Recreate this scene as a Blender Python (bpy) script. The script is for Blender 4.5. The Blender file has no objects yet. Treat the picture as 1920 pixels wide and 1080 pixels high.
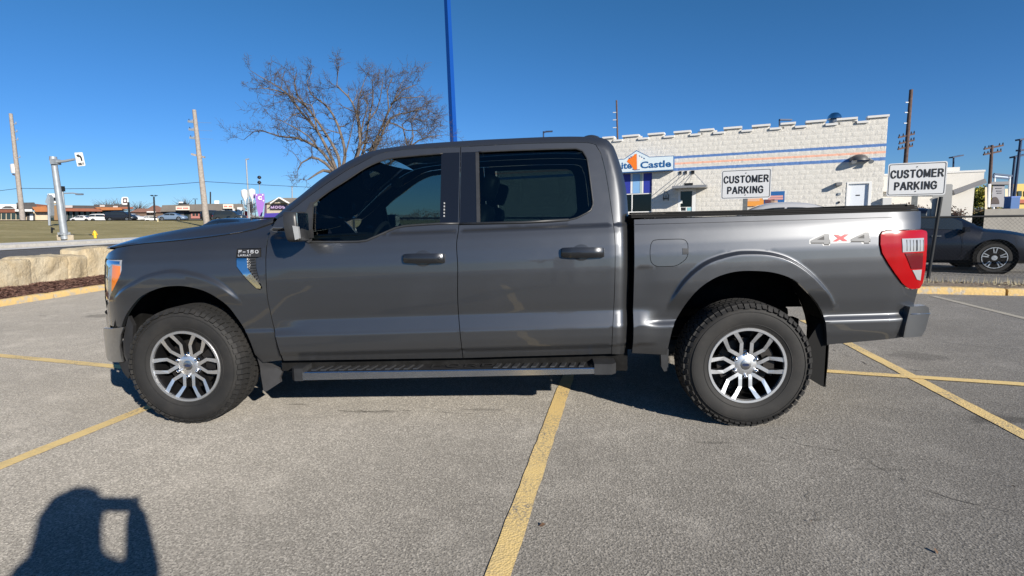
import bpy, bmesh, math, random
import numpy as np
from mathutils import Vector, Matrix, geometry
random.seed(7)
rad = math.radians
S = bpy.context.scene
COL = S.collection

# ------------------------------------------------------------------ camera
FPX = 1004.8
CAM = np.array([0.5725, -3.38, 1.337])
YAW, PITCH, ROLL = 0.0609, 0.1251, 0.0176
def cam_basis(yaw, pitch, roll):
    cy, sy = math.cos(yaw), math.sin(yaw)
    f = np.array([-sy, cy, 0]); r = np.array([cy, sy, 0]); u = np.array([0, 0, 1.])
    cp, sp = math.cos(pitch), math.sin(pitch)
    f2 = f*cp-u*sp; u2 = u*cp+f*sp
    cr, sr = math.cos(roll), math.sin(roll)
    return r*cr-u2*sr, u2*cr+r*sr, f2
RV, UV, WV = cam_basis(YAW, PITCH, ROLL)
cd = bpy.data.cameras.new('camera'); cam = bpy.data.objects.new('camera', cd); COL.objects.link(cam)
cd.sensor_width = 36; cd.lens = FPX/1920*36; cd.clip_end = 5000; cd.clip_start = 0.02
m = Matrix.Identity(4)
for i in range(3):
    m[i][0] = RV[i]; m[i][1] = UV[i]; m[i][2] = -WV[i]; m[i][3] = CAM[i]
cam.matrix_world = m
S.camera = cam
# ------------------------------------------------------------------ light
SUN = np.array([-0.597, 0.699, -0.394]); SUN /= np.linalg.norm(SUN)
AIR, DUST, OZ = 1.0, 0.0, 6.0
W = bpy.data.worlds.new('World'); S.world = W; W.use_nodes = True
nt = W.node_tree; bg = nt.nodes['Background']
sky = nt.nodes.new('ShaderNodeTexSky'); sky.sky_type = 'NISHITA'; sky.sun_disc = False
sky.sun_elevation = math.asin(-SUN[2]); sky.sun_rotation = math.atan2(-SUN[0], -SUN[1])
sky.air_density = AIR; sky.dust_density = DUST; sky.ozone_density = OZ; sky.altitude = 0
hs = nt.nodes.new('ShaderNodeHueSaturation'); hs.inputs['Saturation'].default_value = 1.17
nt.links.new(sky.outputs[0], hs.inputs['Color'])
# the clear winter air stays blue down to the skyline, all the way round
tcw = nt.nodes.new('ShaderNodeTexCoord'); sxw = nt.nodes.new('ShaderNodeSeparateXYZ'); nt.links.new(tcw.outputs['Generated'], sxw.inputs[0])
rpw = nt.nodes.new('ShaderNodeValToRGB'); rpw.color_ramp.interpolation = 'EASE'; rpw.color_ramp.elements[0].position = 0.0; rpw.color_ramp.elements[0].color = (.56, .72, 1.0, 1)
rpw.color_ramp.elements[1].position = .42; rpw.color_ramp.elements[1].color = (.90, .84, .82, 1)
nt.links.new(sxw.outputs[2], rpw.inputs[0])
mxw = nt.nodes.new('ShaderNodeMix'); mxw.data_type = 'RGBA'; mxw.blend_type = 'MULTIPLY'; mxw.inputs[0].default_value = 1
nt.links.new(hs.outputs[0], mxw.inputs[6]); nt.links.new(rpw.outputs[0], mxw.inputs[7]); nt.links.new(mxw.outputs[2], bg.inputs[0]); bg.inputs[1].default_value = 0.07
sl = bpy.data.lights.new('sun', 'SUN'); sl.energy = 4.3; sl.angle = rad(0.53); sl.color = (1.0, 0.93, 0.83)
so = bpy.data.objects.new('sun', sl); COL.objects.link(so)
so.rotation_euler = Vector(SUN).to_track_quat('-Z', 'Y').to_euler(); so.location = (20, -25, 20)
S.view_settings.view_transform = 'Standard'; S.view_settings.look = 'None'
S.view_settings.exposure = 0.75; S.view_settings.gamma = 1; S.view_settings.use_curve_mapping = False
S.render.engine = 'CYCLES'
S.cycles.max_bounces = 8; S.cycles.transparent_max_bounces = 16

# ------------------------------------------------------------------ pixel -> place
def ray(x, y): return RV*(x-960)/FPX-UV*(y-540)/FPX+WV
def onZ(x, y, z=0.): d = ray(x, y); return CAM+d*(z-CAM[2])/d[2]
def onY(x, y, Y=0.): d = ray(x, y); return CAM+d*(Y-CAM[1])/d[1]
def onX(x, y, X=0.): d = ray(x, y); return CAM+d*(X-CAM[0])/d[0]
FWD = np.array([-math.sin(YAW), math.cos(YAW), 0]); RGT = np.array([math.cos(YAW), math.sin(YAW), 0])
def at(x, y, D): d = ray(x, y); return CAM+d*D/(d@FWD)           # D metres ahead
def onPlane(x, y, P, n): d = ray(x, y); return CAM+d*((P-CAM)@n)/(d@n)

# ------------------------------------------------------------------ objects
def tag(o, label=None, cat=None, group=None, kind=None):
    if label: o['label'] = label
    if cat: o['category'] = cat
    if group: o['group'] = group
    if kind: o['kind'] = kind
    return o
def thing(name, label, cat, loc=(0, 0, 0), rz=0, group=None):
    o = bpy.data.objects.new(name, None); COL.objects.link(o); o.empty_display_size = .2
    o.location = [float(v) for v in loc]; o.rotation_euler = (0, 0, rz)
    return tag(o, label, cat, group)
def mk(name, me, parent=None, mat=None):
    o = bpy.data.objects.new(name, me); COL.objects.link(o)
    if parent: o.parent = parent
    return o
def world_off(parent):
    v = np.zeros(3)
    while parent is not None:
        v += np.array(parent.location); parent = parent.parent
    return v
class MB:
    """collects geometry in local coordinates"""
    def __init__(s): s.v = []; s.f = []; s.mi = []; s.cur = 0
    def add(s, vs, fs):
        b = len(s.v); s.v += [tuple(float(c) for c in p) for p in vs]
        for f in fs: s.f.append([i+b for i in f]); s.mi.append(s.cur)
        return s
    def box(s, a, b):
        x0, y0, z0 = [min(a[i], b[i]) for i in range(3)]; x1, y1, z1 = [max(a[i], b[i]) for i in range(3)]
        return s.add([(x0,y0,z0),(x1,y0,z0),(x1,y1,z0),(x0,y1,z0),(x0,y0,z1),(x1,y0,z1),(x1,y1,z1),(x0,y1,z1)],
              [(0,3,2,1),(4,5,6,7),(0,1,5,4),(1,2,6,5),(2,3,7,6),(3,0,4,7)])
    def obox(s, c, ax, ay, az):
        """centre and three half-axis vectors"""
        c, ax, ay, az = [np.array(v, float) for v in (c, ax, ay, az)]
        P = [c+i*ax+j*ay+k*az for k in (-1, 1) for j in (-1, 1) for i in (-1, 1)]
        return s.add(P, [(0,2,3,1),(4,5,7,6),(0,1,5,4),(1,3,7,5),(3,2,6,7),(2,0,4,6)])
    def beam(s, a, b, w, h=None, up=(0, 0, 1)):
        a = np.array(a, float); b = np.array(b, float); h = h or w
        d = b-a; L = np.linalg.norm(d); d /= L; up = np.array(up, float)
        if abs(d@up) > .95: up = np.array([1., 0, 0])
        x = np.cross(d, up); x /= np.linalg.norm(x); z = np.cross(x, d)
        return s.obox((a+b)/2, d*L/2, x*w/2, z*h/2)
    def tube(s, pts, rs, n=8, cap=True):
        pts = [np.array(p, float) for p in pts]
        if not hasattr(rs, '__len__'): rs = [rs]*len(pts)
        t = pts[1]-pts[0]; a = np.array([0, 0, 1.]) if abs(t[2]) < .9*np.linalg.norm(t) else np.array([1., 0, 0])
        vs = []
        for i, p in enumerate(pts):
            t = pts[min(i+1, len(pts)-1)]-pts[max(i-1, 0)]; t = t/(np.linalg.norm(t)+1e-9)
            x = np.cross(a, t); x /= (np.linalg.norm(x)+1e-9); y = np.cross(t, x); a = y if False else a
            for k in range(n):
                q = 2*math.pi*k/n; vs.append(p+rs[i]*(math.cos(q)*x+math.sin(q)*y))
        fs = []
        for i in range(len(pts)-1):
            for k in range(n):
                k2 = (k+1) % n; fs.append((i*n+k, i*n+k2, (i+1)*n+k2, (i+1)*n+k))
        if cap:
            fs.append(tuple(range(n-1, -1, -1))); fs.append(tuple((len(pts)-1)*n+k for k in range(n)))
        return s.add(vs, fs)
    def lathe(s, prof, n=32, axis='z', c=(0, 0, 0), closed=False):
        """prof: (radius, height) list"""
        vs = []
        for (r, h) in prof:
            for k in range(n):
                q = 2*math.pi*k/n; a, b = r*math.cos(q), r*math.sin(q)
                p = (a, b, h) if axis == 'z' else ((b, h, a) if axis == 'y' else (h, a, b))
                vs.append((p[0]+c[0], p[1]+c[1], p[2]+c[2]))
        fs = []; m_ = len(prof)
        for i in range(m_ if closed else m_-1):
            j = (i+1) % m_
            for k in range(n):
                k2 = (k+1) % n; fs.append((i*n+k, i*n+k2, j*n+k2, j*n+k))
        return s.add(vs, fs)
    def prism(s, poly, d, flip=False):
        """poly: 3-D points of a flat outline, d: extrusion vector"""
        P = [np.array(p, float) for p in poly]; d = np.array(d, float); n = len(P)
        fs = [tuple(range(n)), tuple(range(2*n-1, n-1, -1))]+[(i, i+n, (i+1) % n+n, (i+1) % n) for i in range(n)]
        return s.add(P+[p+d for p in P], fs)
    def sheet(s, quad): return s.add(quad, [tuple(range(len(quad)))])
    def build(s, name, mats, parent=None, smooth=False, world=True, recalc=True):
        me = bpy.data.meshes.new(name)
        vs = np.array(s.v, float).reshape(-1, 3)
        if world and parent is not None: vs = vs-world_off(parent)
        me.from_pydata([tuple(v) for v in vs], [], s.f)
        if not isinstance(mats, (list, tuple)): mats = [mats]
        for m_ in mats: me.materials.append(m_)
        if len(mats) > 1: me.polygons.foreach_set('material_index', s.mi)
        if recalc:
            bm = bmesh.new(); bm.from_mesh(me); bmesh.ops.recalc_face_normals(bm, faces=bm.faces); bm.to_mesh(me); bm.free()
        if smooth:
            me.polygons.foreach_set('use_smooth', [True]*len(me.polygons))
            if smooth != 'all': me.set_sharp_from_angle(angle=rad(smooth if smooth is not True else 40))
        me.update()
        return mk(name, me, parent)
def copy_tree(o, parent=None):
    c = o.copy(); COL.objects.link(c); c.parent = parent
    for ch in list(o.children): copy_tree(ch, c)
    return c
def text_mesh(txt, size=1, depth=.0, sx=1., shear=0., weight=0., align='CENTER', space=1.):
    cu = bpy.data.curves.new('txt', 'FONT'); cu.body = txt; cu.size = size; cu.extrude = depth; cu.align_x = align; cu.align_y = 'CENTER'
    cu.shear = shear; cu.offset = weight; cu.resolution_u = 3; cu.space_character = space; cu.fill_mode = 'FRONT' if depth == 0 else 'BOTH'
    o = bpy.data.objects.new('t', cu); COL.objects.link(o)
    dg = bpy.context.evaluated_depsgraph_get(); dg.update()
    me = bpy.data.meshes.new_from_object(o.evaluated_get(dg)); bpy.data.objects.remove(o); bpy.data.curves.remove(cu)
    for v in me.vertices: v.co.x *= sx
    return me
def put_text(name, txt, mat, parent, P, ux, uz, n, height, width=None, depth=.004, weight=0., shear=0., space=1.):
    """text centred at world point P, ux: reading direction, uz: up, n: facing direction"""
    me = text_mesh(txt, 1., 0, 1., shear, weight, 'CENTER', space)
    vs = np.array([v.co[:] for v in me.vertices])
    if len(vs) == 0: return None
    lo, hi = vs.min(0), vs.max(0); h = hi[1]-lo[1]; w = hi[0]-lo[0]
    sy = height/h; sx = (width/w) if width else sy
    off = world_off(parent) if parent is not None else 0
    ux, uz, n, P = [np.array(a, float) for a in (ux, uz, n, P)]
    for i, v in enumerate(me.vertices):
        q = P+ux*((vs[i][0]-(lo[0]+hi[0])/2)*sx)+uz*((vs[i][1]-(lo[1]+hi[1])/2)*sy)+n*depth-off
        v.co = q
    me.materials.clear(); me.materials.append(mat); me.name = name
    return mk(name, me, parent)

GL = {'C': (.58, [[(.93, .74), (.78, .93), (.5, 1), (.22, .9), (.06, .66), (.06, .34), (.22, .1), (.5, 0), (.78, .07), (.93, .27)]]), 'U': (.56, [[(.07, 1), (.07, .3), (.2, .07), (.5, 0), (.8, .07), (.93, .3), (.93, 1)]]),
 'S': (.54, [[(.9, .76), (.76, .94), (.5, 1), (.22, .94), (.1, .76), (.2, .6), (.5, .51), (.8, .41), (.92, .24), (.78, .06), (.5, 0), (.22, .06), (.07, .26)]]), 'T': (.54, [[(0, .97), (1, .97)], [(.5, .9), (.5, 0)]]),
 'O': (.62, [[(.5, 1), (.22, .9), (.06, .66), (.06, .34), (.22, .1), (.5, 0), (.78, .1), (.94, .34), (.94, .66), (.78, .9), (.5, 1), (.4, .98)]]), 'M': (.68, [[(.08, 0), (.08, 1)], [(.08, .98), (.5, .1)], [(.5, .1), (.92, .98)], [(.92, 1), (.92, 0)]]),
 'E': (.50, [[(.95, .97), (.1, .97), (.1, .03), (.97, .03)], [(.12, .53), (.9, .53)]]), 'R': (.58, [[(.09, 0), (.09, .97), (.62, .97), (.87, .86), (.87, .63), (.62, .5), (.12, .5)], [(.55, .5), (.95, 0)]]),
 'P': (.54, [[(.09, 0), (.09, .97), (.62, .97), (.9, .84), (.9, .6), (.62, .46), (.12, .46)]]), 'A': (.62, [[(.02, 0), (.47, 1)], [(.53, 1), (.98, 0)], [(.22, .33), (.78, .33)]]),
 'K': (.60, [[(.09, 1), (.09, 0)], [(.12, .38), (.9, 1)], [(.36, .56), (.95, 0)]]), 'I': (.2, [[(.5, 1), (.5, 0)]]), 'N': (.56, [[(.09, 0), (.09, 1)], [(.09, .98), (.91, .02)], [(.91, 1), (.91, 0)]]),
 'G': (.62, [[(.92, .74), (.76, .93), (.5, 1), (.22, .9), (.06, .66), (.06, .34), (.22, .1), (.5, 0), (.78, .06), (.92, .2), (.92, .46), (.55, .46)]]), 'F': (.48, [[(.1, 0), (.1, .97), (.97, .97)], [(.12, .51), (.85, .51)]]),
 'L': (.46, [[(.1, 1), (.1, .03), (.97, .03)]]), 'D': (.56, [[(.09, .03), (.09, .97), (.5, .97), (.82, .84), (.93, .6), (.93, .4), (.82, .16), (.5, .03), (.06, .03)]]), '-': (.34, [[(.0, .4), (1, .4)]]), '1': (.34, [[(.2, .8), (.65, .97), (.65, 0)]]),
 '5': (.5, [[(.9, .97), (.2, .97), (.12, .55), (.5, .63), (.85, .5), (.92, .3), (.8, .08), (.5, 0), (.2, .05), (.06, .2)]]), '0': (.5, [[(.5, 1), (.2, .9), (.07, .6), (.07, .4), (.2, .1), (.5, 0), (.8, .1), (.93, .4), (.93, .6), (.8, .9), (.5, 1), (.4, .98)]]),
 'Y': (.56, [[(.02, 1), (.5, .45)], [(.98, 1), (.5, .45)], [(.5, .5), (.5, 0)]]), 'H': (.54, [[(.09, 1), (.09, 0)], [(.91, 1), (.91, 0)], [(.12, .52), (.88, .52)]]), 'W': (.8, [[(.03, 1), (.27, .03)], [(.27, .03), (.5, .95)], [(.5, .95), (.73, .03)], [(.73, .03), (.97, 1)]]), ' ': (.3, [])}
def stroke_text(name, txt, m_, parent, P, ux, uz, n, height, width, sw=.16, lean=0., gap=.2):
    """block capitals made of mitred strokes; P: centre"""
    ux, uz, n, P = [np.array(a, float) for a in (ux, uz, n, P)]
    tot = sum(GL[c][0] for c in txt)+gap*(len(txt)-1); kx = width/tot; x = 0; mb = MB(); w = sw*height/2; kz = height; lay = 0
    for c in txt:
        gw, strokes = GL[c]
        for si, st in enumerate(strokes):
            pts = [np.array([(x+p[0]*gw)*kx+lean*p[1]*height, w+p[1]*(height-2*w)]) for p in st]; L, R_ = [], []
            for i, p in enumerate(pts):
                d0 = pts[i]-pts[i-1] if i else pts[1]-pts[0]; d1 = pts[i+1]-pts[i] if i < len(pts)-1 else d0
                d0 = d0/np.linalg.norm(d0); d1 = d1/np.linalg.norm(d1); t_ = d0+d1; t_ = t_/(np.linalg.norm(t_)+1e-9); nn = np.array([-t_[1], t_[0]]); cs = max(.5, nn@np.array([-d1[1], d1[0]]))
                q = p.copy()
                if i == 0: q = q-d1*w*.6
                if i == len(pts)-1: q = q+d0*w*.6
                L.append(q+nn*w/cs); R_.append(q-nn*w/cs)
            lay = (lay+1) % 4
            def V(q): return P+ux*(q[0]-width/2)+uz*(q[1]-height/2)+n*(.0006*lay)
            vs = [V(q) for pr_ in zip(L, R_) for q in pr_]; mb.add(vs, [(2*i, 2*i+1, 2*i+3, 2*i+2) for i in range(len(pts)-1)])
        x += gw+gap
    return mb.build(name, m_, parent, recalc=False)

# ------------------------------------------------------------------ materials
MATS = {}
def mat(name, col, rough=.6, metal=0., var=0., vscale=4., bump=0., bscale=40., coat=0., spec=.5, col2=None, detail=5, emit=None):
    if name in MATS: return MATS[name]
    M = bpy.data.materials.new(name); M.use_nodes = True; t = M.node_tree; b = t.nodes['Principled BSDF']
    b.inputs['Base Color'].default_value = (*col, 1); b.inputs['Roughness'].default_value = rough
    b.inputs['Metallic'].default_value = metal; b.inputs['Coat Weight'].default_value = coat; b.inputs['Coat Roughness'].default_value = .03
    b.inputs['Specular IOR Level'].default_value = spec
    tc = t.nodes.new('ShaderNodeTexCoord')
    if var > 0 or col2:
        n = t.nodes.new('ShaderNodeTexNoise'); n.inputs['Scale'].default_value = vscale; n.inputs['Detail'].default_value = detail; n.inputs['Roughness'].default_value = .65
        t.links.new(tc.outputs['Object'], n.inputs['Vector'])
        r = t.nodes.new('ShaderNodeValToRGB'); r.color_ramp.elements[0].position = .32; r.color_ramp.elements[1].position = .68
        c2 = col2 if col2 else tuple(min(1, c*(1+var)) for c in col); c1 = col if col2 else tuple(c*(1-var) for c in col)
        r.color_ramp.elements[0].color = (*c1, 1); r.color_ramp.elements[1].color = (*c2, 1)
        t.links.new(n.outputs['Fac'], r.inputs[0]); t.links.new(r.outputs[0], b.inputs['Base Color'])
    if bump > 0:
        n2 = t.nodes.new('ShaderNodeTexNoise'); n2.inputs['Scale'].default_value = bscale; n2.inputs['Detail'].default_value = 4
        t.links.new(tc.outputs['Object'], n2.inputs['Vector'])
        bp = t.nodes.new('ShaderNodeBump'); bp.inputs['Strength'].default_value = bump; bp.inputs['Distance'].default_value = .02
        t.links.new(n2.outputs['Fac'], bp.inputs['Height']); t.links.new(bp.outputs[0], b.inputs['Normal'])
    if emit: b.inputs['Emission Color'].default_value = (*emit, 1); b.inputs['Emission Strength'].default_value = 1
    MATS[name] = M; return M
def N(t, typ, **kw):
    n = t.nodes.new(typ)
    for k, v in kw.items(): setattr(n, k, v)
    return n
def mathn(t, op, a, b=None, clamp=False):
    n = t.nodes.new('ShaderNodeMath'); n.operation = op; n.use_clamp = clamp
    for i, x in enumerate((a, b)):
        if x is None: continue
        if hasattr(x, 'links') or hasattr(x, 'is_linked'): t.links.new(x, n.inputs[i])
        else: n.inputs[i].default_value = x
    return n.outputs[0]
def mixc(t, fac, a, b):
    n = t.nodes.new('ShaderNodeMix'); n.data_type = 'RGBA'
    if hasattr(fac, 'is_linked'): t.links.new(fac, n.inputs[0])
    else: n.inputs[0].default_value = fac
    for i, x in ((6, a), (7, b)):
        if hasattr(x, 'is_linked'): t.links.new(x, n.inputs[i])
        else: n.inputs[i].default_value = (*x, 1)
    return n.outputs[2]
def ramp(t, x, p0, p1, v0=0., v1=1.):
    n = t.nodes.new('ShaderNodeMapRange'); n.interpolation_type = 'SMOOTHSTEP'
    t.links.new(x, n.inputs[0]); n.inputs[1].default_value = p0; n.inputs[2].default_value = p1
    n.inputs[3].default_value = v0; n.inputs[4].default_value = v1
    return n.outputs[0]
def noise(t, vec, scale, detail=4, rough=.6, out='Fac'):
    n = t.nodes.new('ShaderNodeTexNoise'); n.inputs['Scale'].default_value = scale; n.inputs['Detail'].default_value = detail
    n.inputs['Roughness'].default_value = rough; t.links.new(vec, n.inputs['Vector']); return n.outputs[out]
def newmat(name):
    M = bpy.data.materials.new(name); M.use_nodes = True; t = M.node_tree; MATS[name] = M
    g_ = t.nodes.new('ShaderNodeNewGeometry')
    return M, t, t.nodes['Principled BSDF'], g_.outputs['Position']

def asphalt_mat(name, base, light, stains=(), crack=True, speck=.5):
    M, t, b, pos = newmat(name)
    vo = N(t, 'ShaderNodeTexVoronoi'); vo.inputs['Scale'].default_value = 115; t.links.new(pos, vo.inputs['Vector'])
    sp = ramp(t, noise(t, pos, 105, 3, .75), .50, .60); b.inputs['Diffuse Roughness'].default_value = .85
    vc = N(t, 'ShaderNodeSeparateColor'); t.links.new(vo.outputs['Color'], vc.inputs[0])
    agg = mathn(t, 'MULTIPLY', mathn(t, 'POWER', vc.outputs[0], 2.0), speck)
    c = mixc(t, agg, base, light)
    c = mixc(t, mathn(t, 'MULTIPLY', sp, .75), c, tuple(x*.28 for x in base))
    big = ramp(t, noise(t, pos, .45, 5, .6), .35, .7)
    c = mixc(t, mathn(t, 'MULTIPLY', big, .34), c, tuple(x*.62 for x in base))
    med = ramp(t, noise(t, pos, 3.1, 5, .65), .48, .75)
    c = mixc(t, mathn(t, 'MULTIPLY', med, .16), c, light)
    if crack:
        ad = N(t, 'ShaderNodeVectorMath', operation='MULTIPLY_ADD')
        nn = N(t, 'ShaderNodeTexNoise'); nn.inputs['Scale'].default_value = 2.2; nn.inputs['Detail'].default_value = 6; t.links.new(pos, nn.inputs['Vector'])
        t.links.new(nn.outputs['Color'], ad.inputs[0]); ad.inputs[1].default_value = (.9, .9, 0); t.links.new(pos, ad.inputs[2])
        v2 = N(t, 'ShaderNodeTexVoronoi', feature='DISTANCE_TO_EDGE'); v2.inputs['Scale'].default_value = .32; t.links.new(ad.outputs[0], v2.inputs['Vector'])
        cr = ramp(t, v2.outputs['Distance'], .0012, .0035, 1, 0)
        ms = ramp(t, noise(t, pos, .9, 3), .5, .6)
        c = mixc(t, mathn(t, 'MULTIPLY', mathn(t, 'MULTIPLY', cr, ms), .75), c, tuple(x*.3 for x in base))
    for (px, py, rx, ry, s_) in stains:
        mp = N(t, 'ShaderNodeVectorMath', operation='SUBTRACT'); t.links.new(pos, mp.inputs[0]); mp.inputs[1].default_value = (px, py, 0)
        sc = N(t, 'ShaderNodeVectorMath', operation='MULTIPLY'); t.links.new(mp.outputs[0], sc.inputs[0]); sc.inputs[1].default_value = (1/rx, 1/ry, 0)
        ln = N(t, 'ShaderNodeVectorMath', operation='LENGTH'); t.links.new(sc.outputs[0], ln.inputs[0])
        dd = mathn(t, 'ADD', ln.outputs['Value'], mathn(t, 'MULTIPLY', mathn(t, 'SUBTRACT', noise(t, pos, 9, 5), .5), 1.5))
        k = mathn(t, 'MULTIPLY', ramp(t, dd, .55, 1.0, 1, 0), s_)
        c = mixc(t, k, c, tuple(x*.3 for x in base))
    t.links.new(c, b.inputs['Base Color']); b.inputs['Roughness'].default_value = .9; b.inputs['Specular IOR Level'].default_value = .25
    bp = N(t, 'ShaderNodeBump'); bp.inputs['Strength'].default_value = .5; bp.inputs['Distance'].default_value = .005
    t.links.new(mathn(t, 'ADD', vo.outputs['Distance'], mathn(t, 'MULTIPLY', noise(t, pos, 60, 3), .8)), bp.inputs['Height']); t.links.new(bp.outputs[0], b.inputs['Normal'])
    return M

def glass_mat(name, tint, refl=1.0, rough=.0):
    M = bpy.data.materials.new(name); M.use_nodes = True; t = M.node_tree; t.nodes.clear(); MATS[name] = M
    o = N(t, 'ShaderNodeOutputMaterial'); mx = N(t, 'ShaderNodeMixShader'); tr = N(t, 'ShaderNodeBsdfTransparent'); gl = N(t, 'ShaderNodeBsdfGlossy')
    fr = N(t, 'ShaderNodeFresnel'); fr.inputs[0].default_value = 1.5
    tr.inputs[0].default_value = (*tint, 1); gl.inputs['Roughness'].default_value = rough; gl.inputs[0].default_value = (refl, refl, refl, 1)
    t.links.new(fr.outputs[0], mx.inputs[0]); t.links.new(tr.outputs[0], mx.inputs[1]); t.links.new(gl.outputs[0], mx.inputs[2]); t.links.new(mx.outputs[0], o.inputs[0])
    return M

def paint_mat(name, col, metal=.75, rough=.36, flake=.0):
    M, t, b, pos = newmat(name)
    b.inputs['Metallic'].default_value = metal; b.inputs['Roughness'].default_value = rough
    b.inputs['Coat Weight'].default_value = 1; b.inputs['Coat Roughness'].default_value = .025
    dirt = ramp(t, noise(t, pos, 2.5, 6, .7), .45, .8)
    c = mixc(t, mathn(t, 'MULTIPLY', dirt, .08), col, tuple(x*1.3+.01 for x in col))
    # road dust towards the sills
    sx = N(t, 'ShaderNodeSeparateXYZ'); t.links.new(pos, sx.inputs[0])
    low = ramp(t, mathn(t, 'ADD', sx.outputs[2], mathn(t, 'MULTIPLY', noise(t, pos, 5, 5), .25)), .45, .85, .22, 0)
    c = mixc(t, low, c, (.16, .15, .135))
    t.links.new(c, b.inputs['Base Color'])
    t.links.new(mathn(t, 'ADD', mathn(t, 'MULTIPLY', low, .25), mathn(t, 'ADD', rough, mathn(t, 'MULTIPLY', dirt, .05))), b.inputs['Roughness'])
    return M
STAINS = []
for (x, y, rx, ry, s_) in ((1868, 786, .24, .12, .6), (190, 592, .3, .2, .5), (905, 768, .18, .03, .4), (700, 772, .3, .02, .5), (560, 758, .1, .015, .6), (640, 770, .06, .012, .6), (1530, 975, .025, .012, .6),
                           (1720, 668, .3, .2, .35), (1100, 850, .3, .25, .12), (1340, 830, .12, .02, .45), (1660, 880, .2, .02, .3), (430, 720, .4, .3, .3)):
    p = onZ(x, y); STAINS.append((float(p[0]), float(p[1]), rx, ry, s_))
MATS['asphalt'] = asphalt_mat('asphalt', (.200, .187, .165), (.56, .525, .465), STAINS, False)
MATS['road'] = asphalt_mat('road', (.055, .055, .058), (.12, .12, .12), (), False, .4)
MATS['far_lot'] = asphalt_mat('far_lot', (.065, .065, .068), (.12, .12, .12), (), False, .4)
paint = paint_mat("grey_paint", (.092, .096, .103), .78, .37)
black = mat('black_plastic', (.018, .018, .019), .55, var=.3, vscale=8)
matt = mat('matt_black', (.012, .012, .012), .75, spec=.15)
trim = mat('dark_trim', (.03, .031, .033), .38, var=.2, vscale=10)
glossblack = mat('gloss_black', (.008, .008, .009), .06, coat=1.)
chrome = mat('chrome', (.82, .83, .84), .09, 1., bump=.03, bscale=12)
steel = mat('brushed_steel', (.55, .55, .54), .3, 1., var=.08, vscale=30)
dark = mat('underbody', (.012, .012, .012), .9, var=.4, vscale=10, spec=.08)
concrete = mat('concrete', (.42, .40, .36), .85, var=.15, vscale=6, bump=.3, bscale=60)
white = mat('white_paint', (.78, .78, .76), .5, var=.04, vscale=5)
galv = mat('galvanised', (.30, .33, .36), .5, .3, var=.12, vscale=5)
wood = mat('pole_wood', (.30, .265, .235), .9, var=.25, vscale=5, bump=.3, bscale=20)
wood_dark = mat('pole_wood_dark', (.10, .065, .055), .9, var=.3, vscale=5, bump=.3, bscale=20)
blackmetal = mat('black_metal', (.02, .021, .022), .45, .3, var=.2)

# ================================================================== THE GROUND
def hx(X):
    return float(np.interp(X, [-900, -400, -110, -55, -38, -22, -20, -18, -11, -10.2, -9.4], [5, 3.6, 2.65, 2.28, 1.35, .72, .66, .62, .60, .57, 0]))
def H(X, Y):
    if Y > 12 and X > -14:                       # the bank runs out behind the lot
        k = min(1., (Y-12)/25.); w = 8*k
        return hx(-9.4-((-9.4-X)+w)*.55) if X < -9.4+w else 0.
    return hx(X)
def axis(vals, lo, hi):
    a = sorted(set([lo, hi]+[v for v in vals])); return a
xs = axis([-900, -600, -400, -250, -160, -110, -90, -75, -65, -55, -50, -44, -38, -32, -27, -22, -20, -18, -15, -12, -11, -10.6, -10.2, -9.9, -9.6, -9.4, -8, -4, 0, 5, 10, 20, 40, 80, 160, 400], -2500, 2500)
ys = axis([-400, -150, -60, -30, -15, -5, 0, 5, 8, 10, 12, 14, 16, 18, 20, 24, 28, 32, 37, 45, 60, 80, 110, 150, 250, 500], -2500, 2500)
tb = MB(); nx = len(xs)
for y in ys:
    for x in xs: tb.v.append((x, y, H(x, y)-.06))
for j in range(len(ys)-1):
    for i in range(nx-1): tb.f.append([j*nx+i, j*nx+i+1, (j+1)*nx+i+1, (j+1)*nx+i]); tb.mi.append(0)
Mg, t, b, pos = newmat('dry_grass')
c = mixc(t, ramp(t, noise(t, pos, .25, 6, .7), .35, .65), (.27, .22, .10), (.40, .33, .17))
c = mixc(t, ramp(t, noise(t, pos, 3, 5, .7), .4, .7), c, (.20, .19, .075))
c = mixc(t, mathn(t, 'MULTIPLY', ramp(t, noise(t, pos, 25, 3, .7), .5, .7), .5), c, (.46, .39, .23))
t.links.new(c, b.inputs['Base Color']); b.inputs['Roughness'].default_value = 1; b.inputs['Specular IOR Level'].default_value = .1
tag(tb.build('ground', Mg), kind='structure')

# parking lot (with everything behind the camera), back lot, planter strip
CB0 = onZ(1735, 551)[:2]; CB1 = onZ(1920, 555)[:2]
cdv = (CB1-CB0)/np.linalg.norm(CB1-CB0); cn = np.array([-cdv[1], cdv[0]])            # along the back kerb, and away from camera
LX = -8.95
tL = (LX-CB0[0])/cdv[0]; CBL = CB0+cdv*tL; CBR = CB0+cdv*40                              # back kerb ends
mb = MB(); mb.sheet([(LX, -60, 0), (60, -60, 0), (CBR[0], CBR[1], 0), (CBL[0], CBL[1], 0)])
tag(mb.build('parking_lot', MATS['asphalt']), kind='structure')
PW = 1.35                                                                             # planter width
def q2(p, z): return (p[0], p[1], z)
mb = MB(); a, b2 = CBL+cn*PW, CBR+cn*PW
mb.sheet([q2(a, -.02), q2(b2, -.02), (140, b2[1], -.02), (140, 120, -.02), (-5, 120, -.02), (-6.5, 20, -.02)])
tag(mb.build('restaurant_lot', MATS['asphalt']), kind='structure')
soil = mat('soil_litter', (.16, .12, .085), .95, var=.4, vscale=14, bump=.8, bscale=50, col2=(.30, .24, .17))
mb = MB()
n_ = 60
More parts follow.
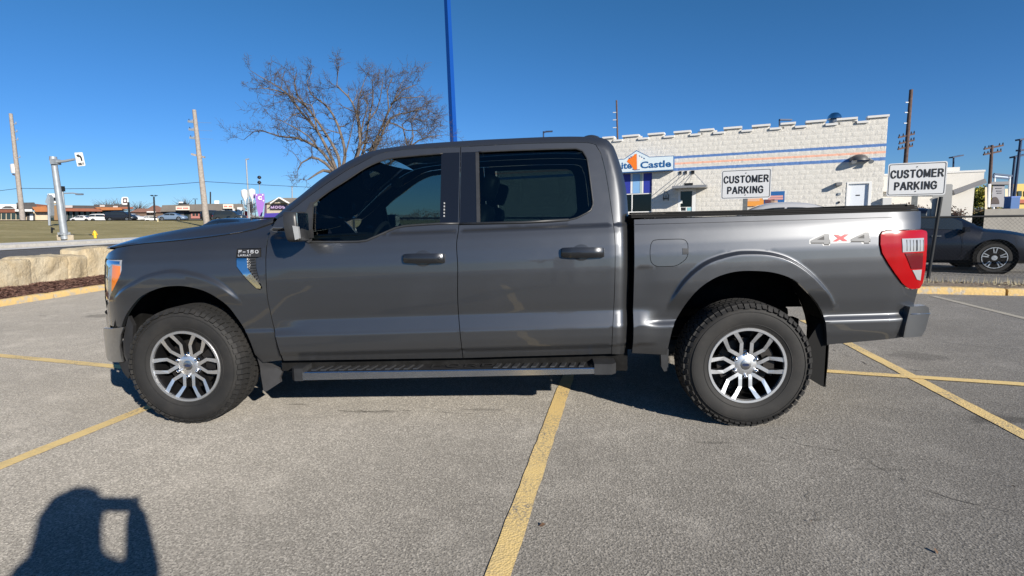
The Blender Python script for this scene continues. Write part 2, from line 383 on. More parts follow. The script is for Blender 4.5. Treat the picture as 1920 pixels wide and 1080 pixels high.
for i in range(n_):
    for j in range(6):
        def pp(i, j):
            q = CBL+(CBR-CBL)*(i/n_)+cn*(.14+(PW-.14)*j/6)
            return (q[0], q[1], .05+.03*math.sin(i*1.7+j)*math.sin(j*.9+i*.3)+.03*math.sin(math.pi*j/6))
        mb.add([pp(i, j), pp(i+1, j), pp(i+1, j+1), pp(i, j+1)], [(0, 1, 2, 3)])
tag(mb.build('planting_strip', soil, smooth='all'), kind='structure')
# litter and dry weeds on the strip: leaves nobody could count
mb = MB(); random.seed(3)
for i in range(4200):
    s_ = random.random(); q = CB0+cdv*(-6+s_*12)+cn*(.15+random.random()*(PW-.2))
    z = .07+random.random()*.02; a = random.random()*6.28; r_ = .008+.03*random.random()**2
    u = np.array([math.cos(a), math.sin(a), random.uniform(-.4, .4)])*r_; v = np.array([-math.sin(a), math.cos(a), random.uniform(-.5, .5)])*r_*.6
    c = np.array([q[0], q[1], z]); mb.cur = random.randrange(3)
    mb.add([c-u, c-v, c+u, c+v], [(0, 1, 2, 3)])
for i in range(900):
    q = CB0+cdv*(-4+random.random()*10)+cn*(.9+random.random()*.35)
    a = random.random()*6.28; h = .05+.12*random.random(); mb.cur = 1
    c = np.array([q[0], q[1], .05]); u = np.array([math.cos(a), math.sin(a), 0])*.006
    mb.add([c-u, c+u, c+np.array([u[1]*6, u[0]*6, h])], [(0, 1, 2)])
tag(mb.build('leaf_litter', [mat('leaf_tan', (.36, .26, .15), .9), mat('leaf_straw', (.42, .36, .22), .9), mat('leaf_brown', (.14, .08, .045), .9)], recalc=False),
    'dead leaves and straw scattered under the chain link fence', 'litter', kind='stuff')

# yellow kerb pieces
kerb_m, t, b, pos = newmat('kerb_yellow')
w_ = ramp(t, noise(t, pos, 7, 6, .75), .50, .62)
c = mixc(t, w_, (.62, .43, .17), (.44, .38, .29)); t.links.new(c, b.inputs['Base Color']); b.inputs['Roughness'].default_value = .8
bp = N(t, 'ShaderNodeBump'); bp.inputs['Distance'].default_value = .02; bp.inputs['Strength'].default_value = .6; t.links.new(noise(t, pos, 30, 4), bp.inputs['Height']); t.links.new(bp.outputs[0], b.inputs['Normal'])
kb_root = tag(mk('kerb', bpy.data.meshes.new('kerb')), kind='structure')
def kerb_run(A, B, seg=1.5, side=None):
    A = np.array(A, float); B = np.array(B, float); L = np.linalg.norm(B-A); d = (B-A)/L; s_ = side
    x = 0; random.seed(int(L*10))
    while x < L:
        l = seg*random.uniform(.8, 1.15); x2 = min(L, x+l); a = A+d*(x+.018); b_ = A+d*(x2-.018)
        if x2-x > .2:
            # rounded top and slightly broken ends
            prof = [(0, -.03), (.0, .085), (.02, .11), (.05, .118), (.12, .118), (.145, .10), (.15, -.03)]
            mb = MB(); st = 7; rows = []
            for k in range(st+1):
                q = a+(b_-a)*k/st; e = .012 if k in (0, st) else 0
                rows.append([(q[0]+s_[0]*(u+random.uniform(-.004, .004)), q[1]+s_[1]*(u+random.uniform(-.004, .004)), h-(e if h > 0 else 0)+random.uniform(-.004, .004)) for u, h in prof])
            vs = [p for r_ in rows for p in r_]; m_ = len(prof); fs = []
            for k in range(st):
                for i in range(m_-1): fs.append((k*m_+i, k*m_+i+1, (k+1)*m_+i+1, (k+1)*m_+i))
            fs.append(tuple(range(m_))); fs.append(tuple(st*m_+i for i in range(m_)))
            mb.add(vs, fs); mb.build('kerb_stone', kerb_m, kb_root, smooth=50)
        x = x2
kerb_run(CBL+cdv*0, CB0+cdv*12, 1.5, cn)
LK = onZ(0, 577); LK2 = onZ(195, 549)
kerb_run((LX+.03, -9), (LX+.03, CBL[1]-.1), 1.6, (-1, 0))

# painted stall lines
def line_sheet(name, pts, z=.004):
    return [tuple(onZ(*p)[:2])+(z,) for p in pts]
yl, t, b, pos = newmat('line_yellow')
wv = N(t, 'ShaderNodeTexVoronoi'); wv.inputs['Scale'].default_value = 95; t.links.new(pos, wv.inputs['Vector'])
vc = N(t, 'ShaderNodeSeparateColor'); t.links.new(wv.outputs['Color'], vc.inputs[0])
c = mixc(t, mathn(t, 'MULTIPLY', vc.outputs[0], .35), (.82, .59, .23), (.70, .54, .29))
wr = mathn(t, 'MULTIPLY', ramp(t, noise(t, pos, 70, 5, .75), .48, .58), ramp(t, noise(t, pos, 2.5, 4), .38, .72))
c = mixc(t, wr, c, (.24, .215, .18))
c = mixc(t, mathn(t, 'MULTIPLY', ramp(t, noise(t, pos, 6, 5), .5, .8), .35), c, (.34, .28, .18))
t.links.new(c, b.inputs['Base Color']); b.inputs['Roughness'].default_value = .8
bp = N(t, 'ShaderNodeBump'); bp.inputs['Strength'].default_value = .4; bp.inputs['Distance'].default_value = .005; t.links.new(wv.outputs['Distance'], bp.inputs['Height']); t.links.new(bp.outputs[0], b.inputs['Normal'])
def gline(A, B, w, z, m_, ext0=0, ext1=0):
    A = np.array(A[:2]); B = np.array(B[:2]); d = (B-A)/np.linalg.norm(B-A); A = A-d*ext0; B = B+d*ext1; n = np.array([-d[1], d[0]])*w/2
    L = np.linalg.norm(B-A); k = max(2, int(L/.08)); mb = MB(); rows = []
    for i in range(k+1):
        q = A+(B-A)*i/k; j0, j1 = random.uniform(-.003, .003), random.uniform(-.003, .003)
        rows += [q2(q+n*(1+j0/w*2), z), q2(q-n*(1+j1/w*2), z)]
    mb.add(rows, [(2*i, 2*i+1, 2*i+3, 2*i+2) for i in range(k)])
    return tag(mb.build('stall_line', m_), kind='structure')
gline(onZ(0, 875), onZ(268, 768), .10, .004, yl, 4, 4.5)
gline(onZ(933.5, 1080), onZ(1062, 715), .10, .004, yl, 3, 2.2)
gline(onZ(1605, 652), onZ(1920, 816), .10, .004, yl, 1.5, 6)
gline(onZ(1550, 697), onZ(1920, 722), .10, .008, yl, .55, 6)
gline(onZ(0, 667), onZ(190, 685), .10, .004, yl, 6, 1.6)
ylf = mat('line_faded', (.42, .38, .30), .85, var=.25, vscale=25)
gline(onZ(1748, 555), onZ(1920, 597), .10, .004, ylf, 0, 6)

# hairline cracks in the asphalt
crm_ = mat('crack_dark', (.085, .077, .066), .95)
random.seed(77)
def crack(pts, w=.006):
    P = [np.array(onZ(*p)[:2]) for p in pts]; Q = []
    for i in range(len(P)-1):
        n = max(2, int(np.linalg.norm(P[i+1]-P[i])/.05))
        for k in range(n): Q.append(P[i]+(P[i+1]-P[i])*k/n+np.array([random.gauss(0, .009), random.gauss(0, .012)]))
    mb = MB(); vs = []
    for i, q in enumerate(Q):
        d = Q[min(i+1, len(Q)-1)]-Q[max(i-1, 0)]; d = d/(np.linalg.norm(d)+1e-9); n_ = np.array([-d[1], d[0]])*w*max(.02, random.uniform(-.3, .45)); vs += [q2(q+n_, .003), q2(q-n_, .003)]
    mb.add(vs, [(2*i, 2*i+1, 2*i+3, 2*i+2) for i in range(len(Q)-1)]); tag(mb.build('crack', crm_, recalc=False), kind='structure')
crack([(1180, 722), (1290, 742), (1390, 790), (1500, 833), (1610, 856), (1700, 905), (1790, 938), (1925, 968)], .007)
crack([(1610, 856), (1680, 852), (1760, 866)], .005); crack([(1560, 655), (1640, 690), (1700, 693), (1790, 700)], .012); crack([(1750, 640), (1850, 652), (1925, 655)], .012)
crack([(660, 772), (760, 770), (880, 776), (960, 771)], .010); crack([(1505, 905), (1530, 975), (1560, 1000)], .004); crack([(60, 590), (120, 597), (185, 592)], .014)
# mulch bed behind the left kerb
mulch = mat('mulch', (.10, .045, .032), .95, var=.5, vscale=22, bump=1., bscale=60, col2=(.20, .11, .08))
mb = MB(); random.seed(5)
ky = np.arange(-6, 13, .25)
for j in range(len(ky)-1):
    for i in range(5):
        def pp(i, j):
            x = LX-.13-i*.16; z = .085+.035*i+.02*math.sin(j*2.1+i*1.3)
            return (x, ky[j], z)
        mb.add([pp(i, j), pp(i+1, j), pp(i+1, j+1), pp(i, j+1)], [(0, 1, 2, 3)])
tag(mb.build('planting_bed', mulch, smooth='all'), kind='structure')
mb = MB()
for i in range(9000):
    y = random.uniform(1, 12.5); x = LX-.14-random.random()*.62; z = .1+.22*(LX-.14-x)+random.uniform(.005, .03)
    a = random.uniform(0, 6.28); l = random.uniform(.015, .04); u = np.array([math.cos(a), math.sin(a), random.uniform(-.3, .3)])*l; v = np.array([-math.sin(a), math.cos(a), 0.4])*.006
    c = np.array([x, y, z]); mb.cur = random.randrange(2); mb.add([c-u-v, c+u-v, c+u+v, c-u+v], [(0, 1, 2, 3)])
tag(mb.build('mulch_chips', [mat('chip_dark', (.09, .04, .03), .95), mat('chip_red', (.22, .12, .085), .9)], recalc=False),
    'reddish brown bark mulch between the yellow kerb and the stone blocks', 'mulch', kind='stuff')

# limestone blocks of the retaining wall
lime, t, b, pos = newmat('limestone')
c = mixc(t, ramp(t, noise(t, pos, 1.6, 6, .7), .35, .65), (.44, .35, .215), (.53, .455, .32))
c = mixc(t, mathn(t, 'MULTIPLY', ramp(t, noise(t, pos, 7, 7, .75), .55, .75), .6), c, (.36, .27, .18))
c = mixc(t, mathn(t, 'MULTIPLY', ramp(t, noise(t, pos, 2.3, 4, .7), .60, .72), .75), c, (.15, .125, .10))
t.links.new(c, b.inputs['Base Color']); b.inputs['Roughness'].default_value = .95
bp = N(t, 'ShaderNodeBump'); bp.inputs['Strength'].default_value = .9; bp.inputs['Distance'].default_value = .05; t.links.new(noise(t, pos, 9, 8, .7), bp.inputs['Height']); t.links.new(bp.outputs[0], b.inputs['Normal'])
from mathutils import noise as mnoise
def boulder(name, c, size, seed, parent=None, m_=lime, cuts=14, rough=.10):
    """a quarried block: a subdivided box roughened in three scales"""
    bm = bmesh.new(); bmesh.ops.create_cube(bm, size=1)
    bmesh.ops.subdivide_edges(bm, edges=bm.edges[:], cuts=cuts, use_grid_fill=True)
    off = Vector((seed*13.1, seed*7.7, seed*3.3))
    for v in bm.verts:
        p = v.co.copy(); r_ = max(abs(p.x), abs(p.y), abs(p.z)); s2 = Vector((p.x*size[0], p.y*size[1], p.z*size[2]))
        # round the corners
        l4 = (abs(p.x*2)**18+abs(p.y*2)**18+abs(p.z*2)**18)**(1/18.); s2 = s2/max(l4, .8) if l4 > 1 else s2
        d = mnoise.noise_vector(s2*1.3+off)*rough+mnoise.noise_vector(s2*4+off)*rough*.45+mnoise.noise_vector(s2*11+off)*rough*.18
        v.co = s2+d
    me = bpy.data.meshes.new(name); bm.to_mesh(me); bm.free(); me.materials.append(m_)
    me.polygons.foreach_set('use_smooth', [True]*len(me.polygons)); me.set_sharp_from_angle(angle=rad(35))
    o = mk(name, me, parent); o.location = c; return o
wallroot = thing('retaining_wall', 'wall of rough tan limestone blocks behind the mulch bed at the left', 'stone wall', (LX-1.15, 7, 0))
edges_y = []
for px in (-420, -190, 57, 128, 166, 222):
    edges_y.append(float(onX(px, 520, LX-.85)[1]))
tops = [.74, .77, .78, .77, .90, .86, .86, .86]
edges_y += [edges_y[-1]+1.6, edges_y[-1]+3.4, edges_y[-1]+5]
for i in range(len(edges_y)-1):
    y0, y1 = edges_y[i], edges_y[i+1]; top = tops[min(i, 7)]-(.05 if i == 0 else 0)
    o = boulder('stone_block', (-.0, (y0+y1)/2-7, top/2-.02), (.66, (y1-y0)*1.05, top), i+1, wallroot, cuts=17, rough=.062)

# street, pavement and far lot on the left
def strip(name, X0, X1, dz, m_, y0=-80, y1=260, nX=4, far=None):
    mb = MB(); ysx = [y0, 0, 12]+list(range(14, 40, 3))+[50, 70, 100, 150, 200, y1]
    for j in range(len(ysx)-1):
        for i in range(nX):
            def pp(i, yy): x = X0+(X1-X0)*i/nX; return (x, yy, H(x, yy)+dz)
            mb.add([pp(i, ysx[j]), pp(i, ysx[j+1]), pp(i+1, ysx[j+1]), pp(i+1, ysx[j])], [(0, 1, 2, 3)])
    return tag(mb.build(name, m_), kind='structure')
strip('street', -10.9, -17.9, .0, MATS['road'])
lc = mat('pale_concrete', (.62, .60, .56), .85, var=.08, vscale=2)
strip('gutter', -17.9, -19.0, .02, lc, nX=1)
mb = MB()
for y0 in range(-60, 240, 10): mb.box((-19.02, y0, .3), (-19.2, y0+9.98, H(-19.1, y0)+.14))
tag(mb.build('street_kerb', concrete), kind='structure')
strip('pavement', -19.2, -20.9, .12, lc, nX=1)
strip('far_parking', -56, -150, .03, MATS['far_lot'], 0, 260, 6)

# ================================================================== THE PICKUP
HALF = 2.03                                   # full width; the near side is at y = 0
RAKE = .024
TR = thing('pickup_truck', 'dark grey crew cab pickup truck parked side-on across the yellow stall lines', 'truck', (0, HALF/2, 0))
WX = (-1.847, 1.847); WZ = .40; WR = .405
def prof(zr, P):
    return float(np.interp(zr, [p[0] for p in P], [p[1] for p in P]))
P_DOOR = [(.38, .12), (.43, .088), (.47, .072), (.488, .066), (.503, .047), (.56, .038), (.628, .034), (.634, .037), (.725, .061), (.733, .0616), (.80, .055), (.90, .048), (1.0, .044), (1.08, .048), (1.15, .058), (1.22, .075), (1.272, .096), (1.277, .108), (1.33, .125), (1.9, .315)]
P_BED = [(.38, .10), (.46, .07), (.54, .052), (.616, .044), (.622, .047), (.648, .070), (.656, .071), (.75, .058), (.90, .044), (1.0, .042), (1.08, .046), (1.15, .056), (1.22, .074), (1.30, .104), (1.40, .143)]
P_FEND = [(.38, .13), (.50, .085), (.60, .06), (.66, .052), (.668, .058), (.72, .055), (.9, .046), (1.05, .052), (1.15, .07), (1.22, .10), (1.28, .15), (1.33, .22), (1.40, .34)]
def ss(x, a, b):
    k = min(1., max(0., (x-a)/(b-a))); return k*k*(3-2*k)
def catmull(P, step=10):
    P = [np.array(p, float) for p in P]; out = []
    for i in range(len(P)-1):
        p0 = P[max(i-1, 0)]; p1 = P[i]; p2 = P[i+1]; p3 = P[min(i+2, len(P)-1)]
        n = max(1, int(np.linalg.norm(p2-p1)/step))
        for k in range(n):
            s = k/n; out.append(tuple(.5*((2*p1)+(-p0+p2)*s+(2*p0-5*p1+4*p2-p3)*s*s+(-p0+3*p1-3*p2+p3)*s**3)))
    out.append(tuple(P[-1])); return out
def Z6(P): return [(170+u/2.571, 400+v/2.571) for u, v in P]
def Z7(P): return [(1160+u/2.842, 440+v/2.842) for u, v in P]
def Z8(P): return [(480+u/4.155, 240+v/4.155) for u, v in P]
def ZR(P): return [(840+u/4.155, 240+v/4.155) for u, v in P]
FL = {}          # flares: polyline in (X, Z)
def poly_dist(p, PL):
    A = PL[:-1]; B = PL[1:]; d = B-A; t_ = np.clip(((p-A)*d).sum(1)/(d*d).sum(1), 0, 1); q = A+d*t_[:, None]
    return np.sqrt(((p-q)**2).sum(1).min())
def in_poly(pts, poly):
    pts = np.atleast_2d(pts); x, y = pts[:, 0], pts[:, 1]; P = np.asarray(poly); Q = np.roll(P, -1, 0); ins = np.zeros(len(pts), bool)
    for (x1, y1), (x2, y2) in zip(P, Q):
        if y1 == y2: continue
        c = ((y1 > y) != (y2 > y)) & (x < (x2-x1)*(y-y1)/(y2-y1)+x1); ins ^= c
    return ins
def g(X, Z, kind=None):
    zr = Z-RAKE*X
    if kind is None: kind = 'bed' if X > 1.16 else ('fend' if X < -1.24 else 'door')
    if kind == 'door':
        y = prof(zr, P_DOOR)
        if X < -.95:                          # the chamfer tapers down towards the fender
            k = ss(-X, .98, 1.26); zz = zr
            if .628 < zr < .95: y = y*(1-k)+k*float(np.interp(zr, [.628, .66, .68, .95], [.034, .052, .057, .047]))
            k2 = ss(-X, 1.1, 1.28)*ss(zr, 1.0, 1.2); y = y*(1-k2*.5)+k2*.5*prof(zr, P_FEND) if zr < 1.33 else y
        if X > 1.0 and zr > .4: y += .055*((X-1.0)/.16)**2*(.35+.65*ss(zr, .5, 1.3))
    elif kind == 'bed':
        y = prof(zr, P_BED)
        if X < 1.34:                          # front of the bed: chamfer steps up to meet the door line
            k = 1-ss(X, 1.19, 1.32); y = y*(1-k)+k*prof(zr, P_DOOR) if zr < 1.0 else y
        if X > 2.70: y += 1.15*(X-2.70)**2
    elif kind == 'bump':
        y = .045+(1.5*(-2.25-X)**2 if X < -2.25 else 0)
    elif kind == 'rbump':
        y = .03+(1.0*(X-2.78)**2 if X > 2.78 else 0)
    else:
        y = prof(zr, P_FEND)
        if X < -2.22: y += 1.6*(-2.22-X)**2
    for key, (PL, hi, lo, z0) in FL.items():
        if key == 'r' and kind == 'bed' or key == 'f' and kind == 'fend':
            if abs(X-PL[:, 0].mean()) < .9 and Z < 1.25:
                p = np.array([X, Z])
                if in_poly(p, np.vstack([PL, [(PL[-1, 0], .2), (PL[0, 0], .2)]]))[0]:
                    d = poly_dist(p, PL); fade = ss(Z, z0, z0+.14)
                    y -= hi*ss(d, 0, lo)*fade
    return y
def hit(px, py, kind=None, off=0.):
    d = ray(px, py); t0 = (-.1-CAM[1])/d[1]; t1 = (.75-CAM[1])/d[1]; best = None; prev = None
    n = 120
    for i in range(n+1):
        t_ = t0+(t1-t0)*i/n; p = CAM+d*t_; f = p[1]-(g(p[0], p[2], kind)+off)
        if f >= 0:
            if prev is None: return p
            a, b_ = prev, t_
            for _ in range(24):
                m_ = (a+b_)/2; q = CAM+d*m_
                if q[1]-(g(q[0], q[2], kind)+off) >= 0: b_ = m_
                else: a = m_
            return CAM+d*b_
        if best is None or f > best[0]: best = (f, p)
        prev = t_
    return best[1]
def XZ(P, kind=None, off=0.): return [(lambda h: (float(h[0]), float(h[2])))(hit(x, y, kind, off)) for x, y in P]
fl_f = catmull(Z6([(112, 405), (140, 370), (200, 330), (280, 290), (390, 267), (500, 280), (620, 325), (720, 410), (785, 500)]), 8)
fl_r = catmull(Z7([(247, 395), (300, 290), (370, 205), (470, 133), (600, 92), (700, 84), (800, 90), (900, 117), (1000, 177), (1080, 252), (1130, 315), (1158, 365)]), 8)
FLF = np.array(XZ(fl_f, 'fend')); FLR = np.array(XZ(fl_r, 'bed'))
FL['f'] = (FLF, .022, .03, .80); FL['r'] = (FLR, .034, .026, .74)

def resample(P, step):
    P = [np.array(p, float) for p in P]; out = []
    for i in range(len(P)):
        a, b_ = P[i], P[(i+1) % len(P)]; L = np.linalg.norm(b_-a)
        if L < 1e-6: continue
        n = max(1, int(math.ceil(L/step)))
        for k in range(n): out.append(a+(b_-a)*k/n)
    return np.array(out)
def area(P): x, y = P[:, 0], P[:, 1]; return .5*np.sum(x*np.roll(y, -1)-np.roll(x, -1)*y)
def inset(P, d):
    """move a closed outline inwards (ccw) by d"""
    if area(P) < 0: P = P[::-1]
    n = len(P); prv = np.roll(P, 1, 0); nxt = np.roll(P, -1, 0)
    e1 = P-prv; e1 /= np.linalg.norm(e1, axis=1)[:, None]+1e-9; e2 = nxt-P; e2 /= np.linalg.norm(e2, axis=1)[:, None]+1e-9
    n1 = np.stack([-e1[:, 1], e1[:, 0]], 1); n2 = np.stack([-e2[:, 1], e2[:, 0]], 1); m_ = n1+n2; l = np.linalg.norm(m_, axis=1)
    m_ /= l[:, None]+1e-9; c = np.clip((m_*n1).sum(1), .5, 1)
    return P+m_*(d/c)[:, None]
def panel(name, outline, mats, parent=TR, kind=None, holes=(), lines=(), grid=.03, gap=.0025, lip=.03, off=0., roll=.003, gfun=None, mirror=True, edge=.02, zlip=None):
    G = gfun or (lambda X, Z: g(X, Z, kind))
    O = resample(outline, edge); O = O if area(O) > 0 else O[::-1]; O1 = inset(O, gap); O2 = inset(O, gap+.005)
    Hs = [resample(h, edge) for h in holes]; Hs = [h if area(h) > 0 else h[::-1] for h in Hs]
    H1 = [inset(h, -.0015) for h in Hs]; H2 = [inset(h, -.0065) for h in Hs]
    pts = []; edges = []; bnd = []
    def addloop(L, e=True):
        b_ = len(pts); n = len(L)
        for p in L: pts.append((float(p[0]), float(p[1])))
        if e:
            for i in range(n): edges.append((b_+i, b_+(i+1) % n))
        return list(range(b_, b_+n))
    addloop(O1)
    for h in H1: addloop(h)
    nb = len(pts)
    def ok(A, m_=.004):
        A = np.atleast_2d(A); r_ = in_poly(A, O2)
        for h in H2: r_ &= ~in_poly(A, h)
        return r_
    for L in [O2]+H2:
        for p, k in zip(L, in_poly(L, O1)):
            if k and all(not in_poly(p, h)[0] for h in H1): pts.append((float(p[0]), float(p[1])))
    for L in lines:
        L = np.array(L); 
        LL = [L[0]]
        for i in range(len(L)-1):
            n = max(1, int(np.linalg.norm(L[i+1]-L[i])/.02))
            for k in range(1, n+1): LL.append(L[i]+(L[i+1]-L[i])*k/n)
        LL = np.array(LL); kk = ok(LL); last = None
        for p, k in zip(LL, kk):
            if k:
                pts.append((float(p[0]), float(p[1])))
                if last is not None: edges.append((last, len(pts)-1))
                last = len(pts)-1
            else: last = None
    x0, z0 = O.min(0); x1, z1 = O.max(0)
    gx = np.arange(x0+grid/2, x1, grid)
    brk = [p[0] for p in (P_BED if kind == 'bed' else P_FEND if kind == 'fend' else P_DOOR)]
    lo_, hi_ = z0-RAKE*x1-.05, z1-RAKE*x0+.05; lv = []; bb = [lo_]+[v for v in brk if lo_ < v < hi_]+[hi_]
    for a0, a1 in zip(bb[:-1], bb[1:]):
        n = max(1, int(math.ceil((a1-a0)/min(grid, .022)))); lv += [a0+(a1-a0)*k/n for k in range(n)]
    GG = np.array([(x, v+RAKE*x) for v in lv for x in gx]) if len(gx) and len(lv) else np.zeros((0, 2))
    if len(GG):
        GG = GG[ok(GG)]
        lp = np.array(pts[nb:]) if len(pts) > nb else np.zeros((0, 2))
        if len(lp):
            keep = [np.min(((lp-p)**2).sum(1)) > .011**2 for p in GG]; GG = GG[keep]
        pts += [(float(a), float(b_)) for a, b_ in GG]
    r_ = geometry.delaunay_2d_cdt([Vector(p) for p in pts], edges, [], 0, 1e-6)
    V2 = np.array([v[:] for v in r_[0]]); T = [tuple(f) for f in r_[2]]; orig = r_[3]
    cen = np.array([V2[list(f)].mean(0) for f in T]); k = in_poly(cen, O1)
    for h in H1: k &= ~in_poly(cen, h)
    T = [f for f, kk in zip(T, k) if kk]
    isb = [any(o < nb for o in ol) for ol in orig]
    V3 = [(x, G(x, z)+off+(roll if b_ else 0), z) for (x, z), b_ in zip(V2, isb)]
    cnt = {}
    for f in T:
        for i in range(3):
            a, b_ = f[i], f[(i+1) % 3]; cnt[(a, b_)] = cnt.get((a, b_), 0)+1
    V3 = list(V3); F = [tuple(f) for f in T]; mp = {}
    for (a, b_) in list(cnt):
        if (b_, a) not in cnt:
            for q in (a, b_):
                if q not in mp: mp[q] = len(V3); V3.append((V3[q][0], V3[q][1]+lip, V3[q][2]))
            F.append((b_, a, mp[a], mp[b_]))
    out = []
    nt_ = len(T); e = .003; NV = []
    for (x, z) in V2:
        gx_ = (G(x+e, z)-G(x-e, z))/(2*e); gz_ = (G(x, z+e)-G(x, z-e))/(2*e); l = math.sqrt(gx_*gx_+gz_*gz_+1); NV.append((gx_/l, -1/l, gz_/l))
    for side in ((0, 1) if mirror else (0,)):
        mb = MB(); mb.add([(x, y if side == 0 else HALF-y, z) for x, y, z in V3], [f[::-1] for f in F] if side else F)
        o = mb.build(name, mats, parent, smooth=False, recalc=False); me = o.data
        me.polygons.foreach_set('use_smooth', [True]*nt_+[False]*(len(F)-nt_))
        ln = []
        for i, p in enumerate(me.polygons):
            for v in p.vertices:
                if i < nt_: n_ = NV[v]; ln.append((n_[0], n_[1] if side == 0 else -n_[1], n_[2]))
                else: ln.append((0, 0, 0))
        me.normals_split_custom_set(ln); out.append(o)
    return out
def zline(zr, X0, X1, n=40): return [(x, zr+RAKE*x) for x in np.linspace(X0, X1, n)]
ZL = lambda P, a, b_: [zline(p[0], a, b_) for p in P if .44 < p[0] < 1.34]

# ---- traced outlines
split_px = [(863.5, 275), (863, 310), (860.5, 418), (856, 457), (858, 500), (858, 560), (862, 619), (868, 672)]
fd_edge = [(518.5, 411), (511, 423), (503, 444), (499, 470), (498, 497), (500.6, 555), (512, 610), (520, 649), (531, 677)]
rd_edge = [(1105, 267.7), (1117, 271), (1126, 285.7), (1136, 324), (1145.6, 384), (1153, 444.6), (1153.6, 500), (1152, 560), (1149, 619), (1147, 664)]
drip = [(518.5, 411), (545, 394), (575, 371), (610, 345.5), (645, 322), (672.5, 307), (708.6, 289), (744.7, 282), (817, 277), (863.5, 275), (984, 269), (1080.7, 267), (1105, 267.7)]
sil = [(513, 407.5), (540, 384), (564, 365), (600, 336), (636, 312), (663, 296.6), (696.6, 283), (732.7, 276), (793, 269), (880, 263), (936, 260), (1032, 256), (1090, 255.6), (1129, 258), (1141, 263), (1150.5, 273.7), (1160, 298), (1169.7, 331), (1175.7, 365), (1178.5, 403.7), (1180.5, 456.6), (1181, 500), (1178, 560), (1177, 619), (1173, 663)]
fdoor = XZ(catmull(fd_edge)[::-1]+catmull(drip[:10])[1:], 'door')+XZ(catmull(split_px)[1:], 'door')
rdoor = XZ(catmull(drip[9:])+catmull(rd_edge)[1:], 'door')+XZ(catmull(split_px)[::-1], 'door')
fwin = XZ(catmull(Z8([(420, 888), (424, 740), (432, 600)]))+catmull(Z8([(440, 588), (560, 497), (700, 408), (850, 310), (980, 253), (1100, 228), (1460, 196)]))+[(861, 286), (858, 419)]+catmull(Z8([(1430, 747), (1150, 767), (1050, 797), (900, 862), (800, 887)])), 'door')
rwin = XZ([(865.5, 286)]+catmull(ZR([(240, 186), (600, 171), (1000, 161), (1050, 180), (1083, 235), (1105, 380), (1130, 600), (1112, 645), (1000, 705), (930, 722), (700, 738), (240, 745)]))+[(862.5, 419)], 'door')
dl = []
def offset_line(PL, d):
    T_ = np.gradient(PL, axis=0); T_ /= np.linalg.norm(T_, axis=1)[:, None]; n_ = np.stack([T_[:, 1], -T_[:, 0]], 1)
    if ((PL[len(PL)//2]+n_[len(PL)//2]*.1)[1] > PL[len(PL)//2][1]): n_ = -n_
    return PL+n_*d
doorf = panel('front_door', fdoor, paint, kind='door', holes=[fwin], lines=dl)
doorr = panel('rear_door', rdoor, paint, kind='door', holes=[rwin], lines=dl)
# cab frame: pillar, roof edge and rear corner in one panel with a rolled outer edge
SIL = np.array(XZ(catmull(sil, 8), 'door', .045))
def g_cab(X, Z):
    d = poly_dist(np.array([X, Z]), SIL); return g(X, Z, 'door')+.05*max(0, 1-d/.075)**2
cab_out = list(map(tuple, SIL))+XZ(catmull(rd_edge)[::-1], 'door')+XZ(catmull(drip)[::-1][1:], 'door')
# round-over rows following the outer edge
rows_ = [np.stack([SIL[:, 0]+dx, SIL[:, 1]+dz], 1) for dx, dz in ((.012, -.012), (.025, -.025))]
panel('cab_frame', cab_out, paint, gfun=g_cab, lines=dl, grid=.018, gap=.001, lip=.012, edge=.015)
# bed side
bed_open = catmull(Z7([(262, 620), (290, 500), (310, 450), (360, 370), (430, 290), (520, 230), (620, 200), (720, 195), (830, 205), (930, 240), (1000, 300), (1060, 370), (1090, 430), (1105, 490), (1110, 595)]), 8)
tl_left = [(1722.5, 541), (1708, 542.5), (1699, 539), (1690, 531), (1676.7, 513), (1664, 494), (1652.6, 474.6), (1649, 458), (1649.5, 440), (1653, 434.5), (1662, 432.3), (1727, 430)]
bed_px = [(1188.5, 411), (1189, 456), (1189, 500), (1186.6, 580), (1184.6, 663), (1251, 666)]+bed_open+[(1553, 647), (1691, 633), (1698, 605), (1704, 580), (1714, 573), (1718, 558)]+tl_left+[(1728, 415), (1727.5, 395)]
bed_xz = XZ(bed_px, 'bed')
fuel_px = catmull(Z7([(172, 52), (182, 34), (205, 27), (270, 24.5), (335, 24), (358, 32), (369, 52), (370, 80), (369, 108), (358, 130), (335, 150), (312, 163), (285, 169), (240, 170), (205, 169), (183, 158), (171, 138), (168, 110), (168, 80), (172, 52)]), 3)[:-1]
fuel_xz = XZ(fuel_px, 'bed')
bl = []
flr_lines = [offset_line(FLR, d) for d in (-.012, 0, .009, .018, .027, .039)]
panel('bed_side', bed_xz, paint, kind='bed', holes=[fuel_xz], lines=flr_lines+bl, grid=.026)
panel('fuel_door', fuel_xz, paint, kind='bed', grid=.03, gap=.002, lip=.01, mirror=False)
fc = XZ(Z7([(340, 72), (372, 74), (372, 104), (340, 106)]), 'bed')
panel('fuel_door_notch', fc, trim, kind='bed', off=-.002, gap=0, lip=.004, mirror=False, roll=0)
